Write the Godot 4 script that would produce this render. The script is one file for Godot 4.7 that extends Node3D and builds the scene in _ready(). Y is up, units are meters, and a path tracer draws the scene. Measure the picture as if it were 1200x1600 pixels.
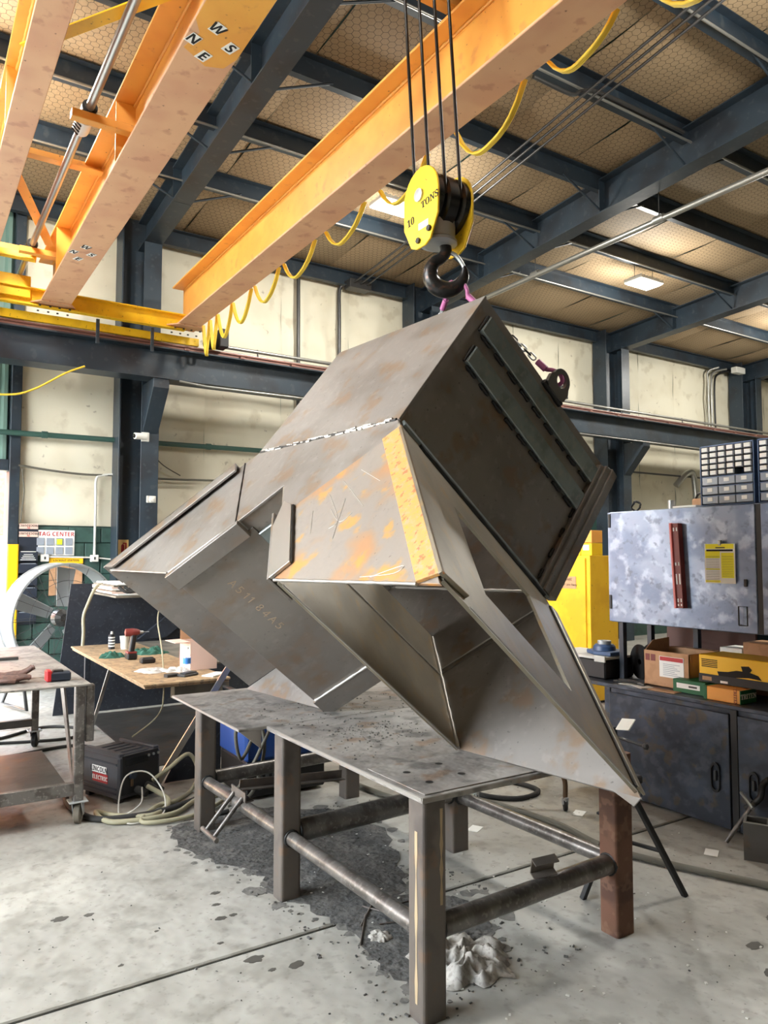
extends Node3D

const S := 1.0398
const WALLZ := -10.4
var used := {}
var M := {}
var rng := RandomNumberGenerator.new()
var cache := {}

func _ready():
	rng.seed = 7
	# ---------------------------------------------------------------- camera, sky, sun, exposure
	var cam := Camera3D.new()
	cam.name = "camera"
	cam.fov = 68.82
	cam.near = 0.05
	cam.far = 200.0
	add_child(cam)
	cam.position = Vector3(0, 1.65, 0)
	cam.rotation = Vector3(deg_to_rad(3.4), deg_to_rad(-32.83), 0)
	cam.current = true
	var env := Environment.new()
	env.background_mode = Environment.BG_SKY
	env.tonemap_mode = Environment.TONE_MAPPER_LINEAR
	env.tonemap_exposure = 1.05
	env.sdfgi_enabled = true
	env.ssao_enabled = true
	env.ssil_enabled = true
	var sky := Sky.new()
	var sm := ProceduralSkyMaterial.new()
	sm.sky_top_color = Color(0.72, 0.76, 0.8)
	sm.sky_horizon_color = Color(0.93, 0.92, 0.9)
	sm.ground_bottom_color = Color(0.3, 0.29, 0.27)
	sm.ground_horizon_color = Color(0.7, 0.7, 0.68)
	sm.sky_energy_multiplier = 4.7
	sm.ground_energy_multiplier = 1.0
	sky.sky_material = sm
	env.sky = sky
	var we := WorldEnvironment.new()
	we.name = "environment"
	we.environment = env
	add_child(we)
	var sun := DirectionalLight3D.new()
	sun.name = "sun"
	sun.light_energy = 5.0
	sun.light_color = Color(1.0, 0.96, 0.9)
	sun.light_angular_distance = 0.53
	sun.shadow_enabled = true
	add_child(sun)
	sun.look_at_from_position(Vector3(9, 18, 14), Vector3(0, 0, 0))
	make_materials()
	# ---------------------------------------------------------------- large structure
	build_floor()
	build_walls()
	build_roof()
	build_frame()
	build_lamps()
	build_outside()
	# ---------------------------------------------------------------- crane and load
	build_crane()
	build_hook()
	build_chute()
	# ---------------------------------------------------------------- furniture and machines
	build_welding_table()
	build_rolling_table()
	build_welder()
	build_shelving()
	build_fan()
	build_bench()
	build_wall_things()
	build_floor_things()

# =================================================================== helpers
func numbered(n: String) -> String:
	if not used.has(n):
		used[n] = 0
		return n
	used[n] += 1
	return "%s_%03d" % [n, used[n]]

func tag(o: Node, label: String, category: String, group := "", kind := ""):
	if label: o.set_meta("label", label)
	if category: o.set_meta("category", category)
	if group: o.set_meta("group", group)
	if kind: o.set_meta("kind", kind)

func thing(called: String, label: String, category: String, at := Vector3.ZERO, group := "", turn := 0.0) -> Node3D:
	var o := Node3D.new()
	o.name = numbered(called)
	add_child(o)
	o.position = at
	o.rotation.y = turn
	tag(o, label, category, group)
	return o

func setting(called: String, at := Vector3.ZERO) -> Node3D:
	var o := Node3D.new()
	o.name = numbered(called)
	add_child(o)
	o.position = at
	o.set_meta("kind", "structure")
	return o

func stool() -> SurfaceTool:
	var st := SurfaceTool.new()
	st.begin(Mesh.PRIMITIVE_TRIANGLES)
	return st

# commits the collected triangles as one mesh whose origin is the middle of its underside
func commit(st: SurfaceTool) -> Array:
	var a := st.commit_to_arrays()
	var v: PackedVector3Array = a[Mesh.ARRAY_VERTEX]
	var lo := v[0]
	var hi := v[0]
	for p in v:
		lo = lo.min(p)
		hi = hi.max(p)
	var at := Vector3((lo.x + hi.x) / 2, lo.y, (lo.z + hi.z) / 2)
	for i in v.size():
		v[i] -= at
	a[Mesh.ARRAY_VERTEX] = v
	var m := ArrayMesh.new()
	m.add_surface_from_arrays(Mesh.PRIMITIVE_TRIANGLES, a)
	return [m, at]

# a part: world = true when the shape was collected in world coordinates (parent not turned)
func part(parent: Node3D, called: String, st: SurfaceTool, m: Material, world := true, label := "") -> MeshInstance3D:
	var c := commit(st)
	var o := MeshInstance3D.new()
	o.name = called
	o.mesh = c[0]
	o.material_override = m
	parent.add_child(o, true)
	var at: Vector3 = c[1]
	if world:
		at -= origin_of(parent)
	o.position = at
	if label: o.set_meta("label", label)
	return o

func origin_of(n: Node3D) -> Vector3:
	var at := Vector3.ZERO
	var k: Node = n
	while k != null and k != self and k is Node3D:
		at += k.position
		k = k.get_parent()
	return at

func single(called: String, st: SurfaceTool, m: Material, label: String, category: String, group := "") -> MeshInstance3D:
	var c := commit(st)
	var o := MeshInstance3D.new()
	o.name = numbered(called)
	o.mesh = c[0]
	o.material_override = m
	add_child(o)
	o.position = c[1]
	tag(o, label, category, group)
	return o

func piece(parent: Node3D, called: String, mesh: Mesh, m: Material, at: Vector3) -> MeshInstance3D:
	var o := MeshInstance3D.new()
	o.name = called
	o.mesh = mesh
	o.material_override = m
	parent.add_child(o, true)
	o.position = at
	return o

func tri(st: SurfaceTool, a: Vector3, b: Vector3, c: Vector3, n: Vector3):
	# winds clockwise as seen from the side n points to
	if (b - a).cross(c - a).dot(n) > 0:
		var t := b
		b = c
		c = t
	st.set_normal(n); st.add_vertex(a)
	st.set_normal(n); st.add_vertex(b)
	st.set_normal(n); st.add_vertex(c)

func tri3(st: SurfaceTool, a: Vector3, b: Vector3, c: Vector3, na: Vector3, nb: Vector3, nc: Vector3):
	if (b - a).cross(c - a).dot(na + nb + nc) > 0:
		var t := b
		b = c
		c = t
		t = nb
		nb = nc
		nc = t
	st.set_normal(na); st.add_vertex(a)
	st.set_normal(nb); st.add_vertex(b)
	st.set_normal(nc); st.add_vertex(c)

func quad(st: SurfaceTool, a: Vector3, b: Vector3, c: Vector3, d: Vector3, n: Vector3):
	tri(st, a, b, c, n)
	tri(st, a, c, d, n)

# a box with bevelled edges
func bbox(st: SurfaceTool, c: Vector3, size: Vector3, bev := 0.004, bs := Basis.IDENTITY):
	var h := size / 2
	bev = minf(bev, minf(h.x, minf(h.y, h.z)) * 0.45)
	var X := func(v: Vector3) -> Vector3: return c + bs * v
	if bev <= 0.0:
		bev = 0.00001
	for ax in 3:
		var u := (ax + 1) % 3
		var w := (ax + 2) % 3
		for s in [-1.0, 1.0]:
			var n := Vector3.ZERO
			n[ax] = s
			var q := []
			for k in [[-1, -1], [1, -1], [1, 1], [-1, 1]]:
				var p := Vector3.ZERO
				p[ax] = s * h[ax]
				p[u] = k[0] * (h[u] - bev)
				p[w] = k[1] * (h[w] - bev)
				q.append(X.call(p))
			quad(st, q[0], q[1], q[2], q[3], (bs * n).normalized())
	if bev < 0.0002:
		return
	for ax in 3:
		var u := (ax + 1) % 3
		var w := (ax + 2) % 3
		for su in [-1.0, 1.0]:
			for sw in [-1.0, 1.0]:
				var n := Vector3.ZERO
				n[u] = su
				n[w] = sw
				var q := []
				for k in [[-1, 0], [1, 0], [1, 1], [-1, 1]]:
					var p := Vector3.ZERO
					p[ax] = k[0] * (h[ax] - bev)
					p[u] = su * (h[u] - (bev if k[1] == 0 else 0.0))
					p[w] = sw * (h[w] - (0.0 if k[1] == 0 else bev))
					q.append(X.call(p))
				quad(st, q[0], q[1], q[2], q[3], (bs * n).normalized())
	for sx in [-1.0, 1.0]:
		for sy in [-1.0, 1.0]:
			for sz in [-1.0, 1.0]:
				var k := Vector3(sx, sy, sz)
				tri(st, X.call(k * Vector3(h.x, h.y - bev, h.z - bev)), X.call(k * Vector3(h.x - bev, h.y, h.z - bev)), X.call(k * Vector3(h.x - bev, h.y - bev, h.z)), (bs * k).normalized())

func span(st: SurfaceTool, a: Vector3, b: Vector3, bev := 0.004):
	bbox(st, (a + b) / 2, (b - a).abs(), bev)

# a flat polygon given in space, pushed along off; edges chamfered by bev
func slab(st: SurfaceTool, pts: Array, off: Vector3, bev := 0.0):
	var n := off.normalized()
	var a: Vector3 = (pts[1] - pts[0]).normalized()
	a = (a - n * a.dot(n)).normalized()
	var b := n.cross(a)
	var o: Vector3 = pts[0]
	var p2 := PackedVector2Array()
	for p in pts:
		p2.append(Vector2((p - o).dot(a), (p - o).dot(b)))
	var area := 0.0
	for i in p2.size():
		area += p2[i].cross(p2[(i + 1) % p2.size()])
	if area < 0:
		p2.reverse()
	var m := p2.size()
	var base := Vector3.ZERO
	var ins := PackedVector2Array()
	for i in m:
		var d0 := (p2[i] - p2[(i + m - 1) % m]).normalized()
		var d1 := (p2[(i + 1) % m] - p2[i]).normalized()
		var n0 := Vector2(-d0.y, d0.x)
		var n1 := Vector2(-d1.y, d1.x)
		var bi := (n0 + n1)
		if bi.length() < 0.01: bi = n0
		bi = bi.normalized()
		ins.append(p2[i] + bi * bev / maxf(0.3, bi.dot(n0)))
	var at := func(q: Vector2, h: float) -> Vector3: return o + base + a * q.x + b * q.y + n * h
	var L := off.length()
	var cap := ins if bev > 0 else p2
	var idx := Geometry2D.triangulate_polygon(cap)
	for i in range(0, idx.size(), 3):
		tri(st, at.call(cap[idx[i]], L), at.call(cap[idx[i + 1]], L), at.call(cap[idx[i + 2]], L), n)
		tri(st, at.call(cap[idx[i]], 0.0), at.call(cap[idx[i + 1]], 0.0), at.call(cap[idx[i + 2]], 0.0), -n)
	for i in m:
		var j := (i + 1) % m
		var d := (p2[j] - p2[i]).normalized()
		var sn := (a * d.y - b * d.x).normalized()
		var c := minf(bev, L * 0.45)
		quad(st, at.call(p2[i], c), at.call(p2[j], c), at.call(p2[j], L - c), at.call(p2[i], L - c), sn)
		if bev > 0:
			quad(st, at.call(p2[i], L - c), at.call(p2[j], L - c), at.call(ins[j], L), at.call(ins[i], L), (sn + n).normalized())
			quad(st, at.call(p2[i], c), at.call(p2[j], c), at.call(ins[j], 0.0), at.call(ins[i], 0.0), (sn - n).normalized())

# a profile (x right, y up) swept straight from p0 to p1
func extr(st: SurfaceTool, prof: Array, p0: Vector3, p1: Vector3, up := Vector3.UP, bev := 0.0):
	var d := (p1 - p0).normalized()
	var r := d.cross(up).normalized()
	var u := r.cross(d)
	var pts := []
	for q in prof:
		pts.append(p0 + r * q.x + u * q.y)
	slab(st, pts, p1 - p0, bev)

func prof_i(d: float, w: float, tf: float, tw: float) -> Array:   # top at y = 0
	var V := []
	for q in [[-w, 0], [w, 0], [w, -tf], [tw, -tf], [tw, -d + tf], [w, -d + tf], [w, -d], [-w, -d], [-w, -d + tf], [-tw, -d + tf], [-tw, -tf], [-w, -tf]]:
		var x: float = q[0]
		if absf(absf(x) - w) < 1e-6: x = signf(x) * w / 2
		else: x = signf(x) * tw / 2
		V.append(Vector2(x, q[1]))
	return V

func prof_c(d: float, w: float, t: float) -> Array:   # channel, web at x = 0, flanges to +x, top at y = 0
	return [Vector2(0, 0), Vector2(w, 0), Vector2(w, -t), Vector2(t, -t), Vector2(t, -d + t), Vector2(w, -d + t), Vector2(w, -d), Vector2(0, -d)]

func prof_z(d: float, w: float, t: float) -> Array:
	return [Vector2(-t, 0), Vector2(w, 0), Vector2(w, -t), Vector2(0, -t), Vector2(0, -d), Vector2(-w, -d), Vector2(-w, -d + t), Vector2(-t, -d + t)]

func prof_l(a: float, b: float, t: float) -> Array:
	return [Vector2(0, 0), Vector2(a, 0), Vector2(a, t), Vector2(t, t), Vector2(t, b), Vector2(0, b)]

func prof_rect(w: float, h: float) -> Array:
	return [Vector2(-w / 2, -h / 2), Vector2(w / 2, -h / 2), Vector2(w / 2, h / 2), Vector2(-w / 2, h / 2)]

func prof_rround(w: float, h: float, r: float) -> Array:
	var V := []
	for k in 4:
		var c := Vector2((w / 2 - r) * (1 if k in [0, 3] else -1), (h / 2 - r) * (1 if k in [0, 1] else -1))
		for j in 4:
			var t := PI / 2 * (k + j / 3.0)
			V.append(c + Vector2(cos(t), sin(t)) * r)
	return V

func smooth_path(p: Array, n := 6, closed := false) -> Array:
	var out := []
	var m := p.size()
	for i in (m if closed else m - 1):
		var p0: Vector3 = p[(i - 1 + m) % m] if (closed or i > 0) else p[0]
		var p1: Vector3 = p[i]
		var p2: Vector3 = p[(i + 1) % m]
		var p3: Vector3 = p[(i + 2) % m] if (closed or i + 2 < m) else p[m - 1]
		for k in n:
			var t := float(k) / n
			out.append(0.5 * ((2 * p1) + (p2 - p0) * t + (2 * p0 - 5 * p1 + 4 * p2 - p3) * t * t + (3 * p1 - p0 - 3 * p2 + p3) * t * t * t))
	if not closed:
		out.append(p[m - 1])
	return out

# round tube along a path; rad may be one radius or one for each point
func tube(st: SurfaceTool, p: Array, rad, seg := 8, closed := false, caps := true):
	var m := p.size()
	var rings := []
	var norms := []
	var ref := Vector3.UP
	var d0: Vector3 = (p[1] - p[0]).normalized()
	if absf(d0.dot(ref)) > 0.9: ref = Vector3.RIGHT
	var r := d0.cross(ref).normalized()
	for i in m:
		var d: Vector3
		if closed: d = (p[(i + 1) % m] - p[(i - 1 + m) % m]).normalized()
		elif i == 0: d = (p[1] - p[0]).normalized()
		elif i == m - 1: d = (p[i] - p[i - 1]).normalized()
		else: d = (p[i + 1] - p[i - 1]).normalized()
		r = (r - d * r.dot(d)).normalized()
		var u := d.cross(r)
		var ring := []
		var nr := []
		var rr: float = rad[i] if rad is Array else rad
		for k in seg:
			var t := TAU * k / seg
			var n := r * cos(t) + u * sin(t)
			ring.append(p[i] + n * rr)
			nr.append(n)
		rings.append(ring)
		norms.append(nr)
	for i in (m if closed else m - 1):
		var j := (i + 1) % m
		for k in seg:
			var l := (k + 1) % seg
			tri3(st, rings[i][k], rings[i][l], rings[j][l], norms[i][k], norms[i][l], norms[j][l])
			tri3(st, rings[i][k], rings[j][l], rings[j][k], norms[i][k], norms[j][l], norms[j][k])
	if caps and not closed:
		for e in [0, m - 1]:
			var d: Vector3 = (p[0] - p[1]).normalized() if e == 0 else (p[m - 1] - p[m - 2]).normalized()
			for k in seg:
				tri(st, p[e], rings[e][k], rings[e][(k + 1) % seg], d)

# turned shape: prof of (radius, height), about axis through c
func lathe(st: SurfaceTool, prof: Array, c: Vector3, axis := Vector3.UP, seg := 24):
	var u := axis.normalized()
	var r := u.cross(Vector3.RIGHT if absf(u.x) < 0.8 else Vector3.UP).normalized()
	var f := u.cross(r)
	for i in prof.size() - 1:
		var a: Vector2 = prof[i]
		var b: Vector2 = prof[i + 1]
		var d := (b - a)
		if d.length() < 1e-7: continue
		var nn := Vector2(d.y, -d.x).normalized()
		for k in seg:
			var t0 := TAU * k / seg
			var t1 := TAU * (k + 1) / seg
			var e0 := r * cos(t0) + f * sin(t0)
			var e1 := r * cos(t1) + f * sin(t1)
			var n0 := e0 * nn.x + u * nn.y
			var n1 := e1 * nn.x + u * nn.y
			var p00 := c + e0 * a.x + u * a.y
			var p01 := c + e1 * a.x + u * a.y
			var p10 := c + e0 * b.x + u * b.y
			var p11 := c + e1 * b.x + u * b.y
			if a.x > 1e-6: tri3(st, p00, p01, p11, n0, n1, n1)
			if b.x > 1e-6: tri3(st, p00, p11, p10, n0, n1, n0)

# a flat ring between an inner and an outer outline with as many points, pushed along off
func ring_plate(st: SurfaceTool, inner: Array, outer: Array, off: Vector3):
	var m := inner.size()
	var n := off.normalized()
	var mid := Vector3.ZERO
	for p in inner: mid += p / m
	for i in m:
		var j := (i + 1) % m
		quad(st, inner[i] + off, outer[i] + off, outer[j] + off, inner[j] + off, n)
		quad(st, inner[i], outer[i], outer[j], inner[j], -n)
		var e: Vector3 = (outer[j] - outer[i]).cross(n).normalized()
		if e.dot(outer[i] - mid) < 0: e = -e
		quad(st, outer[i], outer[j], outer[j] + off, outer[i] + off, e)
		var g: Vector3 = (inner[j] - inner[i]).cross(n).normalized()
		if g.dot(inner[i] - mid) > 0: g = -g
		quad(st, inner[i], inner[j], inner[j] + off, inner[i] + off, g)

# lumpy weld bead
func bead(st: SurfaceTool, a: Vector3, b: Vector3, r: float, seed_ := 1):
	var n := maxi(4, int((b - a).length() / 0.035))
	var p := []
	var rr := []
	for i in n + 1:
		p.append(a.lerp(b, float(i) / n))
		rr.append(r * (0.75 + 0.5 * fposmod(sin(i * 12.9898 + seed_ * 3.7) * 43758.5, 1.0)))
	tube(st, p, rr, 6)

func text(parent: Node3D, called: String, words: String, size: float, m: Material, at: Vector3, bs: Basis, bold := false, serif := false, depth := 0.0015):
	var t := TextMesh.new()
	t.text = words
	var f := SystemFont.new()
	f.font_names = PackedStringArray(["Droid Serif" if serif else "Droid Sans"])
	if bold: f.font_weight = 700
	t.font = f
	t.font_size = 48
	t.pixel_size = size / 36.0
	t.depth = depth / 1.0
	t.horizontal_alignment = HORIZONTAL_ALIGNMENT_CENTER
	t.vertical_alignment = VERTICAL_ALIGNMENT_CENTER
	var o := MeshInstance3D.new()
	o.name = called
	o.mesh = t
	o.material_override = m
	parent.add_child(o, true)
	o.transform = Transform3D(bs, at)
	return o

# =================================================================== materials
func noise_bytes(seed_: int, freq: float, oct: int, size: int, type := FastNoiseLite.TYPE_SIMPLEX_SMOOTH) -> PackedByteArray:
	var f := FastNoiseLite.new()
	f.noise_type = type
	f.seed = seed_
	f.frequency = freq
	f.fractal_octaves = oct
	var img := f.get_seamless_image(size, size)
	img.convert(Image.FORMAT_L8)
	return img.get_data()

# layers: [frequency, octaves, threshold, softness, colour, amount]
func layered(seed_: int, base: Color, layers: Array, size := 512) -> ImageTexture:
	var n := size * size
	var out := PackedByteArray()
	out.resize(n * 3)
	var r := PackedFloat32Array()
	var g := PackedFloat32Array()
	var b := PackedFloat32Array()
	r.resize(n); g.resize(n); b.resize(n)
	r.fill(base.r); g.fill(base.g); b.fill(base.b)
	var k := 0
	for L in layers:
		k += 1
		var by := noise_bytes(seed_ * 31 + k, L[0], L[1], size)
		var lut := PackedFloat32Array()
		lut.resize(256)
		for i in 256:
			lut[i] = smoothstep(L[2] - L[3], L[2] + L[3], i / 255.0) * L[5]
		var c: Color = L[4]
		var cr := c.r
		var cg := c.g
		var cb := c.b
		for i in n:
			var a := lut[by[i]]
			if a > 0.0:
				r[i] += (cr - r[i]) * a
				g[i] += (cg - g[i]) * a
				b[i] += (cb - b[i]) * a
	for i in n:
		out[i * 3] = int(clampf(r[i], 0, 1) * 255)
		out[i * 3 + 1] = int(clampf(g[i], 0, 1) * 255)
		out[i * 3 + 2] = int(clampf(b[i], 0, 1) * 255)
	return ImageTexture.create_from_image(Image.create_from_data(size, size, false, Image.FORMAT_RGB8, out))

func normal_tex(seed_: int, freq: float, oct: int, strength: float, size := 256) -> ImageTexture:
	var f := FastNoiseLite.new()
	f.seed = seed_
	f.frequency = freq
	f.fractal_octaves = oct
	var img := f.get_seamless_image(size, size)
	img.convert(Image.FORMAT_RGBA8)
	img.bump_map_to_normal_map(strength)
	return ImageTexture.create_from_image(img)

func plain(c: Color, rough := 0.6, metal := 0.0) -> StandardMaterial3D:
	var m := StandardMaterial3D.new()
	m.albedo_color = c
	m.roughness = rough
	m.metallic = metal
	return m

func grainy(t: Texture2D, scale: float, rough := 0.6, metal := 0.0, world := false, tint := Color.WHITE) -> StandardMaterial3D:
	var m := StandardMaterial3D.new()
	m.albedo_texture = t
	m.albedo_color = tint
	m.roughness = rough
	m.metallic = metal
	m.uv1_triplanar = true
	m.uv1_world_triplanar = world
	m.uv1_scale = Vector3.ONE * scale
	return m

func bumpy(m: StandardMaterial3D, t: Texture2D, k: float) -> StandardMaterial3D:
	m.normal_enabled = true
	m.normal_texture = t
	m.normal_scale = k
	return m

func hex_tex() -> ImageTexture:
	# wire netting over vinyl facing: 4 by 2 cells of a hexagonal net
	var w := 256
	var h := 222
	var img := Image.create(w, h, false, Image.FORMAT_RGB8)
	var cw := w / 4.0
	var ch := h / 2.0
	var pts := []
	for j in range(-1, 6):
		for i in range(-1, 6):
			pts.append(Vector2((i + (0.5 if j % 2 != 0 else 0.0)) * cw, j * ch / 2.0))
	var f := FastNoiseLite.new()
	f.seed = 5
	f.frequency = 0.05
	for y in h:
		for x in w:
			var d1 := 1e9
			var d2 := 1e9
			for p in pts:
				var d: float = Vector2(x, y).distance_to(p)
				if d < d1:
					d2 = d1
					d1 = d
				elif d < d2:
					d2 = d
			var k := smoothstep(1.0, 6.0, d2 - d1)
			var v := lerpf(0.42, 1.0, k) * (1.0 - 0.06 * f.get_noise_2d(x, y))
			img.set_pixel(x, y, Color(v, v * 0.995, v * 0.98).clamp())
	return ImageTexture.create_from_image(img)

func make_materials():
	var n1 := normal_tex(11, 0.02, 4, 4.0)
	var n2 := normal_tex(12, 0.06, 3, 3.0)
	# concrete
	var t := layered(1, Color(0.63, 0.62, 0.59), [[0.004, 4, 0.55, 0.3, Color(0.58, 0.57, 0.54), 0.8], [0.01, 5, 0.66, 0.16, Color(0.5, 0.49, 0.46), 0.6], [0.025, 5, 0.72, 0.14, Color(0.46, 0.45, 0.42), 0.45], [0.05, 4, 0.8, 0.1, Color(0.45, 0.44, 0.41), 0.45], [0.12, 2, 0.88, 0.04, Color(0.33, 0.32, 0.3), 0.55]], 1024)
	M.concrete = bumpy(grainy(t, 0.3, 0.6, 0.0, true), n2, 0.25)
	M.soot = bumpy(grainy(layered(2, Color(0.29, 0.285, 0.275), [[0.02, 5, 0.6, 0.2, Color(0.4, 0.39, 0.375), 0.7], [0.08, 4, 0.7, 0.12, Color(0.18, 0.18, 0.18), 0.7]], 256), 1.3, 0.95, 0.0, true), n2, 0.8)
	M.oil = plain(Color(0.3, 0.29, 0.27), 0.55)
	M.joint = plain(Color(0.12, 0.115, 0.11), 0.95)
	# mill-scale steel of the chute
	var sc := [[0.006, 4, 0.6, 0.25, Color(0.43, 0.41, 0.39), 0.8], [0.012, 5, 0.72, 0.14, Color(0.5, 0.38, 0.27), 0.5], [0.03, 5, 0.74, 0.12, Color(0.58, 0.56, 0.54), 0.35], [0.1, 2, 0.9, 0.04, Color(0.24, 0.23, 0.22), 0.5]]
	var st1 := layered(3, Color(0.505, 0.485, 0.465), sc)
	M.steel = bumpy(grainy(st1, 0.7, 0.42, 0.35), n1, 0.12)
	var st2 := layered(4, Color(0.33, 0.32, 0.31), [[0.006, 4, 0.55, 0.25, Color(0.27, 0.265, 0.255), 0.8], [0.01, 5, 0.74, 0.14, Color(0.41, 0.3, 0.2), 0.6], [0.05, 4, 0.82, 0.08, Color(0.26, 0.25, 0.24), 0.5]])
	M.steel_dark = bumpy(grainy(st2, 0.8, 0.42, 0.35), n1, 0.12)
	M.steel_rust = bumpy(grainy(layered(5, Color(0.53, 0.5, 0.47), [[0.005, 4, 0.55, 0.18, Color(0.63, 0.46, 0.31), 0.85], [0.012, 5, 0.7, 0.12, Color(0.76, 0.53, 0.24), 0.75], [0.03, 5, 0.74, 0.1, Color(0.5, 0.475, 0.45), 0.6], [0.1, 2, 0.9, 0.04, Color(0.35, 0.3, 0.26), 0.5]]), 0.9, 0.5, 0.25), n1, 0.15)
	M.steel_orange = grainy(layered(6, Color(0.74, 0.56, 0.33), [[0.02, 5, 0.58, 0.15, Color(0.66, 0.58, 0.5), 0.7], [0.04, 4, 0.66, 0.1, Color(0.82, 0.58, 0.2), 0.8], [0.02, 5, 0.72, 0.08, Color(0.58, 0.34, 0.24), 0.7], [0.14, 2, 0.88, 0.04, Color(0.45, 0.36, 0.28), 0.5]]), 2.2, 0.55, 0.15)
	M.steel_tan = bumpy(grainy(layered(7, Color(0.61, 0.58, 0.52), [[0.006, 4, 0.55, 0.25, Color(0.51, 0.49, 0.44), 0.8], [0.015, 5, 0.74, 0.12, Color(0.68, 0.56, 0.38), 0.6], [0.1, 2, 0.9, 0.04, Color(0.33, 0.32, 0.3), 0.5]]), 0.9, 0.4, 0.35), n1, 0.1)
	M.steel_blue = bumpy(grainy(layered(8, Color(0.5, 0.54, 0.54), [[0.012, 4, 0.55, 0.2, Color(0.41, 0.44, 0.44), 0.8], [0.05, 3, 0.7, 0.06, Color(0.55, 0.56, 0.54), 0.6]], 256), 1.5, 0.35, 0.6), n1, 0.1)
	M.steel_edge = plain(Color(0.68, 0.67, 0.65), 0.35, 0.8)
	M.weld = plain(Color(0.2, 0.2, 0.2), 0.45, 0.7)
	M.weld_bright = bumpy(plain(Color(0.74, 0.73, 0.71), 0.45, 0.6), n2, 1.0)
	M.chalk = plain(Color(0.61, 0.54, 0.46), 0.9)
	M.steel_brown = bumpy(grainy(layered(41, Color(0.41, 0.375, 0.36), [[0.006, 4, 0.55, 0.25, Color(0.34, 0.31, 0.3), 0.8], [0.012, 5, 0.74, 0.14, Color(0.5, 0.38, 0.31), 0.5], [0.05, 4, 0.84, 0.06, Color(0.6, 0.57, 0.55), 0.4]], 384), 1.0, 0.45, 0.3), n1, 0.12)
	M.lug = bumpy(plain(Color(0.42, 0.41, 0.4), 0.4, 0.6), n2, 0.5)
	M.paint_drip = plain(Color(0.64, 0.56, 0.44), 0.7)
	M.dust_light = bumpy(grainy(layered(42, Color(0.42, 0.41, 0.39), [[0.03, 5, 0.6, 0.2, Color(0.34, 0.335, 0.32), 0.8]], 256), 1.3, 0.95, 0.0, true), n2, 0.5)
	# welding table
	M.table_top = bumpy(grainy(layered(9, Color(0.57, 0.555, 0.535), [[0.005, 4, 0.55, 0.25, Color(0.46, 0.445, 0.43), 0.85], [0.012, 5, 0.68, 0.14, Color(0.33, 0.32, 0.31), 0.75], [0.012, 5, 0.76, 0.1, Color(0.46, 0.36, 0.28), 0.6], [0.05, 4, 0.78, 0.08, Color(0.6, 0.59, 0.57), 0.45], [0.15, 2, 0.87, 0.04, Color(0.18, 0.18, 0.18), 0.7]]), 0.75, 0.6, 0.25), n2, 0.3)
	M.leg_steel = bumpy(grainy(layered(10, Color(0.4, 0.37, 0.345), [[0.008, 4, 0.55, 0.2, Color(0.3, 0.275, 0.26), 0.8], [0.02, 5, 0.74, 0.12, Color(0.48, 0.37, 0.29), 0.5]], 384), 1.1, 0.5, 0.3), n1, 0.1)
	M.leg_rust = bumpy(grainy(layered(11, Color(0.42, 0.29, 0.22), [[0.01, 4, 0.55, 0.15, Color(0.3, 0.2, 0.16), 0.8], [0.03, 4, 0.68, 0.08, Color(0.5, 0.38, 0.3), 0.6]], 256), 1.4, 0.6, 0.25), n1, 0.1)
	M.pipe_steel = bumpy(grainy(layered(12, Color(0.46, 0.445, 0.43), [[0.015, 4, 0.55, 0.15, Color(0.33, 0.31, 0.29), 0.8], [0.08, 2, 0.7, 0.06, Color(0.62, 0.6, 0.58), 0.5]], 256), 1.5, 0.35, 0.6), n1, 0.1)
	# painted frame of the building
	M.frame = bumpy(grainy(layered(13, Color(0.155, 0.2, 0.24), [[0.008, 4, 0.6, 0.2, Color(0.13, 0.15, 0.175), 0.8], [0.05, 3, 0.74, 0.05, Color(0.27, 0.29, 0.3), 0.5]], 256), 0.6, 0.42), n1, 0.05)
	M.frame_side = M.frame
	M.green = grainy(layered(14, Color(0.2, 0.31, 0.285), [[0.02, 4, 0.6, 0.15, Color(0.16, 0.255, 0.235), 0.8]], 256), 0.8, 0.5, 0.0, true)
	M.mortar = plain(Color(0.17, 0.26, 0.24), 0.85)
	M.green_pipe = plain(Color(0.2, 0.33, 0.3), 0.45)
	M.siding = plain(Color(0.42, 0.53, 0.49), 0.45)
	# crane yellow
	M.crane = bumpy(grainy(layered(15, Color(0.9, 0.66, 0.3), [[0.006, 4, 0.58, 0.25, Color(0.86, 0.59, 0.26), 0.8], [0.015, 5, 0.78, 0.1, Color(0.74, 0.5, 0.28), 0.5], [0.09, 2, 0.9, 0.03, Color(0.4, 0.28, 0.18), 0.7]]), 0.5, 0.45), n1, 0.06)
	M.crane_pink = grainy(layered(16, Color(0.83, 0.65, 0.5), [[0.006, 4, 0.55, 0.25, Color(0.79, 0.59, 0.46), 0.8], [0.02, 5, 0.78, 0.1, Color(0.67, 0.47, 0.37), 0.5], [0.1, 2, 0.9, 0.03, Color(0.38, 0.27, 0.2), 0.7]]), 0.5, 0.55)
	M.yellow = bumpy(grainy(layered(17, Color(0.93, 0.76, 0.16), [[0.01, 4, 0.6, 0.2, Color(0.86, 0.68, 0.14), 0.7], [0.06, 3, 0.88, 0.04, Color(0.4, 0.32, 0.14), 0.7]], 256), 1.2, 0.4), n1, 0.05)
	M.yellow_cab = grainy(layered(18, Color(0.9, 0.7, 0.13), [[0.01, 4, 0.6, 0.2, Color(0.84, 0.62, 0.1), 0.7], [0.07, 3, 0.9, 0.03, Color(0.5, 0.4, 0.15), 0.6]], 256), 0.8, 0.4)
	M.cable_yellow = plain(Color(0.92, 0.78, 0.25), 0.5)
	# roof and wall facing
	var hx := hex_tex()
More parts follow.
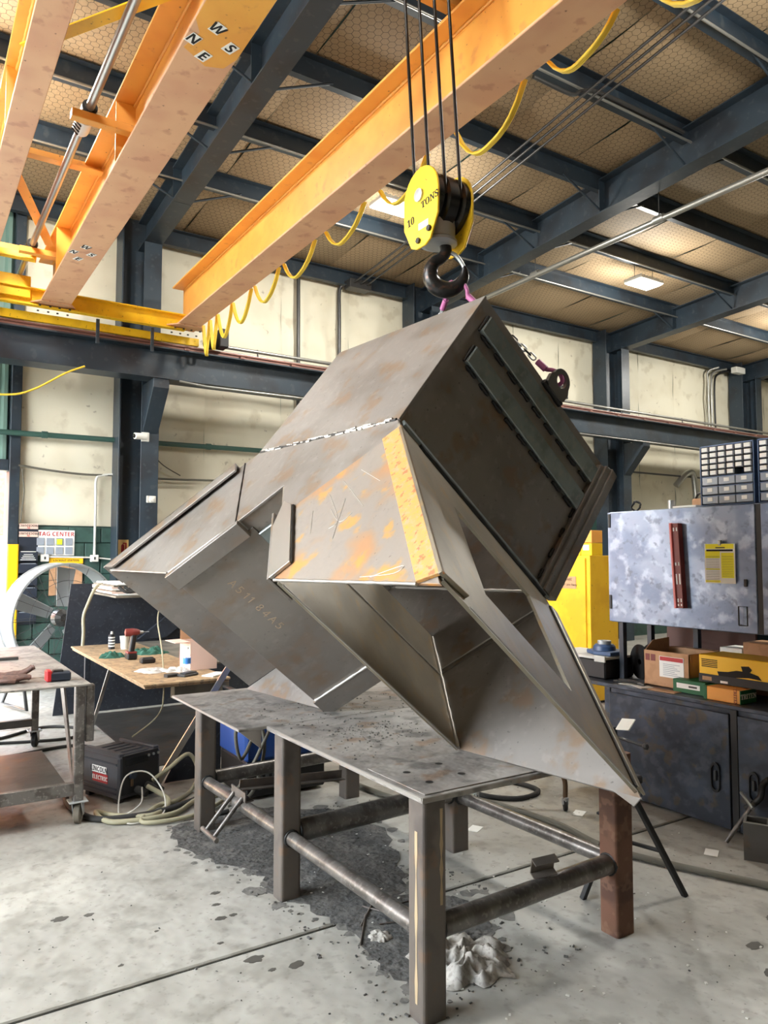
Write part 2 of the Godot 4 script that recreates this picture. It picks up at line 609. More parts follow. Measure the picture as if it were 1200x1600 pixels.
	var tints := [Color(0.63, 0.545, 0.43), Color(0.6, 0.515, 0.4), Color(0.57, 0.495, 0.39)]
	M.batt = []
	for c in tints:
		var m := StandardMaterial3D.new()
		m.albedo_texture = hx
		m.albedo_color = c
		m.roughness = 0.75
		m.uv1_triplanar = true
		m.uv1_world_triplanar = true
		m.uv1_scale = Vector3(3.2, 3.2, 3.7)
		M.batt.append(m)
	M.vinyl = grainy(layered(20, Color(0.87, 0.85, 0.77), [[0.005, 4, 0.6, 0.25, Color(0.82, 0.79, 0.7), 0.7], [0.012, 5, 0.78, 0.12, Color(0.7, 0.66, 0.57), 0.4], [0.03, 5, 0.88, 0.05, Color(0.5, 0.46, 0.4), 0.5]], 512), 0.3, 0.55, 0.0, true)
	M.conduit = plain(Color(0.62, 0.62, 0.6), 0.35, 0.7)
	M.conduit_dark = plain(Color(0.3, 0.3, 0.3), 0.4, 0.6)
	M.copper = plain(Color(0.5, 0.36, 0.32), 0.5, 0.4)
	M.white_paint = plain(Color(0.85, 0.85, 0.82), 0.5)
	M.galv = bumpy(plain(Color(0.68, 0.7, 0.71), 0.4, 0.5), n2, 0.3)
	M.black = plain(Color(0.06, 0.06, 0.065), 0.5)
	M.black_gloss = plain(Color(0.05, 0.05, 0.055), 0.25)
	M.rubber = plain(Color(0.16, 0.155, 0.15), 0.8)
	M.hose = plain(Color(0.36, 0.35, 0.31), 0.65)
	M.hose_tan = plain(Color(0.6, 0.58, 0.48), 0.6)
	M.hook = bumpy(grainy(layered(21, Color(0.2, 0.2, 0.2), [[0.03, 4, 0.6, 0.1, Color(0.13, 0.12, 0.12), 0.8], [0.04, 4, 0.72, 0.06, Color(0.45, 0.3, 0.24), 0.6]], 128), 3.0, 0.3, 0.7), n1, 0.1)
	M.pink = plain(Color(0.66, 0.36, 0.55), 0.5)
	# cabinets: bluish bare sheet with handling marks
	M.cab = bumpy(grainy(layered(22, Color(0.53, 0.58, 0.67), [[0.004, 4, 0.52, 0.22, Color(0.41, 0.46, 0.56), 0.9], [0.012, 5, 0.64, 0.16, Color(0.7, 0.74, 0.82), 0.6], [0.02, 5, 0.74, 0.12, Color(0.34, 0.37, 0.43), 0.6], [0.06, 3, 0.9, 0.04, Color(0.26, 0.28, 0.32), 0.5]]), 1.0, 0.38, 0.3), n1, 0.15)
	M.cab_dark = bumpy(grainy(layered(23, Color(0.25, 0.28, 0.33), [[0.007, 4, 0.52, 0.16, Color(0.19, 0.21, 0.25), 0.85], [0.02, 5, 0.64, 0.12, Color(0.33, 0.34, 0.37), 0.5], [0.012, 4, 0.72, 0.08, Color(0.33, 0.28, 0.22), 0.6]], 384), 1.1, 0.42, 0.4), n1, 0.2)
	M.navy = plain(Color(0.12, 0.15, 0.2), 0.45)
	M.navy_panel = bumpy(grainy(layered(24, Color(0.13, 0.15, 0.19), [[0.02, 4, 0.6, 0.15, Color(0.1, 0.115, 0.15), 0.8], [0.08, 2, 0.76, 0.04, Color(0.25, 0.26, 0.28), 0.6]], 256), 1.0, 0.65, 0.0), n1, 0.1)
	M.case_grey = bumpy(plain(Color(0.24, 0.245, 0.27), 0.5), n1, 0.1)
	M.blue = plain(Color(0.08, 0.24, 0.5), 0.4)
	M.blue_cab = plain(Color(0.2, 0.3, 0.45), 0.4)
	M.drawer = plain(Color(0.55, 0.58, 0.62), 0.3)
	M.drawer_dark = plain(Color(0.3, 0.31, 0.34), 0.4)
	M.paper = plain(Color(0.9, 0.9, 0.88), 0.8)
	M.ink = plain(Color(0.08, 0.08, 0.08), 0.8)
	M.red = plain(Color(0.68, 0.1, 0.12), 0.5)
	M.red_dark = plain(Color(0.45, 0.16, 0.14), 0.5)
	M.brown_panel = plain(Color(0.3, 0.18, 0.15), 0.6)
	M.pink_red = plain(Color(0.82, 0.42, 0.4), 0.45)
	M.card = grainy(layered(25, Color(0.72, 0.56, 0.42), [[0.03, 4, 0.6, 0.15, Color(0.66, 0.5, 0.37), 0.7]], 128), 2.0, 0.85)
	M.card_pink = plain(Color(0.86, 0.74, 0.68), 0.85)
	M.ply = grainy(layered(26, Color(0.68, 0.57, 0.43), [[0.02, 4, 0.55, 0.15, Color(0.58, 0.48, 0.36), 0.8], [0.05, 3, 0.7, 0.08, Color(0.36, 0.32, 0.27), 0.6]], 256), 1.3, 0.75)
	M.wood_grey = grainy(layered(27, Color(0.46, 0.43, 0.38), [[0.02, 4, 0.55, 0.15, Color(0.36, 0.34, 0.3), 0.8]], 128), 1.3, 0.8)
	M.rag_green = plain(Color(0.16, 0.34, 0.28), 0.9)
	M.rag_white = plain(Color(0.75, 0.74, 0.71), 0.9)
	M.rag_dirty = grainy(layered(43, Color(0.68, 0.66, 0.63), [[0.03, 5, 0.6, 0.15, Color(0.5, 0.48, 0.45), 0.8], [0.06, 4, 0.75, 0.08, Color(0.3, 0.29, 0.27), 0.7]], 256), 3.0, 0.7)
	M.leather = grainy(layered(28, Color(0.38, 0.27, 0.23), [[0.04, 4, 0.55, 0.15, Color(0.24, 0.17, 0.15), 0.8]], 128), 4.0, 0.7)
	M.table_light = bumpy(grainy(layered(29, Color(0.6, 0.585, 0.56), [[0.008, 4, 0.55, 0.18, Color(0.47, 0.455, 0.44), 0.8], [0.04, 4, 0.68, 0.07, Color(0.35, 0.34, 0.33), 0.6]], 384), 0.8, 0.5, 0.3), n1, 0.1)
	M.green_box = plain(Color(0.05, 0.36, 0.2), 0.45)
	M.orange_box = plain(Color(0.9, 0.62, 0.28), 0.5)
	M.tool_yellow = plain(Color(0.95, 0.75, 0.1), 0.4)
	M.teal = plain(Color(0.1, 0.26, 0.3), 0.35)
	M.bronze = plain(Color(0.42, 0.33, 0.25), 0.4, 0.6)
	M.brick = grainy(layered(30, Color(0.78, 0.42, 0.25), [[0.05, 3, 0.6, 0.1, Color(0.68, 0.34, 0.2), 0.7]], 128), 0.8, 0.85)
	M.tan_wall = plain(Color(0.86, 0.74, 0.56), 0.85)
	M.asphalt = plain(Color(0.62, 0.61, 0.58), 0.9)
	var gl := StandardMaterial3D.new()
	gl.albedo_color = Color(0.9, 0.94, 0.97, 0.22)
	gl.transparency = BaseMaterial3D.TRANSPARENCY_ALPHA
	gl.roughness = 0.05
	M.clear = gl
	var fl := StandardMaterial3D.new()
	fl.albedo_color = Color(0.8, 0.84, 0.86, 0.3)
	fl.transparency = BaseMaterial3D.TRANSPARENCY_ALPHA
	fl.roughness = 0.25
	M.film = fl
	var lm := StandardMaterial3D.new()
	lm.albedo_color = Color(0.95, 0.97, 1.0)
	lm.emission_enabled = true
	lm.emission = Color(0.92, 0.98, 1.0)
	lm.emission_energy_multiplier = 6.0
	M.lamp = lm

# =================================================================== the building
func roofy(z: float) -> float:
	return 6.25 + 0.06 * (z + 9.8)

const PURLINS := [-8.62, -7.45, -6.26, -5.05, -3.85, -2.65, -1.45, 0.0, 1.5, 3.0, 4.6]
const COLS := [-2.015, 2.685, 7.385, 12.085, 16.785]

func build_floor():
	var f := setting("floor")
	var xs := [-5.0, -1.6, 5.6, 12.5, 19.0]
	var zs := [-10.4, -8.0, -3.03, 2.0, 16.4]
	var st := stool()
	span(st, Vector3(-5.2, -0.25, -10.6), Vector3(19.2, -0.012, 16.6), 0)
	part(f, "joint_filler", st, M.joint)
	for i in 4:
		for j in 4:
			st = stool()
			span(st, Vector3(xs[i] + 0.006, -0.1, zs[j] + 0.011), Vector3(xs[i + 1] - 0.006, 0, zs[j + 1] - 0.011), 0.006)
			part(f, "floor_slab", st, M.concrete)
	# oil and paint spots with ragged outlines
	var r := RandomNumberGenerator.new()
	r.seed = 21
	for s in [[0.66, -3.75, 0.05], [0.78, -3.72, 0.035], [1.35, -3.62, 0.035], [1.31, -3.5, 0.03], [1.28, -3.36, 0.04], [1.34, -3.36, 0.03], [1.27, -2.95, 0.06], [1.4, -2.82, 0.055], [1.3, -2.84, 0.025], [2.95, -1.75, 0.05], [3.1, -1.9, 0.06], [3.4, -2.0, 0.05], [3.02, -1.55, 0.03], [2.6, -1.5, 0.04], [0.9, -2.6, 0.02], [1.1, -2.4, 0.025], [1.2, -3.15, 0.02], [0.8, -3.2, 0.018], [1.0, -3.4, 0.015]]:
		var pts := []
		for k in 16:
			var rad: float = s[2] * 0.6 * (0.7 + 0.45 * r.randf())
			pts.append(Vector3(s[0] + cos(TAU * k / 16) * rad * 1.2, 0.0003, s[1] + sin(TAU * k / 16) * rad * 0.8))
		st = stool()
		slab(st, pts, Vector3(0, 0.0012, 0))
		part(f, "oil_spot", st, M.oil)

func build_walls():
	var w := setting("wall_back", Vector3(7, 0, WALLZ))
	var st := stool()
	# shell behind everything, with the bay door opening left free
	span(st, Vector3(1.1, 0, -10.75), Vector3(19.2, 7.6, -10.6), 0)
	span(st, Vector3(-5.2, 2.84, -10.75), Vector3(1.1, 7.6, -10.6), 0)
	span(st, Vector3(-5.2, 0, -10.75), Vector3(-4.2, 2.84, -10.6), 0)
	part(w, "outer_sheet", st, M.siding)
	# painted block courses
	st = stool()
	span(st, Vector3(1.22, 0, -10.58), Vector3(19, 2.04, -10.38), 0)
	part(w, "mortar_core", st, M.mortar)
	st = stool()
	bbox(st, Vector3.ZERO, Vector3(0.39, 0.193, 0.06), 0.006)
	var blk: Mesh = commit(st)[0]
	st = stool()
	bbox(st, Vector3.ZERO, Vector3(0.19, 0.193, 0.06), 0.006)
	var half: Mesh = commit(st)[0]
	for row in 10:
		var y := 0.005 + row * 0.203
		var x := 1.22
		if row % 2 == 1:
			piece(w, "block", half, M.green, Vector3(x + 0.095, y, -10.365) - w.position)
			x += 0.2
		while x < 5.2:
			piece(w, "block", blk, M.green, Vector3(x + 0.195, y, -10.365) - w.position)
			x += 0.4
		if row > 4:
			x = 9.6 + (0.2 if row % 2 == 1 else 0.0)
			while x < 12.4:
				piece(w, "block", blk, M.green, Vector3(x + 0.195, y, -10.365) - w.position)
				x += 0.4
	st = stool()
	span(st, Vector3(5.2, 0, -10.4), Vector3(9.6, 2.04, -10.35), 0)
	span(st, Vector3(12.4, 0, -10.4), Vector3(19, 2.04, -10.35), 0)
	part(w, "block_run", st, M.green)
	st = stool()
	span(st, Vector3(8.2, 2.05, -10.5), Vector3(13.2, 2.42, -10.3), 0.01)
	part(w, "sill_board", st, M.green)
	# vinyl faced insulation held by girts, billowing between them
	var girts := [2.05, 2.74, 3.22, 4.3, 5.3, 6.32]
	var x0 := 1.22
	var k := 0
	while x0 < 18.9:
		var x1: float = minf(x0 + 1.2, 19.0)
		st = stool()
		var nx := 6
		var ny := 48
		var P := func(i: int, j: int) -> Vector3:
			var fx := float(i) / nx
			var y := lerpf(2.05, 6.33, float(j) / ny)
			var b := 0.0
			for q in girts.size() - 1:
				if y >= girts[q] and y <= girts[q + 1]:
					b = sin(PI * (y - girts[q]) / (girts[q + 1] - girts[q]))
			var sag := pow(absf(b), 0.7) * 0.05 * (0.35 + 0.65 * pow(sin(PI * clampf(fx, 0.02, 0.98)), 0.5))
			sag += 0.008 * sin(y * 5.0 + k * 2.3 + fx * 4.0)
			return Vector3(lerpf(x0, x1, fx), y, -10.42 + sag)
		grid(st, P, nx, ny, Vector3(0, 0, 1))
		part(w, "insulation_panel", st, M.vinyl)
		x0 += 1.2
		k += 1
	# ribbed green sheet over the bay door
	st = stool()
	var x := -4.2
	while x < 1.08:
		slab(st, [Vector3(x, 2.84, -10.5), Vector3(x + 0.03, 2.84, -10.44), Vector3(x + 0.07, 2.84, -10.44), Vector3(x + 0.1, 2.84, -10.5)], Vector3(0, 3.5, 0))
		x += 0.2
	span(st, Vector3(-4.3, 2.84, -10.56), Vector3(1.2, 6.34, -10.5), 0)
	part(w, "ribbed_sheet", st, M.siding)
	# side of the opening beyond the picture
	var wl := setting("wall_left", Vector3(-5.1, 0, -2))
	st = stool()
	# a band of open window bays in the left wall
	span(st, Vector3(-5.2, 0, -9.4), Vector3(-5.0, 1.5, -1.6), 0)
	span(st, Vector3(-5.2, 0, -10.6), Vector3(-5.0, 7.6, -9.4), 0)
	span(st, Vector3(-5.2, 0, -1.6), Vector3(-5.0, 8.4, 16.6), 0)
	span(st, Vector3(-5.2, 5.6, -9.4), Vector3(-5.0, 7.6, -1.6), 0)
	part(wl, "panel", st, M.vinyl)
	var wn := setting("window_1", Vector3(-5.1, 1.5, -5.5))
	for wz in [-9.4, -7.45, -5.5, -3.55, -1.65]:
		st = stool()
		span(st, Vector3(-5.16, 1.5, wz), Vector3(-5.04, 5.6, wz + 0.05), 0.004)
		part(wn, "mullion", st, M.frame)
	for wy in [1.5, 2.85, 4.2, 5.55]:
		st = stool()
		span(st, Vector3(-5.14, wy, -9.4), Vector3(-5.06, wy + 0.05, -1.6), 0.004)
		part(wn, "transom", st, M.frame)
	st = stool()
	span(st, Vector3(-5.0, 0, -10.6), Vector3(-4.2, 6.3, -10.4), 0)
	part(wl, "return_panel", st, M.vinyl)
	var wr := setting("wall_right", Vector3(19.1, 0, -2))
	st = stool()
	span(st, Vector3(19.0, 0, -10.6), Vector3(19.2, 8.4, 16.6), 0)
	part(wr, "panel", st, M.vinyl)
	var wf := setting("wall_front", Vector3(7, 0, 16.5))
	st = stool()
	span(st, Vector3(-5.2, 0, 16.4), Vector3(19.2, 8.4, 16.6), 0)
	part(wf, "panel", st, M.vinyl)
	# door opening: dark jamb, header, conduit
	var d := setting("door_1", Vector3(1.15, 0, -10.4))
	st = stool()
	span(st, Vector3(1.1, 0, -10.62), Vector3(1.22, 6.3, -10.3), 0.006)
	part(d, "jamb", st, M.frame)
	st = stool()
	span(st, Vector3(-4.3, 2.72, -10.62), Vector3(1.1, 2.86, -10.34), 0.006)
	part(d, "header", st, M.frame)
	st = stool()
	span(st, Vector3(-4.3, 0, -10.62), Vector3(-4.18, 2.72, -10.3), 0.006)
	part(d, "jamb", st, M.frame)

# a sheet given by a function of the grid, facing n
func grid(st: SurfaceTool, P: Callable, nx: int, ny: int, n: Vector3):
	var pts := []
	var nor := []
	for i in nx + 1:
		var a := []
		for j in ny + 1:
			a.append(P.call(i, j))
		pts.append(a)
	for i in nx + 1:
		var a := []
		for j in ny + 1:
			var dx: Vector3 = pts[mini(i + 1, nx)][j] - pts[maxi(i - 1, 0)][j]
			var dy: Vector3 = pts[i][mini(j + 1, ny)] - pts[i][maxi(j - 1, 0)]
			var q := dx.cross(dy).normalized()
			a.append(q if q.dot(n) > 0 else -q)
		nor.append(a)
	for i in nx:
		for j in ny:
			tri3(st, pts[i][j], pts[i + 1][j], pts[i + 1][j + 1], nor[i][j], nor[i + 1][j], nor[i + 1][j + 1])
			tri3(st, pts[i][j], pts[i + 1][j + 1], pts[i][j + 1], nor[i][j], nor[i + 1][j + 1], nor[i][j + 1])

func build_roof():
	var c := setting("ceiling", Vector3(7, 6.2, -2))
	var st := stool()
	slab(st, [Vector3(-5.2, roofy(-10.8) + 0.1, -10.8), Vector3(-5.2, roofy(16.6) + 0.1, 16.6), Vector3(-5.2, roofy(16.6) + 0.3, 16.6), Vector3(-5.2, roofy(-10.8) + 0.3, -10.8)], Vector3(24.4, 0, 0))
	part(c, "roof_deck", st, M.siding)
	var edges := [-10.4] + PURLINS + [6.4]
	var x0 := -5.0
	var k := 0
	while x0 < 18.95:
		var wd := 1.175
		var x1 := minf(x0 + wd, 19.0)
		st = stool()
		var nx := 6
		var nz := 84
		var P := func(i: int, j: int) -> Vector3:
			var fx := float(i) / nx
			var z := lerpf(-10.4, 6.4, float(j) / nz)
			var b := 0.0
			for q in edges.size() - 1:
				if z >= edges[q] and z <= edges[q + 1]:
					b = sin(PI * (z - edges[q]) / (edges[q + 1] - edges[q]))
			var sag := 0.055 * pow(absf(b), 0.6) * (0.3 + 0.7 * pow(sin(PI * clampf(fx, 0.01, 0.99)), 0.4))
			sag += 0.012 * sin(z * 3.0 + k * 1.7) * b
			return Vector3(lerpf(x0 + 0.005, x1 - 0.005, fx), roofy(z) - sag + 0.05, z)
		grid(st, P, nx, nz, Vector3(0, -1, 0))
		part(c, "insulation_batt", st, M.batt[k % 3])
		x0 += wd
		k += 1
	# eave strut along the back wall
	st = stool()
	extr(st, prof_c(0.24, 0.09, 0.012), Vector3(-4.1, 6.22, -10.25), Vector3(18.98, 6.22, -10.25))
	single("eave_strut", st, M.frame, "dark steel eave strut running along the top of the back wall", "beam")
	var words := ["nearest the back wall", "second from the back wall", "third from the back wall", "fourth from the back wall", "fifth from the back wall", "sixth from the back wall", "seventh from the back wall", "eighth from the back wall", "ninth from the back wall", "tenth from the back wall", "eleventh from the back wall"]
	for i in PURLINS.size():
		var z: float = PURLINS[i]
		st = stool()
		extr(st, prof_z(0.2, 0.075, 0.008), Vector3(-5, roofy(z) + 0.02, z), Vector3(19, roofy(z) + 0.02, z))
		var t := thing("roof_purlin", "dark steel roof purlin, " + words[i] + " under the tan insulation", "purlin", Vector3(7, roofy(z) - 0.18, z), "roof purlins")
		part(t, "section", st, M.frame)
		if i in [0, 1, 3, 4]:
			st = stool()
			tube(st, [Vector3(-2 + i, roofy(z) - 0.2, z + 0.04), Vector3(18, roofy(z) - 0.2, z + 0.04)], 0.014, 6)
			part(t, "conduit", st, M.conduit)

func build_frame():
	var names := ["off to the left behind the crane", "left of the hanging chute", "behind the hook block", "right of the hanging chute", "at the far right"]
	for i in COLS.size():
		var xc: float = COLS[i]
		if i > 0:
			var t := thing("steel_column", "dark blue-grey steel column at the back wall, " + names[i], "column", Vector3(xc, 0, -10.0), "columns of the building")
			var st := stool()
			# crane leg: wide flange section standing in front
			span(st, Vector3(xc - 0.115, 0, -9.815), Vector3(xc + 0.115, 5.85, -9.8), 0.002)
			span(st, Vector3(xc - 0.008, 0, -10.0), Vector3(xc + 0.008, 5.85, -9.81), 0)
			part(t, "front_flange", st, M.frame)
			st = stool()
			span(st, Vector3(xc - 0.33, 0, -10.17), Vector3(xc + 0.09, 6.2, -10.15), 0)
			part(t, "web_plate", st, M.frame)
			st = stool()
			span(st, Vector3(xc - 0.35, 0, -10.33), Vector3(xc - 0.33, 6.2, -9.99), 0.002)
			span(st, Vector3(xc + 0.09, 0, -10.33), Vector3(xc + 0.11, 6.2, -9.99), 0.002)
			part(t, "side_flange", st, M.frame)
			st = stool()
			slab(st, [Vector3(xc - 0.1, 3.885, -9.8), Vector3(xc - 0.1, 3.885, -9.33), Vector3(xc - 0.1, 3.77, -9.33), Vector3(xc - 0.1, 3.25, -9.8)], Vector3(0.2, 0, 0), 0.004)
			part(t, "runway_bracket", st, M.frame)
		var names2 := ["off to the left", "behind the two left crane girders", "crossing behind the hook block", "at the right above the yellow cabinet", "at the far right edge"]
		var st2 := stool()
		var z1 := 6.2
		var yb0 := 5.80
		var yb1 := 5.80 + 0.05 * (z1 + 9.8)
		var t2 := thing("roof_rafter", "dark blue-grey steel roof rafter " + names2[i], "rafter", Vector3(xc, yb0, -2), "rafters of the building")
		var z0 := -10.2
		var top0 := roofy(z0) - 0.06
		var top1 := roofy(z1) - 0.06
		slab(st2, [Vector3(xc - 0.006, yb0, z0), Vector3(xc - 0.006, yb1, z1), Vector3(xc - 0.006, top1, z1), Vector3(xc - 0.006, top0, z0)], Vector3(0.012, 0, 0))
		part(t2, "web_plate", st2, M.frame)
		st2 = stool()
		slab(st2, [Vector3(xc - 0.115, yb0 - 0.016, z0), Vector3(xc - 0.115, yb1 - 0.016, z1), Vector3(xc - 0.115, yb1, z1), Vector3(xc - 0.115, yb0, z0)], Vector3(0.23, 0, 0))
		part(t2, "lower_flange", st2, M.frame)
		st2 = stool()
		slab(st2, [Vector3(xc - 0.115, top0, z0), Vector3(xc - 0.115, top1, z1), Vector3(xc - 0.115, top1 + 0.016, z1), Vector3(xc - 0.115, top0 + 0.016, z0)], Vector3(0.23, 0, 0))
		part(t2, "upper_flange", st2, M.frame)
		# stiffeners and the thin braces from the purlins
		for k in [0, 1, 2, 3, 4, 5]:
			var z: float = PURLINS[k]
			var yb := 5.80 + 0.05 * (z + 9.8)
			if k % 2 == 0:
				st2 = stool()
				span(st2, Vector3(xc - 0.11, yb, z - 0.006), Vector3(xc + 0.11, roofy(z) - 0.06, z + 0.006), 0)
				part(t2, "stiffener", st2, M.frame)
			st2 = stool()
			for s in [-1, 1]:
				tube(st2, [Vector3(xc + s * 0.02, yb + 0.01, z), Vector3(xc + s * 0.75, roofy(z) - 0.15, z)], 0.014, 5)
			part(t2, "flange_brace", st2, M.frame)
	# runway beam with rail and pipes
	var t3 := thing("runway_beam", "dark blue-grey crane runway beam along the back wall", "beam", Vector3(7, 3.88, -9.45))
	var s3 := stool()
	extr(s3, prof_i(0.4, 0.3, 0.018, 0.012), Vector3(-4.8, 4.285, -9.45), Vector3(18.9, 4.285, -9.45))
	part(t3, "beam", s3, M.frame)
	s3 = stool()
	extr(s3, [Vector2(-0.045, 0), Vector2(0.045, 0), Vector2(0.012, 0.02), Vector2(0.012, 0.06), Vector2(0.03, 0.07), Vector2(0.03, 0.09), Vector2(-0.03, 0.09), Vector2(-0.03, 0.07), Vector2(-0.012, 0.06), Vector2(-0.012, 0.02)], Vector3(-4.8, 4.286, -9.45), Vector3(18.9, 4.286, -9.45))
	part(t3, "rail", s3, M.copper)
	s3 = stool()
	var x := 3.0
	while x < 18.5:
		span(s3, Vector3(x - 0.03, 4.28, -9.37), Vector3(x + 0.03, 4.31, -9.29), 0.003)
		x += 0.75
	part(t3, "rail_clip", s3, M.copper)
	for x2 in [1.9, 2.55]:
		s3 = stool()
		span(s3, Vector3(x2 - 0.02, 4.2, -9.3), Vector3(x2 + 0.02, 4.5, -9.28), 0.003)
		part(t3, "end_stop", s3, M.frame)
	var t4 := thing("conductor_pipes", "pair of pale conduits carried above the runway beam", "pipe", Vector3(10, 4.4, -9.6))
	for q in [[4.5, -9.62, 0.026], [4.43, -9.62, 0.014]]:
		s3 = stool()
		tube(s3, [Vector3(3.4, q[0], q[1]), Vector3(18.9, q[0], q[1])], q[2], 8)
		part(t4, "conduit", s3, M.conduit)
	x = 4.1
	while x < 18.0:
		s3 = stool()
		tube(s3, [Vector3(x, 4.28, -9.58), Vector3(x, 4.53, -9.62)], 0.012, 5)
		part(t4, "support", s3, M.conduit_dark)
		x += 1.9
	s3 = stool()
	tube(s3, [Vector3(2.9, 3.87, -9.28), Vector3(3.25, 3.84, -9.26), Vector3(4.4, 3.845, -9.26), Vector3(14, 3.85, -9.26)], 0.014, 6)
	single("conduit_run", s3, M.conduit, "thin conduit clipped under the front edge of the runway beam", "pipe")
	s3 = stool()
	tube(s3, smooth_path([Vector3(1.76, 3.9, -9.27), Vector3(1.55, 3.79, -9.27), Vector3(1.2, 3.55, -9.27), Vector3(0.9, 3.46, -9.27), Vector3(0.2, 3.45, -9.27), Vector3(-0.6, 3.6, -9.27)]), 0.012, 6)
	single("hanging_cable", s3, M.cable_yellow, "thin yellow cable drooping from the runway beam at the far left", "cable")
	s3 = stool()
	tube(s3, [Vector3(1.6, 4.78, -9.75), Vector3(2.75, 4.78, -9.75)], 0.018, 6)
	single("tie_rod", s3, M.conduit_dark, "thin grey rod spanning between the two crane girder ends", "rod")

func lamp_at(p: Vector3, label: String):
	var t := thing("high_bay_lamp", label, "lamp", p, "high bay lamps")
	var st := stool()
	bbox(st, Vector3(0, 0.05, 0), Vector3(0.56, 0.06, 0.34), 0.012)
	for k in 7:
		bbox(st, Vector3(-0.21 + 0.07 * k, 0.095, 0), Vector3(0.012, 0.04, 0.26), 0)
	part(t, "housing", st, M.white_paint, false)
	st = stool()
	bbox(st, Vector3(0, 0.012, 0), Vector3(0.5, 0.016, 0.28), 0.004)
	part(t, "light_panel", st, M.lamp, false)
	st = stool()
	for s in [-1, 1]:
		tube(st, [Vector3(s * 0.22, 0.08, 0), Vector3(s * 0.22, roofy(p.z) - p.y, 0)], 0.005, 5)
	part(t, "hanger", st, M.conduit_dark, false)
	var l := AreaLight3D.new()
	l.name = "light"
	l.area_size = Vector2(0.5, 0.28)
	l.light_energy = 8.5
	l.light_color = Color(1.0, 0.985, 0.95)
	l.shadow_enabled = true
	l.area_range = 40.0
	t.add_child(l)
	l.position = Vector3(0, -0.004, 0)
	l.rotation = Vector3(-PI / 2, 0, 0)
	var s := OmniLight3D.new()   # light leaving the lens sideways and upwards
	s.name = "lens_light"
	s.light_energy = 5.0
	s.light_size = 0.2
	s.light_color = Color(1.0, 0.985, 0.95)
	s.shadow_enabled = true
	s.omni_range = 40.0
	s.omni_attenuation = 2.0
	t.add_child(s)
	s.position = Vector3(0, -0.22, 0)

func build_lamps():
	lamp_at(Vector3(5.05, 5.98, -7.58), "bright white high bay lamp glowing left of the yellow hook block")
	lamp_at(Vector3(9.85, 5.98, -7.6), "bright white high bay lamp glowing under the roof at the right")
	lamp_at(Vector3(0.3, 5.98, -7.6), "white high bay lamp above the left crane beams, out of the picture")
	lamp_at(Vector3(14.6, 5.98, -7.6), "white high bay lamp beyond the right edge of the picture")
	lamp_at(Vector3(-3.6, 6.1, -4.6), "white high bay lamp near the left wall, out of the picture")
	lamp_at(Vector3(0.2, 6.1, -2.7), "white high bay lamp above the viewer, out of the picture")
	lamp_at(Vector3(5.4, 6.1, -2.7), "white high bay lamp above the workbench, out of the picture")

func build_outside():
	var g := setting("yard")
	var st := stool()
	span(st, Vector3(-60, -0.3, -60), Vector3(30, -0.02, -10.8), 0)
	span(st, Vector3(-60, -0.3, -10.8), Vector3(-5.25, -0.02, 20), 0)
	part(g, "paving", st, M.asphalt)
	var b := thing("brick_building", "orange brick building across the yard seen through the open bay door", "building", Vector3(0, 0, -22))
	st = stool()
	span(st, Vector3(-18, 2.2, -24), Vector3(8, 7, -22), 0.02)
	part(b, "brick_wall", st, M.brick)
	st = stool()
	span(st, Vector3(-18, -0.02, -24), Vector3(8, 2.2, -21.9), 0.02)
	part(b, "plaster_base", st, M.tan_wall)
	for k in 6:
		var x := -12.0 + k * 2.35
		st = stool()
		ring_plate(st, [Vector3(x, 2.75, -21.95), Vector3(x + 1.1, 2.75, -21.95), Vector3(x + 1.1, 3.9, -21.95), Vector3(x, 3.9, -21.95)], [Vector3(x - 0.08, 2.67, -21.95), Vector3(x + 1.18, 2.67, -21.95), Vector3(x + 1.18, 3.98, -21.95), Vector3(x - 0.08, 3.98, -21.95)], Vector3(0, 0, 0.06))
		span(st, Vector3(x + 0.52, 2.75, -21.95), Vector3(x + 0.58, 3.9, -21.9), 0)
		span(st, Vector3(x, 3.3, -21.95), Vector3(x + 1.1, 3.36, -21.9), 0)
		var f := part(b, "window", st, M.white_paint)
		st = stool()
		span(st, Vector3(x, 2.75, -21.99), Vector3(x + 1.1, 3.9, -21.94), 0)
		part(f, "pane", st, M.navy)

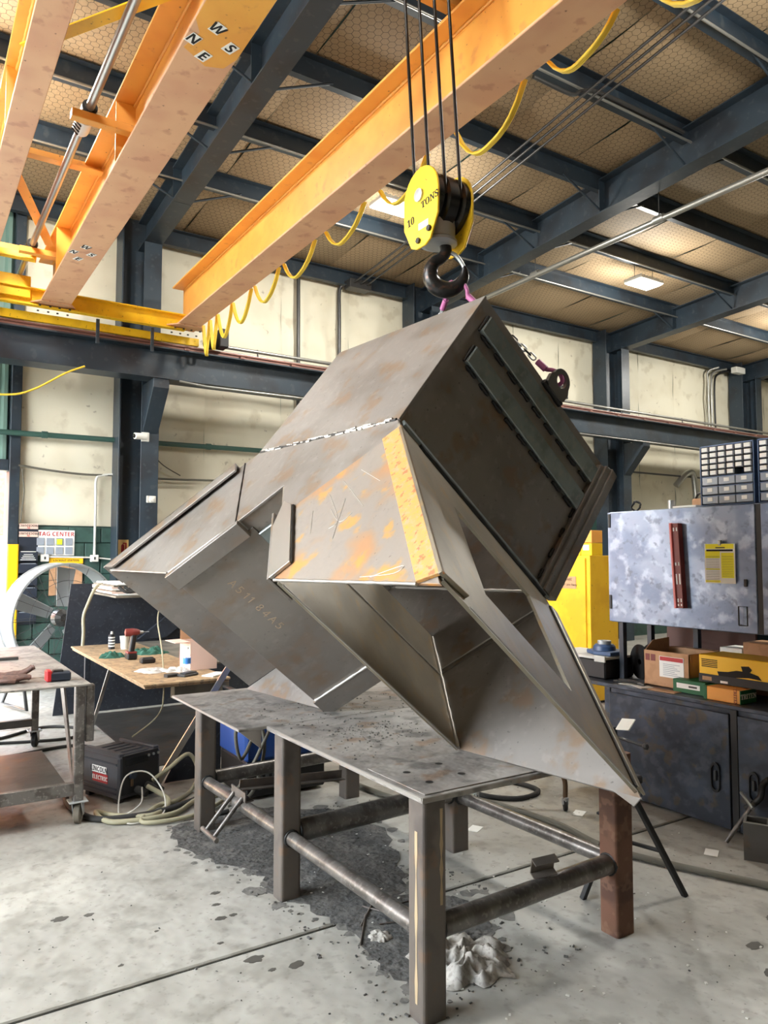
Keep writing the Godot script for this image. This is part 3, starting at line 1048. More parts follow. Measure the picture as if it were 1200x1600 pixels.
# =================================================================== overhead crane
func girder(t: Node3D, xc: float, label: String, w: float, z0: float, z1: float) -> Node3D:
	var st := stool()
	span(st, Vector3(xc - 0.007, 4.57, z0 + 0.02), Vector3(xc + 0.007, 5.07, z1), 0)
	var g := part(t, "girder", st, M.crane, true, label)
	st = stool()
	span(st, Vector3(xc - w / 2, 5.07, z0), Vector3(xc + w / 2, 5.09, z1), 0.003)
	part(g, "top_flange", st, M.crane)
	st = stool()
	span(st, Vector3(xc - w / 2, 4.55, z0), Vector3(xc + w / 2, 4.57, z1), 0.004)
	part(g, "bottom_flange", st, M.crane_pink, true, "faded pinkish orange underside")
	st = stool()
	bead(st, Vector3(xc - 0.012, 5.062, z0 + 0.1), Vector3(xc - 0.012, 5.062, z1), 0.012, 4)
	part(g, "fillet_weld", st, M.crane)
	for z in [-8.2, -5.65, -3.4, -1.2]:
		for s in [-1, 1]:
			if xc < 2.0:
				st = stool()
				span(st, Vector3(xc + s * (w / 2 - 0.01), 4.57, z - 0.005), Vector3(xc + s * 0.007, 5.07, z + 0.005), 0)
				part(g, "stiffener", st, M.crane)
	# flared seat plate with bolts on the end truck
	st = stool()
	slab(st, [Vector3(xc - w / 2, 4.548, -9.05), Vector3(xc + w / 2, 4.548, -9.05), Vector3(xc + w / 2 + 0.12, 4.49, -9.4), Vector3(xc - w / 2 - 0.12, 4.49, -9.4)], Vector3(0, -0.014, -0.002).normalized() * 0.014)
	part(g, "seat_plate", st, M.crane_pink)
	for bx in [-0.16, -0.05, 0.05, 0.16]:
		for bz in [-9.16, -9.3]:
			st = stool()
			var yy := lerpf(4.548, 4.49, (-9.05 - bz) / 0.35) - 0.012
			tube(st, [Vector3(xc + bx, yy, bz), Vector3(xc + bx, yy - 0.012, bz)], 0.014, 6)
			part(g, "bolt", st, M.weld)
	return g

func build_crane():
	var down := Basis(Vector3(1, 0, 0), Vector3(0, 0, 1), Vector3(0, -1, 0))
	var br := thing("crane_bridge", "orange overhead crane bridge with girders and drive shaft under the roof", "crane", Vector3(1.8, 4.4, -4.0))
	var g2 := girder(br, 1.4, "girder with compass letters underneath", 0.32, -9.35, 4.0)
	var st := stool()
	slab(st, [Vector3(1.25, 4.549, -3.55), Vector3(1.33, 4.549, -3.45), Vector3(1.44, 4.549, -3.52), Vector3(1.555, 4.549, -3.4), Vector3(1.558, 4.549, -4.0), Vector3(1.52, 4.549, -4.12), Vector3(1.42, 4.549, -4.16), Vector3(1.36, 4.549, -4.12), Vector3(1.26, 4.549, -4.06), Vector3(1.3, 4.549, -3.9), Vector3(1.243, 4.549, -3.8)], Vector3(0, 0.0012, 0))
	part(g2, "paint_patch", st, M.crane, true, "bright orange repainted patch")
	for L in [["W", 1.37, -3.812], ["N", 1.285, -3.964], ["E", 1.382, -4.074], ["S", 1.489, -3.927], ["W", 1.366, -7.282], ["N", 1.29, -7.454], ["E", 1.359, -7.61], ["S", 1.449, -7.441]]:
		var pb := down.rotated(Vector3.UP, 0.35)
		st = stool()
		bbox(st, Vector3(L[1], 4.5475, L[2]), Vector3(0.066, 0.002, 0.088), 0, Basis(Vector3.UP, 0.35))
		part(g2, "letter_placard", st, M.paper)
		text(g2, "letter", L[0], 0.072, M.ink, Vector3(L[1], 4.546, L[2]) - origin_of(g2), pb, true)
	girder(br, 2.955, "plain orange girder behind the hoist ropes", 0.29, -9.35, 4.0)
	girder(br, 0.59, "narrow outer beam", 0.18, -9.35, 4.0)
	# end truck
	st = stool()
	extr(st, prof_c(0.2, 0.09, 0.012), Vector3(-0.6, 4.72, -9.3), Vector3(2.95, 4.72, -9.3))
	var et := part(br, "end_truck", st, M.yellow, true, "yellow end truck on the runway rail")
	st = stool()
	span(st, Vector3(-0.6, 4.40, -9.5), Vector3(3.2, 4.5, -9.44), 0.004)
	part(et, "lower_plate", st, M.yellow)
	st = stool()
	span(st, Vector3(0.55, 4.6, -9.27), Vector3(1.15, 4.85, -9.24), 0.004)
	part(et, "drive_plate", st, M.yellow)
	for xw in [0.75, 3.35]:
		st = stool()
		lathe(st, [Vector2(0, 0), Vector2(0.075, 0), Vector2(0.09, 0.01), Vector2(0.09, 0.07), Vector2(0.075, 0.08), Vector2(0, 0.08)], Vector3(xw, 4.465, -9.49), Vector3(0, 0, 1), 20)
		part(et, "wheel", st, M.black)
	st = stool()
	span(st, Vector3(3.4, 4.38, -9.4), Vector3(3.52, 4.62, -9.2), 0.008)
	part(et, "bumper_box", st, M.black)
	# line shaft
	st = stool()
	tube(st, [Vector3(1.04, 4.88, -9.4), Vector3(1.04, 4.88, 3.5)], 0.032, 10)
	var sh := part(br, "line_shaft", st, M.conduit, true, "grey drive shaft")
	st = stool()
	lathe(st, [Vector2(0, 0), Vector2(0.06, 0), Vector2(0.06, 0.18), Vector2(0, 0.18)], Vector3(1.04, 4.88, -5.85), Vector3(0, 0, 1), 16)
	part(sh, "coupling", st, M.white_paint)
	for k in 4:
		st = stool()
		bbox(st, Vector3(1.04 - 0.045, 4.88 - 0.04, -5.83 + 0.042 * k), Vector3(0.006, 0.06, 0.016), 0, Basis(Vector3(0, 0, 1), 0.78))
		part(sh, "coupling_stripe", st, M.black)
	for z in [-8.35, -5.55, -2.8]:
		st = stool()
		span(st, Vector3(0.92, 4.78, z - 0.04), Vector3(1.39, 4.84, z + 0.04), 0.004)
		part(sh, "bearing_arm", st, M.crane)
		st = stool()
		lathe(st, [Vector2(0.03, -0.035), Vector2(0.055, -0.035), Vector2(0.055, 0.035), Vector2(0.03, 0.035)], Vector3(1.04, 4.88, z), Vector3(0, 0, 1), 14)
		part(sh, "bearing", st, M.black)
	# horizontal bracing
	var k2 := 0
	for q in [[Vector3(0.62, 5.0, -3.75), Vector3(1.38, 5.0, -3.6)], [Vector3(0.62, 5.0, -5.3), Vector3(1.38, 5.0, -4.15)], [Vector3(0.62, 5.0, -6.75), Vector3(1.38, 5.0, -6.75)], [Vector3(0.62, 5.0, -6.9), Vector3(1.2, 5.0, -8.6)], [Vector3(0.62, 5.0, -9.0), Vector3(1.38, 5.0, -9.0)], [Vector3(-0.3, 4.9, -8.9), Vector3(1.1, 4.75, -8.5)]]:
		st = stool()
		extr(st, prof_l(0.09, 0.09, 0.01), q[0], q[1])
		part(br, "brace", st, [M.crane, M.yellow][1 if k2 in [0, 1, 5] else 0])
		k2 += 1
	var st2 := stool()
	# festoon cable
	var fe := thing("festoon_cable", "yellow flat festoon cable looping along the orange girder", "cable", Vector3(3.2, 4.25, -6))
	st2 = stool()
	span(st2, Vector3(3.16, 4.66, -9.3), Vector3(3.2, 4.7, 3.8), 0.003)
	part(fe, "track", st2, M.crane)
	for q in [[-9.28, -9.02, 0.42], [-9.02, -8.75, 0.4], [-8.75, -8.25, 0.34], [-8.25, -7.68, 0.3], [-7.6, -6.95, 0.25], [-6.85, -6.15, 0.22], [-5.95, -5.25, 0.2], [-5.02, -4.35, 0.2], [-4.02, -3.32, 0.26], [-3.12, -2.6, 0.14], [-2.4, -1.6, 0.25]]:
		var p := []
		for i in 13:
			var f := i / 12.0
			p.append(Vector3(3.2 + 0.02 * sin(i * 0.5), 4.68 - q[2] * (1.0 - pow(absf(2 * f - 1), 3.2)) - 0.04, lerpf(q[0], q[1], f)))
		st2 = stool()
		for off in [-0.012, 0.0, 0.012]:
			var pp := []
			for v in p: pp.append(v + Vector3(off, 0, 0))
			tube(st2, pp, 0.011, 6)
		part(fe, "cable_loop", st2, M.cable_yellow)
	# hoist trolley above the picture
	var tr := thing("hoist_trolley", "hoist trolley riding on the two girders above the hook", "hoist", Vector3(2.2, 5.1, -3.1))
	st2 = stool()
	span(st2, Vector3(1.3, 5.16, -3.7), Vector3(3.05, 5.3, -3.6), 0.01)
	span(st2, Vector3(1.3, 5.16, -2.6), Vector3(3.05, 5.3, -2.5), 0.01)
	part(tr, "frame", st2, M.crane)
	st2 = stool()
	lathe(st2, [Vector2(0, -0.5), Vector2(0.18, -0.5), Vector2(0.18, 0.5), Vector2(0, 0.5)], Vector3(2.2, 5.55, -3.1), Vector3(1, 0, 0), 24)
	part(tr, "drum", st2, M.black)
	for xw in [1.4, 2.955]:
		for zw in [-3.65, -2.55]:
			st2 = stool()
			lathe(st2, [Vector2(0, -0.03), Vector2(0.09, -0.03), Vector2(0.09, 0.03), Vector2(0, 0.03)], Vector3(xw, 5.18, zw), Vector3(1, 0, 0), 18)
			part(tr, "wheel", st2, M.black)

func build_hook():
	var c := Vector3(2.35, 3.46, -3.108)
	var t := thing("hook_block", "yellow ten ton crane hook block with a black forged hook", "hook block", Vector3(c.x, 3.0, c.z))
	var side := Basis(Vector3(0, 0, 1), Vector3(0, 1, 0), Vector3(-1, 0, 0))
	for s in [-1, 1]:
		var pts := []
		for k in 13:   # rounded head
			var a := PI * k / 12.0
			pts.append(c + Vector3(0, 0.07 + sin(a) * 0.165, cos(a) * 0.155))
		pts.append(c + Vector3(0, -0.06, -0.15))
		pts.append(c + Vector3(0, -0.175, -0.085))
		pts.append(c + Vector3(0, -0.195, -0.04))
		pts.append(c + Vector3(0, -0.195, 0.04))
		pts.append(c + Vector3(0, -0.175, 0.085))
		pts.append(c + Vector3(0, -0.06, 0.15))
		for i in pts.size(): pts[i] += Vector3(s * 0.105, 0, 0)
		var st := stool()
		slab(st, pts, Vector3(s * 0.014, 0, 0), 0.003)
		var ck := part(t, "cheek_plate", st, M.yellow)
		if s < 0:
			var o := origin_of(ck)
			text(ck, "lettering", "TONS", 0.04, M.ink, c + Vector3(-0.1205, 0.03, 0.085) - o, side.rotated(Vector3(1, 0, 0), -0.1), true, true)
			text(ck, "lettering", "10", 0.045, M.ink, c + Vector3(-0.1205, -0.03, -0.085) - o, side.rotated(Vector3(1, 0, 0), -0.1), true, true)
			st = stool()
			lathe(st, [Vector2(0, 0), Vector2(0.035, 0), Vector2(0.035, 0.012), Vector2(0.012, 0.016), Vector2(0, 0.016)], c + Vector3(-0.119, 0.085, -0.005), Vector3(-1, 0, 0), 16)
			part(ck, "axle_end", st, M.galv)
			st = stool()
			bbox(st, c + Vector3(-0.12, -0.085, 0.03), Vector3(0.004, 0.035, 0.085), 0.001)
			part(ck, "rating_plate", st, M.paper)
			for bz in [-0.01, 0.085]:
				st = stool()
				lathe(st, [Vector2(0, 0), Vector2(0.016, 0), Vector2(0.016, 0.014), Vector2(0, 0.014)], c + Vector3(-0.119, -0.155 + bz * 0.35, bz), Vector3(-1, 0, 0), 6)
				part(ck, "bolt", st, M.black)
	var st2 := stool()
	lathe(st2, [Vector2(0, -0.1), Vector2(0.15, -0.1), Vector2(0.15, -0.07), Vector2(0.125, -0.05), Vector2(0.15, -0.03), Vector2(0.15, 0.03), Vector2(0.125, 0.05), Vector2(0.15, 0.07), Vector2(0.15, 0.1), Vector2(0, 0.1)], c + Vector3(0, 0.06, 0), Vector3(1, 0, 0), 28)
	part(t, "sheaves", st2, M.black_gloss)
	st2 = stool()
	lathe(st2, [Vector2(0, 0.12), Vector2(0.085, 0.12), Vector2(0.09, 0.1), Vector2(0.09, -0.05), Vector2(0.1, -0.06), Vector2(0.1, -0.075), Vector2(0.07, -0.085), Vector2(0, -0.085)], c + Vector3(0, -0.08, 0), Vector3.UP, 24)
	part(t, "swivel_barrel", st2, M.galv)
	# forged hook lying in the plane towards the picture's right
	var r := Vector3(0.84, 0, 0.54)
	var hc := c + Vector3(0, -0.315, 0) + r * 0.045
	var path := [c + r * 0.03 + Vector3(0, -0.14, 0), c + r * 0.04 + Vector3(0, -0.19, 0)]
	var rad := [0.03, 0.032]
	var arc := [[108, 0.092, 0.03], [135, 0.092, 0.033], [165, 0.09, 0.038], [195, 0.088, 0.043], [225, 0.087, 0.046], [255, 0.086, 0.046], [285, 0.085, 0.042], [315, 0.086, 0.036], [345, 0.09, 0.029], [368, 0.094, 0.02], [385, 0.1, 0.01]]
	for q in arc:
		var a: float = deg_to_rad(q[0])
		path.append(hc + r * cos(a) * q[1] + Vector3(0, sin(a) * q[1], 0))
		rad.append(q[2])
	var sp := smooth_path(path, 3)
	var rr := []
	for i in sp.size():
		var f := i / 3.0
		var i0 := mini(int(f), rad.size() - 1)
		var i1 := mini(i0 + 1, rad.size() - 1)
		rr.append(lerpf(rad[i0], rad[i1], f - int(f)))
	st2 = stool()
	tube(st2, sp, rr, 14)
	part(t, "hook", st2, M.hook)
	st2 = stool()
	tube(st2, smooth_path([hc + r * 0.01 + Vector3(0, 0.12, 0.0), hc + r * 0.05 + Vector3(0, 0.1, 0), hc + r * 0.085 + Vector3(0, 0.05, 0), hc + r * 0.09 + Vector3(0, 0.01, 0)]), [0.014, 0.014, 0.013, 0.013, 0.012, 0.012, 0.011, 0.011, 0.011, 0.011, 0.011, 0.011, 0.011, 0.011, 0.011, 0.011, 0.011, 0.011, 0.011], 8)
	part(t, "latch", st2, M.galv)
	# ropes
	var rn := ["leftmost of the four", "second from the left", "third from the left", "rightmost of the four"]
	var i2 := 0
	for q in [[-0.05, -0.13], [0.05, -0.13], [-0.05, 0.13], [0.05, 0.13]]:
		st2 = stool()
		var b := c + Vector3(q[0], 0.06, q[1])
		tube(st2, [b, Vector3(b.x, 5.55, b.z - 0.17)], 0.009, 6)
		single("wire_rope", st2, M.black, "black hoist wire rope above the hook block, " + rn[i2], "rope", "hoist ropes")
		i2 += 1
	# lifting chains: pink grab hook, links, pink sling hook in the lug
	var hp := hc + r * 0.05 + Vector3(0, -0.06, 0)
	chain("lifting_chain", hp, chute_at(0.575, 0.86, -0.02), "steel lifting chain with pink hooks running to the lug on the chute edge")
	chain("lifting_chain", hp + Vector3(-0.02, 0, -0.02), chute_at(0.56, 0.84, 1.13), "steel lifting chain with pink hooks dropping behind the chute top")

func link_mesh() -> Mesh:
	if cache.has("link"): return cache.link
	var p := []
	for k in 14:
		var a := TAU * k / 14
		p.append(Vector3(cos(a) * 0.011, sin(a) * 0.011 + (0.012 if sin(a) > 0 else -0.012), 0))
	var st := stool()
	tube(st, p, 0.0045, 5, true)
	cache.link = st.commit()
	return cache.link

func chain(called: String, a: Vector3, b: Vector3, label: String):
	var t := thing(called, label, "chain", b, "chains between hook and chute")
	var d := (b - a).normalized()
	var L := (b - a).length()
	var n := int((L - 0.26) / 0.034)
	var x := d.cross(Vector3.UP).normalized()
	var z := x.cross(d)
	for i in n:
		var o := MeshInstance3D.new()
		o.name = "link"
		o.mesh = link_mesh()
		o.material_override = M.galv if i % 3 else M.weld
		t.add_child(o, true)
		var bs := Basis(x, d, z) if i % 2 == 0 else Basis(z, d, -x)
		o.transform = Transform3D(bs, a + d * (0.13 + 0.034 * i) - b)
	for e in [[a, d], [b, -d]]:
		var p: Vector3 = e[0]
		var q: Vector3 = e[1]
		var s := z if absf(z.y) < 0.9 else x
		var st := stool()
		tube(st, smooth_path([p + q * 0.13, p + q * 0.09, p + q * 0.06 + s * 0.02, p + q * 0.02 + s * 0.03, p - q * 0.015 + s * 0.012, p - q * 0.012 - s * 0.018, p + q * 0.02 - s * 0.03], 4), 0.011, 8)
		part(t, "sling_hook", st, M.pink)
		st = stool()
		tube(st, [p + q * 0.09, p + q * 0.15], 0.017, 8)
		part(t, "coupling_link", st, M.pink)

# =================================================================== the two-legged steel chute
# u runs down the long edge, v up the short edge of the side plate, w level and away from the viewer
var QB := Basis(Vector3(0.76706662, -0.63789377, -0.06855909), Vector3(0.63404864, 0.77004847, -0.07076491), Vector3(0.09793431, 0.0108116, 0.99513415))
const P2 := Vector3(1.726, 2.224, -2.565)
const CB := Vector3(1.13, -0.82, -0.067)

func chute_at(u: float, v: float, w: float) -> Vector3:
	return P2 + QB.orthonormalized() * (Vector3(u, v, -w) * S)

func cp(u: float, v: float, w: float) -> Vector3:
	return (Vector3(u, v, -w) - CB) * S

func cpoly(st: SurfaceTool, pts: Array, off: Vector3, bev := 0.0015):
	var p := []
	for q in pts: p.append(cp(q[0], q[1], q[2]))
	slab(st, p, Vector3(off.x, off.y, -off.z) * S, bev)

func build_chute():
	var t := thing("steel_chute", "two-legged welded steel chute hanging tilted from the crane hook", "chute", chute_at(1.13, -0.82, 0.067))
	t.basis = QB.orthonormalized()
	var T := 0.012
	var h := 0.7071
	var st := stool()
	# front plates (u = 0)
	cpoly(st, [[0, 0, -0.004], [0, 0.8, -0.004], [0, 0.8, 1.134], [0, 0, 1.134]], Vector3(T, 0, 0))
	part(t, "head_front_plate", st, M.steel, false)
	st = stool()
	cpoly(st, [[0.001, -0.003, 0.0], [0.001, -0.003, 1.13], [0.001, -0.07, 1.2], [0.001, -0.507, 0.765], [0.001, -0.3, 0.567], [0.001, -0.507, 0.37], [0.001, -0.078, -0.07]], Vector3(T, 0, 0))
	part(t, "neck_front_plate", st, M.steel, false)
	st = stool()
	cpoly(st, [[0.0, -0.075, 1.205], [0.0, -0.512, 0.768], [0.0, -0.8, 1.075], [0.0, -0.785, 1.9]], Vector3(T, 0, 0))
	part(t, "leg_front_plate", st, M.steel, false)
	st = stool()
	cpoly(st, [[-0.012, -0.1, -0.075], [-0.012, -0.5, 0.34], [-0.012, -0.832, 0.045], [-0.012, -0.832, -0.82]], Vector3(T, 0, 0))
	part(t, "leg_front_plate", st, M.steel_rust, false, "front plate with orange rust patches")
	# rear plates (u = 1.13)
	st = stool()
	cpoly(st, [[1.13, 0.003, 0], [1.13, 0.8, 0], [1.13, 0.8, 1.13], [1.13, 0.003, 1.13]], Vector3(T, 0, 0))
	part(t, "head_rear_plate", st, M.steel, false)
	st = stool()
	cpoly(st, [[1.13, -0.003, 0.0], [1.13, -0.003, 1.13], [1.13, -0.07, 1.2], [1.13, -0.507, 0.765], [1.13, -0.3, 0.567], [1.13, -0.507, 0.37], [1.13, -0.07, -0.07]], Vector3(T, 0, 0))
	part(t, "neck_rear_plate", st, M.steel, false)
	st = stool()
	cpoly(st, [[1.13, -0.075, 1.205], [1.13, -0.512, 0.768], [1.13, -0.815, 1.075], [1.13, -0.815, 1.92]], Vector3(T, 0, 0))
	part(t, "leg_rear_plate", st, M.steel, false)
	st = stool()
	cpoly(st, [[1.13, -0.075, -0.075], [1.13, -0.512, 0.367], [1.13, -0.83, 0.05], [1.13, -0.83, -0.83]], Vector3(T, 0, 0))
	part(t, "leg_rear_plate", st, M.steel, false)
	# little turned-up corner of the rear plate at the tip
	st = stool()
	cpoly(st, [[1.13, -0.83, -0.72], [1.13, -0.83, -0.83], [1.15, -0.86, -0.8]], Vector3(0.006, 0.006, 0))
	part(t, "corner_tab", st, M.steel, false)
	# head sides
	st = stool()
	cpoly(st, [[0.012, 0, 0], [1.13, 0, 0], [1.13, 0.8, 0], [0.012, 0.8, 0]], Vector3(0, 0, T))
	var rp := part(t, "head_side_plate", st, M.steel, false)
	st = stool()
	cpoly(st, [[0.012, 0, 1.13], [1.13, 0, 1.13], [1.13, 0.8, 1.13], [0.012, 0.8, 1.13]], Vector3(0, 0, -T))
	part(t, "head_side_plate", st, M.steel, false)
	# left leg: outer and inner plates
	st = stool()
	cpoly(st, [[0.012, 0, 1.13], [1.13, 0, 1.13], [1.13, -0.785, 1.915], [0.012, -0.785, 1.915]], Vector3(0, -h, -h) * T)
	part(t, "leg_outer_plate", st, M.steel, false)
	st = stool()
	cpoly(st, [[0.01, -0.3, 0.571], [1.13, -0.3, 0.571], [1.13, -0.49, 0.761], [0.01, -0.49, 0.761]], Vector3(0, h, h) * T)
	part(t, "crotch_plate", st, M.steel, false)
	st = stool()
	cpoly(st, [[0.07, -0.478, 0.736], [1.08, -0.478, 0.736], [1.08, -0.812, 1.07], [0.07, -0.812, 1.07]], Vector3(0, h, h) * T)
	var dp := part(t, "leg_inner_plate", st, M.steel, false, "dark plate with faint marker writing")
	# flat bars closing the inner edges of the left leg
	st = stool()
	cpoly(st, [[-0.006, -0.5, 0.75], [0.085, -0.5, 0.75], [0.085, -0.815, 1.065], [-0.006, -0.815, 1.065]], Vector3(0, -h, -h) * 0.03)
	part(t, "edge_bar", st, M.steel, false)
	st = stool()
	cpoly(st, [[1.06, -0.47, 0.733], [1.18, -0.47, 0.733], [1.18, -0.815, 1.078], [1.06, -0.815, 1.078]], Vector3(0, -h, -h) * 0.014)
	part(t, "edge_bar", st, M.steel, false)
	st = stool()
	bead(st, cp(1.056, -0.485, 0.735), cp(1.056, -0.81, 1.06), 0.008, 3)
	part(t, "weld_bead", st, M.weld_bright, false)
	# raised pad near the crotch
	st = stool()
	cpoly(st, [[0.105, -0.4, 0.66], [0.5, -0.4, 0.66], [0.5, -0.475, 0.735], [0.105, -0.475, 0.735]], Vector3(0, -h, -h) * 0.02, 0.004)
	part(t, "stiffener_pad", st, M.steel_blue, false)
	# right leg: inner plates with the seam between them
	st = stool()
	cpoly(st, [[0.004, -0.3, 0.563], [1.13, -0.3, 0.563], [1.13, -0.51, 0.353], [0.004, -0.51, 0.353]], Vector3(0, h, -h) * -T)
	part(t, "leg_inner_plate", st, M.steel_tan, false)
	st = stool()
	cpoly(st, [[0.004, -0.513, 0.35], [1.13, -0.513, 0.35], [1.13, -0.832, 0.031], [0.004, -0.832, 0.031]], Vector3(0, h, -h) * -T)
	part(t, "leg_inner_plate", st, M.steel_tan, false)
	st = stool()
	bead(st, cp(0.05, -0.512, 0.349), cp(1.12, -0.512, 0.349), 0.005, 5)
	part(t, "weld_bead", st, M.weld_bright, false)
	st = stool()
	bead(st, cp(1.122, -0.31, 0.55), cp(1.122, -0.83, 0.03), 0.01, 6)
	part(t, "weld_bead", st, M.weld_bright, false)
	# right leg: outer plate with a rectangular opening
	st = stool()
	var F := func(a: Array) -> Array:
		var o := []
		for q in a: o.append([q[0], q[1], q[1]])
		return o
	var off := Vector3(0, -h, h) * T
	cpoly(st, F.call([[0.0, -0.03], [1.09, -0.03], [1.18, -0.08], [1.18, -0.225], [0.0, -0.225]]), off, 0)
	cpoly(st, F.call([[0.0, -0.225], [0.3, -0.225], [0.3, -0.632], [0.0, -0.632]]), off, 0)
	cpoly(st, F.call([[0.845, -0.225], [1.18, -0.225], [1.18, -0.632], [0.845, -0.632]]), off, 0)
	cpoly(st, F.call([[0.0, -0.632], [1.18, -0.632], [1.18, -0.78], [1.15, -0.81], [0.0, -0.81]]), off, 0)
	part(t, "leg_outer_plate", st, M.steel_tan, false, "tan plate with a rectangular cut-out")
	st = stool()
	bead(st, cp(0.13, -0.035, -0.04), cp(1.1, -0.035, -0.04), 0.012, 8)
	part(t, "weld_bead", st, M.weld, false)
	st = stool()
	cpoly(st, [[0.02, 0.004, -0.001], [1.12, 0.004, -0.001], [1.14, -0.03, -0.03], [0.02, -0.03, -0.03]], Vector3(0, h, -h) * 0.012)
	part(t, "edge_strip", st, M.steel_blue, false)
	st = stool()
	tube(st, [cp(1.112, -0.09, -0.096), cp(1.118, -0.8, -0.806)], 0.007, 8)
	part(t, "weld_bead", st, M.weld, false)
	st = stool()
	cpoly(st, F.call([[1.128, -0.08], [1.182, -0.08], [1.182, -0.8], [1.128, -0.8]]), Vector3(0, h, -h) * 0.01, 0.002)
	part(t, "edge_bar", st, M.steel_tan, false)
	# seams
	st = stool()
	bead(st, cp(0.001, -0.002, 0.01), cp(0.001, -0.002, 1.12), 0.007, 9)
	part(t, "weld_bead", st, M.weld, false)
	st = stool()
	var r := RandomNumberGenerator.new()
	r.seed = 77
	for k in 60:
		var w0 := 0.02 + 1.06 * r.randf()
		var v0 := -0.003 + r.randf_range(-0.009, 0.011)
		bead(st, cp(-0.0015, v0, w0), cp(-0.0015, v0 + r.randf_range(-0.004, 0.004), w0 + 0.015 + 0.04 * r.randf()), 0.0035 + 0.003 * r.randf(), k)
	part(t, "ground_weld_dashes", st, M.weld_bright, false).set_meta("kind", "stuff")
	# bright sheared edges
	for q in [[[[-0.0135, -0.836, -0.73], [-0.0135, -0.836, 0.04]], 0.006], [[[-0.001, -0.803, 1.08], [-0.001, -0.789, 1.89]], 0.004], [[[-0.002, -0.515, 0.766], [-0.002, -0.8, 1.068]], 0.004], [[[0.02, -0.833, 0.026], [1.12, -0.833, 0.026]], 0.004], [[[0.12, -0.811, -0.815], [1.12, -0.811, -0.815]], 0.003]]:
		st = stool()
		bead(st, cp(q[0][0][0], q[0][0][1], q[0][0][2]), cp(q[0][1][0], q[0][1][1], q[0][1][2]), q[1], 3)
		part(t, "sheared_edge", st, M.steel_edge, false)
	# scribed marks on the rusty plate
	st = stool()
	for q in [[[-0.42, 0.08], [-0.56, -0.1], [-0.6, -0.08]], [[-0.5, 0.0], [-0.57, -0.12], [-0.53, -0.16]], [[-0.45, -0.05], [-0.65, -0.15]], [[-0.35, 0.05], [-0.5, -0.2]], [[-0.815, -0.45], [-0.8, -0.6], [-0.77, -0.62], [-0.815, -0.5]], [[-0.62, 0.02], [-0.5, 0.12]], [[-0.3, -0.02], [-0.38, -0.2]]]:
		var pp := []
		for z in q: pp.append(cp(-0.0128, z[0], z[1]))
		tube(st, smooth_path(pp, 4), 0.0012, 4)
	part(t, "scribed_marks", st, M.weld_bright, false).set_meta("kind", "stuff")
	st = stool()
	bead(st, cp(0.0, -0.073, 1.2), cp(0.0, -0.508, 0.765), 0.005, 4)
	part(t, "weld_bead", st, M.weld, false)
	st = stool()
	bead(st, cp(1.126, 0, 0.05), cp(1.126, 0, 1.08), 0.007, 7)
	part(t, "weld_bead", st, M.weld_bright, false)
	st = stool()
	bead(st, cp(1.127, -0.49, 0.385), cp(1.127, -0.1, -0.005), 0.004, 7)
	part(t, "weld_bead", st, M.weld_bright, false)
	# angle iron along the front outer corner of the right leg
	st = stool()
	cpoly(st, [[-0.026, -0.085, -0.105], [-0.026, -0.15, -0.04], [-0.026, -0.835, -0.735], [-0.026, -0.80, -0.82]], Vector3(0.013, 0, 0))
	var an := part(t, "corner_angle", st, M.steel_orange, false, "orange primed angle iron")
	st = stool()
	cpoly(st, [[-0.026, -0.09, -0.11], [0.115, -0.09, -0.11], [0.115, -0.775, -0.795], [-0.026, -0.80, -0.82]], Vector3(0, -h, h) * 0.014)
	part(an, "angle_leg", st, M.steel_tan, false).position -= an.position
	# the same along the left leg
	st = stool()
	cpoly(st, [[-0.03, -0.09, 1.245], [-0.03, -0.15, 1.175], [-0.03, -0.785, 1.81], [-0.03, -0.785, 1.94]], Vector3(0.013, 0, 0))
	an = part(t, "corner_angle", st, M.steel, false)
	st = stool()
	cpoly(st, [[-0.03, -0.09, 1.245], [0.11, -0.09, 1.245], [0.11, -0.785, 1.94], [-0.03, -0.785, 1.94]], Vector3(0, -h, -h) * 0.014)
	part(an, "angle_leg", st, M.steel, false).position -= an.position
	# short angle on the inner edge of the right leg
	st = stool()
	cpoly(st, [[-0.028, -0.435, 0.385], [-0.028, -0.463, 0.298], [-0.028, -0.76, 0.0], [-0.028, -0.838, 0.06], [-0.028, -0.58, 0.32]], Vector3(0.014, 0, 0))
	an = part(t, "inner_angle", st, M.steel_edge, false, "short bright angle piece")
	st = stool()
	cpoly(st, [[-0.028, -0.5, 0.395], [0.1, -0.5, 0.395], [0.1, -0.84, 0.055], [-0.028, -0.84, 0.055]], Vector3(0, -h, h) * 0.012)
	part(an, "angle_leg", st, M.steel, false).position -= an.position
	st = stool()
	bead(st, cp(-0.018, -0.463, 0.295), cp(-0.018, -0.76, -0.002), 0.007, 3)
	part(an, "weld_bead", st, M.weld, false).position -= an.position
	# two wear bars on the side plate
	for b in [[0.075, 1.07, 0.64, 0.735], [0.098, 1.06, 0.46, 0.558]]:
		st = stool()
		cpoly(st, [[b[0], b[2], 0], [b[1], b[2], 0], [b[1], b[3], 0], [b[0], b[3], 0]], Vector3(0, 0, -0.026), 0.004)
		var bar := part(t, "wear_bar", st, M.steel_blue, false)
		st = stool()
		for k in 9:
			var u0: float = lerpf(b[0] + 0.02, b[1] - 0.1, k / 8.0)
			bead(st, cp(u0, b[2] - 0.006, -0.006), cp(u0 + 0.07, b[2] - 0.006, -0.006), 0.009, k)
		bead(st, cp(b[0] - 0.004, b[2], -0.008), cp(b[0] - 0.004, b[3], -0.008), 0.009, 2)
		var wb := part(bar, "weld_bead", st, M.weld, false)
		wb.position -= bar.position
		wb.set_meta("kind", "stuff")
	# stepped lip along the far end of the side plate
	st = stool()
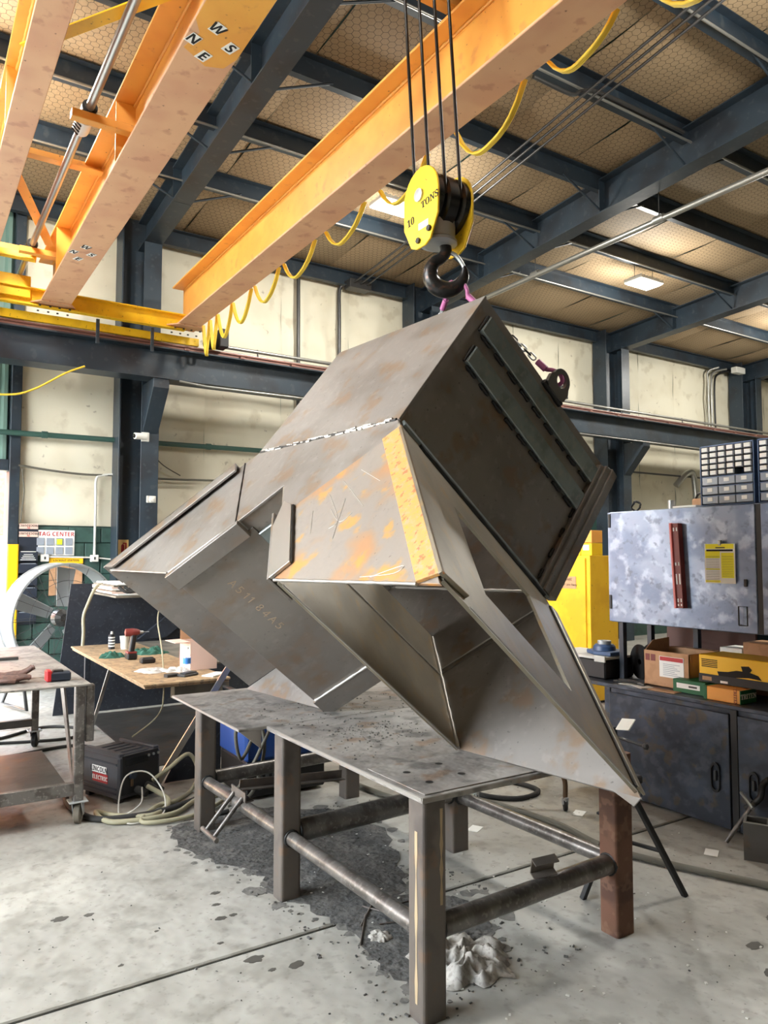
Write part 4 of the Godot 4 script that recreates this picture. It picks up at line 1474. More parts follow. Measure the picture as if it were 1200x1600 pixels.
	cpoly(st, [[1.06, -0.01, 0], [1.125, -0.01, 0], [1.125, 0.79, 0], [1.06, 0.765, 0]], Vector3(0, 0, -0.03), 0.003)
	cpoly(st, [[1.085, -0.012, -0.03], [1.13, -0.012, -0.03], [1.13, 0.79, -0.03], [1.085, 0.775, -0.03]], Vector3(0, 0, -0.015), 0.003)
	cpoly(st, [[1.125, -0.012, 0], [1.175, -0.012, 0], [1.175, 0.785, 0], [1.125, 0.79, 0]], Vector3(0, 0, -0.055), 0.004)
	part(t, "end_lip", st, M.steel, false)
	st = stool()
	for k in 6:
		bead(st, cp(1.056, 0.03 + k * 0.125, -0.006), cp(1.056, 0.08 + k * 0.125, -0.006), 0.009, k)
	part(t, "weld_bead", st, M.weld, false).set_meta("kind", "stuff")
	# lifting lugs
	for w in [-0.022, 1.13]:
		st = stool()
		var inn := []
		var out := []
		for k in 24:
			var a := TAU * k / 24
			inn.append(cp(0.578 + cos(a) * 0.036, 0.855 + sin(a) * 0.036, w))
			var dx := cos(a)
			var dy := sin(a)
			var rr := 0.062
			if dy < 0: rr = minf(0.085 / maxf(0.001, absf(dy)), 0.075 / maxf(0.001, maxf(absf(dx), 0.75)))
			out.append(cp(0.578 + dx * rr, 0.855 + dy * rr, w))
		ring_plate(st, inn, out, Vector3(0, 0, 0.02) * S * (1.0 if w < 0.5 else -1.0))
		var lug := part(t, "lifting_lug", st, M.lug, false)
		st = stool()
		bead(st, cp(0.5, 0.775, w), cp(0.655, 0.775, w), 0.016, 5)
		part(lug, "weld_bead", st, M.weld, false).position -= lug.position
	# marker writing on the inner plate of the left leg
	var nx := Vector3(1, 0, 0)
	var ny := Vector3(0, h, -(-h))
	ny = Vector3(0, h, h)
	var tb := Basis(nx, ny, nx.cross(ny))
	var q := cp(0.4, -0.675, 0.933) + Vector3(0, -h, h) * 0.0015 * 1.0
	q = cp(0.4, -0.675, 0.933) - nx.cross(ny) * -0.0012
	text(t, "marker_writing", "A 5 11  8 4 A 5", 0.045, M.chalk, q, tb, false, false, 0.001)

# =================================================================== welding table
func build_welding_table():
	var t := thing("welding_table", "heavy steel welding table with sooty top under the chute", "table", Vector3(2.1, 0, -3.4))
	var st := stool()
	var r := RandomNumberGenerator.new()
	slab(st, [Vector3(1.575, 0.775, -2.19), Vector3(2.66, 0.775, -2.19), Vector3(2.66, 0.775, -2.26), Vector3(2.76, 0.775, -2.4), Vector3(2.76, 0.775, -3.53), Vector3(1.575, 0.775, -3.53)], Vector3(0, 0.022, 0), 0.003)
	var tp := part(t, "top_plate", st, M.table_top)
	st = stool()
	slab(st, [Vector3(1.43, 0.78, -3.54), Vector3(2.82, 0.78, -3.54), Vector3(2.82, 0.78, -4.62), Vector3(1.43, 0.78, -4.62)], Vector3(0, 0.016, 0), 0.003)
	part(t, "top_plate", st, M.table_top)
	st = stool()
	slab(st, [Vector3(1.44, 0.78, -3.56), Vector3(1.56, 0.78, -3.56), Vector3(1.56, 0.68, -3.56)], Vector3(0, 0, -0.012))
	part(t, "corner_gusset", st, M.steel_edge)
	# drilled corner pad
	st = stool()
	slab(st, [Vector3(1.6, 0.7975, -2.21), Vector3(2.15, 0.7975, -2.21), Vector3(2.15, 0.7975, -2.6), Vector3(1.6, 0.7975, -2.6)], Vector3(0, 0.004, 0), 0.001)
	var pd := part(tp, "corner_pad", st, M.table_top)
	for h in [[1.7, -2.32], [1.7, -2.47], [1.87, -2.34], [1.88, -2.5]]:
		st = stool()
		lathe(st, [Vector2(0, 0.0), Vector2(0.014, 0.0), Vector2(0.016, 0.0008), Vector2(0, 0.0008)], Vector3(h[0], 0.8013, h[1]), Vector3.UP, 12)
		part(tp, "bolt_hole", st, M.black)
	var legs := [[1.645, -2.26, 0], [1.63, -3.4, 0], [1.6, -4.49, 0], [2.71, -2.3, 1], [2.69, -3.42, 0], [2.65, -4.55, 0]]
	for l in legs:
		st = stool()
		var w := 0.105 if l[0] < 2.0 else 0.115
		extr(st, prof_rround(w, 0.1, 0.014), Vector3(l[0], 0, l[1]), Vector3(l[0], 0.775, l[1]), Vector3(0, 0, -1), 0.0)
		part(t, "leg", st, M.leg_rust if l[2] else M.leg_steel, true, "rust-brown leg" if l[2] else "")
	for e in [[Vector3(1.572, 0.784, -3.525), Vector3(1.5765, 0.7965, -2.195)], [Vector3(1.427, 0.786, -4.615), Vector3(1.4315, 0.7955, -3.545)]]:
		st = stool()
		span(st, e[0], e[1], 0.001)
		part(t, "worn_edge", st, M.steel_edge)
	for d in [[1.5925, -2.262, 0.02, 0.12, 0.6], [1.66, -2.2095, 0.5, 0.16, 0.74]]:
		st = stool()
		var dp := []
		for k in 9:
			dp.append(Vector3(0, 0.004 * sin(k * 2.3), 0))
		if d[2] < 0.1:
			for s in [-1, 1]:
				for k in 9:
					var kk: int = k if s > 0 else 8 - k
					dp.append(Vector3(1.5925, lerpf(0.06, 0.66, kk / 8.0), -2.255 + s * (0.006 + 0.004 * sin(kk * 1.9))))
			dp = dp.slice(9)
			slab(st, dp, Vector3(-0.001, 0, 0))
		else:
			for s in [-1, 1]:
				for k in 9:
					var kk: int = k if s > 0 else 8 - k
					dp.append(Vector3(1.672 + s * (0.005 + 0.003 * sin(kk * 2.7)), lerpf(0.4, 0.74, kk / 8.0), -2.21))
			dp = dp.slice(9)
			slab(st, dp, Vector3(0, 0, 0.001))
		part(t, "paint_drip", st, M.paint_drip)
	# pipe stretchers
	for q in [[Vector3(1.645, 0.29, -2.31), Vector3(1.63, 0.29, -3.35), 0.034], [Vector3(1.63, 0.29, -3.45), Vector3(1.6, 0.29, -4.44), 0.034], [Vector3(2.71, 0.3, -2.35), Vector3(2.69, 0.3, -3.37), 0.034], [Vector3(2.69, 0.3, -3.47), Vector3(2.65, 0.3, -4.5), 0.034], [Vector3(1.69, 0.3, -2.26), Vector3(2.66, 0.3, -2.3), 0.042], [Vector3(1.68, 0.3, -3.4), Vector3(2.64, 0.32, -3.42), 0.055], [Vector3(1.65, 0.3, -4.49), Vector3(2.6, 0.3, -4.55), 0.042]]:
		st = stool()
		tube(st, [q[0], q[1]], q[2], 18)
		var sp := part(t, "stretcher", st, M.pipe_steel)
		st = stool()
		var d: Vector3 = (q[1] - q[0]).normalized()
		for e in [q[0] + d * 0.004, q[1] - d * 0.004]:
			var ring := []
			var x := d.cross(Vector3.UP).normalized()
			for k in 14:
				var a := TAU * k / 14
				ring.append(e + (x * cos(a) + Vector3.UP * sin(a)) * (q[2] + 0.002))
			tube(st, ring, 0.007, 5, true)
		part(sp, "weld_bead", st, M.weld)
	# bent rod hanger resting on the left stretcher
	var hg := thing("rod_bracket", "bent steel rod bracket leaning on the left table stretcher", "bracket", Vector3(1.5, 0, -4.2))
	st = stool()
	tube(st, [Vector3(1.6, 0.34, -4.02), Vector3(1.44, 0.16, -4.02)], 0.012, 8)
	tube(st, [Vector3(1.6, 0.34, -3.9), Vector3(1.44, 0.16, -3.9)], 0.012, 8)
	part(hg, "arm", st, M.pipe_steel)
	st = stool()
	tube(st, [Vector3(1.44, 0.16, -4.07), Vector3(1.44, 0.16, -3.85)], 0.014, 8)
	part(hg, "cross_rod", st, M.pipe_steel)
	st = stool()
	extr(st, prof_l(0.05, 0.05, 0.006), Vector3(1.6, 0.325, -3.86), Vector3(1.6, 0.325, -4.06))
	part(hg, "bar", st, M.leg_steel)
	st = stool()
	extr(st, prof_l(0.05, 0.05, 0.006), Vector3(1.62, 0.36, -4.0), Vector3(2.3, 0.3, -4.05))
	single("loose_angle_bar", st, M.leg_steel, "loose angle bar lying across the stretchers under the table", "steel bar")
	# short channel offcut lying on the front stretcher
	st = stool()
	extr(st, prof_c(0.075, 0.04, 0.006), Vector3(2.2, 0.42, -2.3), Vector3(2.3, 0.43, -2.27), Vector3(0, 0.9, 0.4).normalized())
	single("channel_offcut", st, M.leg_steel, "small steel channel offcut resting on the front pipe stretcher", "offcut")
	# spatter and grindings on the top
	r.seed = 4
	st = stool()
	for k in 520:
		var x := 1.62 + 0.95 * r.randf()
		var z := -2.7 - 1.3 * r.randf()
		if k % 3 == 0:
			x = 1.75 + 0.35 * r.randf() + 0.1 * r.randf()
			z = -2.95 - 0.35 * r.randf()
		var s := 0.002 + 0.0045 * r.randf() * r.randf()
		bbox(st, Vector3(x, 0.7985 + s * 0.4, z), Vector3(s * (1 + r.randf()), s * 0.8, s * (1 + r.randf())), 0, Basis(Vector3.UP, r.randf() * TAU))
	var gr := single("grinding_grit", st, M.soot, "dark grinding grit and spatter scattered over the table top", "grit")
	gr.set_meta("kind", "stuff")

# =================================================================== rolling table at the left
func caster(t: Node3D, p: Vector3, m: Material, turn := 0.5):
	var st := stool()
	var ax := Vector3(cos(turn), 0, sin(turn))
	bbox(st, p + Vector3(0, 0.145, 0), Vector3(0.11, 0.008, 0.1), 0.002)
	for s in [-1, 1]:
		slab(st, [p + ax * 0.028 * s + Vector3(0, 0.14, 0) + ax.cross(Vector3.UP) * 0.035, p + ax * 0.028 * s + Vector3(0, 0.14, 0) - ax.cross(Vector3.UP) * 0.035, p + ax * 0.028 * s + Vector3(0, 0.05, 0) - ax.cross(Vector3.UP) * 0.045, p + ax * 0.028 * s + Vector3(0, 0.05, 0) - ax.cross(Vector3.UP) * 0.015], ax * 0.005)
	var f := part(t, "caster_fork", st, M.galv)
	st = stool()
	lathe(st, [Vector2(0, -0.022), Vector2(0.04, -0.022), Vector2(0.042, -0.018), Vector2(0.055, -0.021), Vector2(0.064, -0.015), Vector2(0.064, 0.015), Vector2(0.055, 0.021), Vector2(0.042, 0.018), Vector2(0.04, 0.022), Vector2(0, 0.022)], p + Vector3(0, 0.064, 0) - ax.cross(Vector3.UP) * 0.03, ax, 24)
	part(f, "wheel", st, m)

func build_rolling_table():
	var t := thing("rolling_table", "steel table on casters at the left edge", "table", Vector3(0.1, 0, -6.1))
	var st := stool()
	span(st, Vector3(-1.2, 0.85, -7.3), Vector3(1.02, 0.862, -4.93), 0.002)
	part(t, "top_plate", st, M.table_light)
	for q in [[0.965, -4.99], [-1.1, -4.99], [1.02, -7.17], [-1.1, -7.17]]:
		st = stool()
		var top := Vector3(q[0], 0.85, q[1])
		extr(st, prof_rround(0.06, 0.06, 0.008), Vector3(q[0], 0.148, q[1]), top, Vector3(0, 0, -1))
		part(t, "leg", st, M.pipe_steel)
		caster(t, Vector3(q[0], 0, q[1]), M.wood_grey if q[1] > -6 else M.black, 0.4)
	st = stool()
	slab(st, [Vector3(0.94, 0.2, -5.04), Vector3(0.9, 0.85, -5.6), Vector3(0.9, 0.85, -5.45), Vector3(0.95, 0.2, -4.98)], Vector3(0.012, 0, 0))
	part(t, "gusset", st, M.pipe_steel)
	st = stool()
	span(st, Vector3(1.0, 0.5, -5.03), Vector3(1.05, 0.85, -4.97), 0.004)
	part(t, "end_angle", st, M.pipe_steel)
	st = stool()
	span(st, Vector3(-1.1, 0.185, -5.0), Vector3(0.94, 0.262, -4.96), 0.003)
	part(t, "lower_rail", st, M.pipe_steel)
	st = stool()
	span(st, Vector3(-1.1, 0.185, -7.2), Vector3(1.0, 0.25, -7.14), 0.003)
	part(t, "lower_rail", st, M.steel_dark)
	st = stool()
	span(st, Vector3(-1.1, 0.24, -5.95), Vector3(0.9, 0.252, -5.0), 0.001)
	part(t, "lower_shelf", st, M.steel_dark)
	# things on it
	st = stool()
	span(st, Vector3(0.2, 0.862, -6.42), Vector3(0.78, 0.885, -6.36), 0.003)
	single("flat_bar", st, M.steel_dark, "flat steel bar lying on the rolling table", "steel bar")
	glove(Vector3(0.5, 0.862, -5.2), 0.05, "brown leather work glove lying flat, the nearer of two on the rolling table")
	glove(Vector3(0.54, 0.862, -5.36), -0.12, "brown leather work glove with raised fingers, the farther of two on the rolling table")
	var b := thing("tool_battery", "grey and red tool battery on the corner of the rolling table", "battery", Vector3(0.86, 0.862, -5.15))
	st = stool()
	bbox(st, Vector3(0.87, 0.892, -5.15), Vector3(0.13, 0.06, 0.075), 0.01)
	part(b, "case", st, M.navy)
	st = stool()
	bbox(st, Vector3(0.805, 0.9, -5.15), Vector3(0.035, 0.072, 0.08), 0.01)
	part(b, "red_end", st, M.red)
	st = stool()
	bbox(st, Vector3(0.86, 0.927, -5.15), Vector3(0.06, 0.012, 0.05), 0.004)
	part(b, "terminal_block", st, M.black)

func glove(at: Vector3, turn: float, label: String):
	var t := thing("work_glove", label, "glove", at, "work gloves", turn)
	var lift := 0.05 if turn < 0 else 0.0
	var st := stool()
	var f := FastNoiseLite.new()
	f.seed = 9
	f.frequency = 14.0
	var P := func(i: int, j: int) -> Vector3:
		var a := TAU * i / 16.0
		var x := lerpf(-0.16, 0.14, j / 12.0)
		var w := 0.052 + 0.012 * cos((x + 0.16) * 18.0) + 0.008 * f.get_noise_2d(x, a * 0.1)
		if j == 0 or j == 12: w *= 0.85
		var hh := 0.022 + 0.008 * f.get_noise_2d(x + 3.0, a * 0.2)
		return Vector3(x, 0.026 + sin(a) * hh + lift * maxf(0.0, x) * 1.5, cos(a) * w)
	grid(st, P, 16, 12, Vector3.UP)
	part(t, "palm", st, M.leather, false)
	for k in 4:
		st = stool()
		var z := -0.04 + 0.026 * k
		tube(st, smooth_path([Vector3(0.12, 0.026 + lift * 0.15, z), Vector3(0.17, 0.034 + lift * 0.4, z * 1.1), Vector3(0.205 + 0.012 * (1 - absf(k - 1.5)), 0.03 + lift * 0.9, z * 1.15)], 4), 0.0135, 8)
		part(t, "finger", st, M.leather, false)
	st = stool()
	tube(st, smooth_path([Vector3(0.02, 0.026, 0.045), Vector3(0.07, 0.028, 0.078), Vector3(0.11, 0.022, 0.085)], 4), 0.0145, 8)
	part(t, "thumb", st, M.leather, false)

# =================================================================== wire feeder on the floor
func build_welder():
	var t := thing("wire_feeder", "black portable wire feeder welder standing on the floor", "welder", Vector3(1.341, 0, -5.468), "", 0.38)
	var W := 0.34
	var D := 0.42
	var H := 0.3
	var st := stool()
	bbox(st, Vector3(0, H / 2 + 0.02, 0), Vector3(W, H - 0.02, D), 0.012)
	part(t, "case", st, M.case_grey, false)
	st = stool()
	for s in [-1, 1]:
		bbox(st, Vector3(s * (W / 2 - 0.03), H + 0.016, 0), Vector3(0.045, 0.03, D - 0.02), 0.006)
	for k in 5:
		bbox(st, Vector3(0, H + 0.012, -0.12 + 0.07 * k), Vector3(W - 0.14, 0.012, 0.03), 0.003)
	part(t, "top_handle_rails", st, M.case_grey, false)
	st = stool()
	for y in [0.07, 0.1, 0.26]:
		bbox(st, Vector3(-W / 2, y, 0), Vector3(0.012, 0.016, D - 0.03), 0.003)
	part(t, "side_ribs", st, M.navy, false)
	for x in [-1, 1]:
		for z in [-1, 1]:
			st = stool()
			bbox(st, Vector3(x * 0.13, 0.015, z * 0.16), Vector3(0.05, 0.03, 0.05), 0.004)
			part(t, "foot", st, M.rubber, false)
	# badge on the left side
	var lb := Basis(Vector3(0, 0, 1), Vector3(0, 1, 0), Vector3(-1, 0, 0))
	st = stool()
	bbox(st, Vector3(-W / 2 - 0.003, 0.205, 0.0), Vector3(0.004, 0.045, 0.16), 0.002)
	var bd := part(t, "badge", st, M.paper, false)
	text(bd, "lettering", "LINCOLN", 0.033, M.ink, Vector3(-0.0025, 0.0225, 0), lb, true)
	st = stool()
	bbox(st, Vector3(-W / 2 - 0.003, 0.15, 0.012), Vector3(0.004, 0.058, 0.17), 0.006)
	bd = part(t, "badge", st, M.red, false)
	text(bd, "lettering", "ELECTRIC", 0.029, M.paper, Vector3(-0.0025, 0.029, 0), lb, true)
	# front panel facing the viewer's right
	st = stool()
	bbox(st, Vector3(0, 0.185, D / 2 + 0.004), Vector3(W - 0.05, 0.26, 0.008), 0.003)
	var fp := part(t, "front_panel", st, M.black, false)
	st = stool()
	lathe(st, [Vector2(0, 0), Vector2(0.028, 0), Vector2(0.024, 0.025), Vector2(0, 0.025)], Vector3(-0.07, 0.18, D / 2 + 0.008), Vector3(0, 0, 1), 16)
	part(t, "dial", st, M.navy, false)
	st = stool()
	bbox(st, Vector3(-0.07, 0.13, D / 2 + 0.01), Vector3(0.02, 0.05, 0.012), 0.003)
	part(t, "switch", st, M.bronze, false)
	st = stool()
	bbox(st, Vector3(-0.03, 0.27, D / 2 + 0.01), Vector3(0.18, 0.05, 0.006), 0.002)
	part(t, "display_window", st, M.black_gloss, false)
	for x in [0.06, 0.1, 0.14]:
		st = stool()
		lathe(st, [Vector2(0, 0), Vector2(0.009, 0), Vector2(0.009, 0.01), Vector2(0, 0.01)], Vector3(x, 0.285, D / 2 + 0.008), Vector3(0, 0, 1), 10)
		part(t, "knob", st, M.conduit, false)
	for s in [[-0.03, 0.075], [0.05, 0.085], [0.1, 0.07]]:
		st = stool()
		lathe(st, [Vector2(0, 0), Vector2(0.025, 0), Vector2(0.028, 0.04), Vector2(0.02, 0.09), Vector2(0, 0.09)], Vector3(s[0], s[1], D / 2 + 0.006), Vector3(0.2, -0.25, 1), 12)
		part(t, "cable_socket", st, M.rubber, false)

# =================================================================== dark steel enclosure with plywood shelf
func build_shelving():
	var t := thing("steel_enclosure", "dark steel plate enclosure behind the welder with a plywood shelf", "workstation", Vector3(2.3, 0, -8.4))
	var st := stool()
	slab(st, [Vector3(1.37, 0, -8.45), Vector3(4.2, 0, -8.45), Vector3(4.2, 1.36, -8.45), Vector3(1.52, 1.36, -8.45)], Vector3(0, 0, -0.012), 0.002)
	part(t, "back_plate", st, M.navy_panel)
	st = stool()
	slab(st, [Vector3(2.2, 0.75, -8.4), Vector3(2.5, 0.75, -8.4), Vector3(3.3, 1.36, -8.4), Vector3(3.0, 1.36, -8.4)], Vector3(0, 0, 0.06), 0.003)
	part(t, "diagonal_brace", st, M.navy_panel)
	st = stool()
	span(st, Vector3(1.72, 1.255, -8.4), Vector3(2.6, 1.275, -7.35), 0.003)
	part(t, "upper_shelf", st, M.wood_grey)
	# plywood, two layers
	st = stool()
	span(st, Vector3(1.46, 0.735, -8.05), Vector3(2.1, 0.75, -5.37), 0.002)
	part(t, "plywood_sheet", st, M.ply)
	st = stool()
	span(st, Vector3(1.475, 0.712, -8.05), Vector3(2.1, 0.733, -5.4), 0.002)
	part(t, "plywood_sheet", st, M.ply)
	st = stool()
	span(st, Vector3(2.1, 0.735, -8.1), Vector3(2.9, 0.75, -6.2), 0.002)
	part(t, "plywood_sheet", st, M.wood_grey)
	st = stool()
	span(st, Vector3(1.72, 0.6, -5.6), Vector3(2.14, 0.7, -5.5), 0.004)
	part(t, "shelf_beam", st, M.wood_grey)
	for q in [[1.56, -7.9], [2.05, -5.6], [2.75, -6.3], [2.75, -7.9]]:
		st = stool()
		span(st, Vector3(q[0], 0, q[1]), Vector3(q[0] + 0.05, 0.715, q[1] + 0.05), 0.003)
		part(t, "leg", st, M.navy_panel)
	st = stool()
	extr(st, prof_rect(0.03, 0.012), Vector3(1.58, 0.0, -7.6), Vector3(1.62, 0.71, -7.0))
	part(t, "strut", st, M.steel_edge)
	# floor plate lying beneath
	st = stool()
	span(st, Vector3(1.65, 0.0, -8.3), Vector3(3.0, 0.008, -6.0), 0.001)
	single("floor_plate", st, M.steel_dark, "dark steel plate lying on the floor behind the welder", "steel plate")
	# leaning bar in front of the shelf
	var lb := thing("leaning_bar", "light steel bar leaning up from the floor beside the table", "steel bar", Vector3(1.6, 0, -5.5))
	st = stool()
	extr(st, prof_rect(0.045, 0.012), Vector3(1.6, 0.004, -5.5), Vector3(2.1, 0.9, -5.3), Vector3(0, 0, 1))
	part(lb, "bar", st, M.steel_edge)
	st = stool()
	slab(st, [Vector3(1.66, 0.004, -5.52), Vector3(2.0, 0.004, -5.55), Vector3(2.0, 0.66, -5.4)], Vector3(0, 0, -0.008))
	part(lb, "web_plate", st, M.navy_panel)
	# stacked boards on the upper shelf
	var r := RandomNumberGenerator.new()
	r.seed = 12
	for k in 7:
		st = stool()
		var y := 1.276 + k * 0.0165
		var j := r.randf_range(-0.03, 0.03)
		span(st, Vector3(1.73 + j, y, -8.3), Vector3(2.1 + j, y + 0.016, -7.4 + r.randf_range(-0.05, 0.03)), 0.002)
		single("board", st, [M.paper, M.card_pink, M.wood_grey][k % 3], ["lowest", "second", "third", "fourth", "fifth", "sixth", "topmost"][k] + " board of the pale stack on the enclosure shelf", "board", "stacked boards on the enclosure")
	st = stool()
	for k in 3:
		tube(st, smooth_path([Vector3(1.75 + 0.05 * k, 1.36, -7.36), Vector3(1.82 + 0.05 * k, 1.31 + 0.01 * k, -7.33), Vector3(1.95, 1.33 - 0.01 * k, -7.33), Vector3(2.02, 1.35, -7.35)], 4), 0.016, 6)
	single("dark_strap", st, M.rubber, "dark strap draped over the front of the board stack", "strap")
	st = stool()
	lathe(st, [Vector2(0, 0), Vector2(0.09, 0), Vector2(0.085, 0.11), Vector2(0.055, 0.17), Vector2(0, 0.17)], Vector3(2.02, 1.392, -7.85), Vector3.UP, 16)
	single("plastic_jug", st, M.rag_white, "pale blue plastic jug on top of the board stack", "jug").material_override = plain(Color(0.72, 0.84, 0.9), 0.4)
	# hose from the shelf
	st = stool()
	tube(st, smooth_path([Vector3(1.74, 1.37, -8.0), Vector3(1.66, 1.33, -7.95), Vector3(1.58, 1.17, -7.9), Vector3(1.54, 1.05, -7.88), Vector3(1.54, 0.9, -7.86), Vector3(1.53, 0.77, -7.84)], 5), 0.016, 8)
	single("canvas_hose", st, M.hose_tan, "pale canvas hose hanging from the board stack", "hose")
	# extension cord with yellow plug
	var xc := thing("extension_cord", "thin pale cord with a yellow plug hanging down to the welder", "cord", Vector3(1.8, 0.3, -6.0))
	st = stool()
	tube(st, smooth_path([Vector3(2.1, 1.2, -7.2), Vector3(2.02, 1.05, -7.0), Vector3(1.86, 0.85, -6.3), Vector3(1.7, 0.62, -5.7), Vector3(1.6, 0.5, -5.5), Vector3(1.42, 0.37, -5.5)], 6), 0.006, 6)
	part(xc, "cord", st, M.hose_tan)
	st = stool()
	tube(st, [Vector3(2.1, 1.2, -7.2), Vector3(2.16, 1.235, -7.25)], 0.02, 8)
	part(xc, "plug", st, M.yellow)
	# things on the plywood
	var c := thing("foam_cup", "white foam cup on the plywood shelf", "cup", Vector3(1.86, 0.75, -7.55))
	st = stool()
	lathe(st, [Vector2(0, 0), Vector2(0.032, 0), Vector2(0.045, 0.12), Vector2(0.048, 0.125), Vector2(0.043, 0.125), Vector2(0.03, 0.01), Vector2(0, 0.01)], Vector3(1.86, 0.75, -7.55), Vector3.UP, 20)
	part(c, "cup", st, M.paper)
	var sc := thing("spray_can", "black and white spray can beside the foam cup", "can", Vector3(1.75, 0.75, -7.6))
	st = stool()
	lathe(st, [Vector2(0, 0), Vector2(0.03, 0), Vector2(0.03, 0.13), Vector2(0.02, 0.145), Vector2(0, 0.145)], Vector3(1.75, 0.75, -7.6), Vector3.UP, 16)
	part(sc, "body", st, M.black)
	st = stool()
	for k in 4:
		lathe(st, [Vector2(0.0303, 0), Vector2(0.0308, 0.001), Vector2(0.0308, 0.012), Vector2(0.0303, 0.013)], Vector3(1.75, 0.775 + 0.027 * k, -7.6), Vector3.UP, 16)
	part(sc, "label_bands", st, M.paper)
	st = stool()
	lathe(st, [Vector2(0, 0.145), Vector2(0.012, 0.145), Vector2(0.01, 0.17), Vector2(0, 0.17)], Vector3(1.75, 0.75, -7.6), Vector3.UP, 10)
	part(sc, "nozzle", st, M.paper)
	# cordless drill standing on its battery
	var d := thing("cordless_drill", "red and black cordless drill standing on the plywood shelf", "drill", Vector3(1.72, 0.75, -6.75))
	st = stool()
	bbox(st, Vector3(1.72, 0.78, -6.75), Vector3(0.085, 0.055, 0.11), 0.01)
	part(d, "battery", st, M.black)
	st = stool()
	bbox(st, Vector3(1.72, 0.813, -6.75), Vector3(0.08, 0.018, 0.1), 0.005)
	part(d, "battery_top", st, M.red_dark)
	st = stool()
	extr(st, prof_rround(0.05, 0.06, 0.02), Vector3(1.72, 0.82, -6.75), Vector3(1.74, 0.96, -6.75), Vector3(0, 0, 1))
	part(d, "grip", st, M.black)
	st = stool()
	lathe(st, [Vector2(0, -0.07), Vector2(0.033, -0.06), Vector2(0.036, 0.0), Vector2(0.03, 0.035), Vector2(0.02, 0.06), Vector2(0, 0.06)], Vector3(1.73, 0.985, -6.75), Vector3(1, 0, 0.1), 16)
	part(d, "motor_housing", st, M.red_dark)
	st = stool()
	lathe(st, [Vector2(0, 0.055), Vector2(0.016, 0.055), Vector2(0.01, 0.09), Vector2(0.003, 0.095), Vector2(0.003, 0.14), Vector2(0, 0.14)], Vector3(1.73, 0.985, -6.75), Vector3(1, 0, 0.1), 12)
	part(d, "chuck", st, M.galv)
	var b := thing("spare_battery", "small black battery lying right of the drill", "battery", Vector3(1.78, 0.75, -6.45))
	st = stool()
	bbox(st, Vector3(1.78, 0.772, -6.45), Vector3(0.12, 0.042, 0.08), 0.01)
	part(b, "case", st, M.black)
	st = stool()
	bbox(st, Vector3(1.78, 0.796, -6.45), Vector3(0.09, 0.006, 0.05), 0.002)
	part(b, "contact_rail", st, M.conduit_dark)
	rag("green_rag", Vector3(1.62, 0.75, -7.0), 0.11, 0.05, M.rag_green, "crumpled green rag left of the drill", 3)
	rag("green_rag", Vector3(1.98, 0.75, -7.1), 0.15, 0.06, M.rag_green, "crumpled green rag behind the drill", 5)
	rag("paper_rag", Vector3(1.7, 0.75, -6.0), 0.14, 0.018, M.rag_white, "crumpled white paper sheets at the shelf front", 6)
	rag("paper_rag", Vector3(1.84, 0.75, -5.9), 0.1, 0.03, M.rag_white, "curled white paper beside the water bottle", 8)
	# cardboard box with open flap
	var bx := thing("cardboard_box", "open pale cardboard box standing on the plywood shelf", "box", Vector3(2.05, 0.75, -5.98))
	st = stool()
	var o := Vector3(2.06, 0.75, -5.98)
	span(st, o + Vector3(-0.11, 0, -0.13), o + Vector3(0.11, 0.004, 0.13), 0)
	span(st, o + Vector3(-0.11, 0, -0.13), o + Vector3(-0.106, 0.22, 0.13), 0)
	span(st, o + Vector3(0.106, 0, -0.13), o + Vector3(0.11, 0.22, 0.13), 0)
	span(st, o + Vector3(-0.11, 0, 0.126), o + Vector3(0.11, 0.22, 0.13), 0)
	span(st, o + Vector3(-0.11, 0, -0.13), o + Vector3(0.11, 0.22, -0.126), 0)
	part(bx, "walls", st, M.card_pink)
	st = stool()
	slab(st, [o + Vector3(-0.11, 0.22, -0.13), o + Vector3(-0.11, 0.22, 0.13), o + Vector3(-0.24, 0.19, 0.15), o + Vector3(-0.24, 0.19, -0.11)], Vector3(0, 0.004, 0))
	part(bx, "flap", st, M.card_pink)
	st = stool()
	slab(st, [o + Vector3(-0.11, 0.22, -0.13), o + Vector3(0.11, 0.22, -0.13), o + Vector3(0.11, 0.33, -0.19), o + Vector3(-0.11, 0.33, -0.19)], Vector3(0, 0, 0.004))
	part(bx, "flap", st, M.card)
	st = stool()
	slab(st, [o + Vector3(0.11, 0.22, -0.13), o + Vector3(0.11, 0.22, 0.13), o + Vector3(0.2, 0.3, 0.13), o + Vector3(0.2, 0.3, -0.13)], Vector3(0, 0.004, 0))
	part(bx, "flap", st, M.card)
	st = stool()
	slab(st, [Vector3(2.05, 0.76, -6.45), Vector3(2.2, 0.76, -6.45), Vector3(2.17, 1.14, -6.45), Vector3(2.07, 1.14, -6.45)], Vector3(0, 0, 0.14), 0.004)
	single("brown_bin", st, M.red_dark, "reddish brown tapered bin behind the cardboard box", "bin")
	var wb := thing("water_bottle", "clear water bottle with a blue label by the cardboard box", "bottle", Vector3(1.88, 0.75, -5.72))
	st = stool()
	lathe(st, [Vector2(0, 0), Vector2(0.028, 0), Vector2(0.031, 0.01), Vector2(0.029, 0.05), Vector2(0.031, 0.06), Vector2(0.031, 0.12), Vector2(0.026, 0.14), Vector2(0.012, 0.17), Vector2(0.012, 0.185), Vector2(0, 0.185)], Vector3(1.88, 0.75, -5.72), Vector3.UP, 18)
	part(wb, "bottle", st, M.clear)
	st = stool()
	lathe(st, [Vector2(0.0312, 0.075), Vector2(0.0316, 0.076), Vector2(0.0316, 0.118), Vector2(0.0312, 0.119)], Vector3(1.88, 0.75, -5.72), Vector3.UP, 18)
	part(wb, "label", st, plain(Color(0.25, 0.5, 0.8), 0.4))
	st = stool()
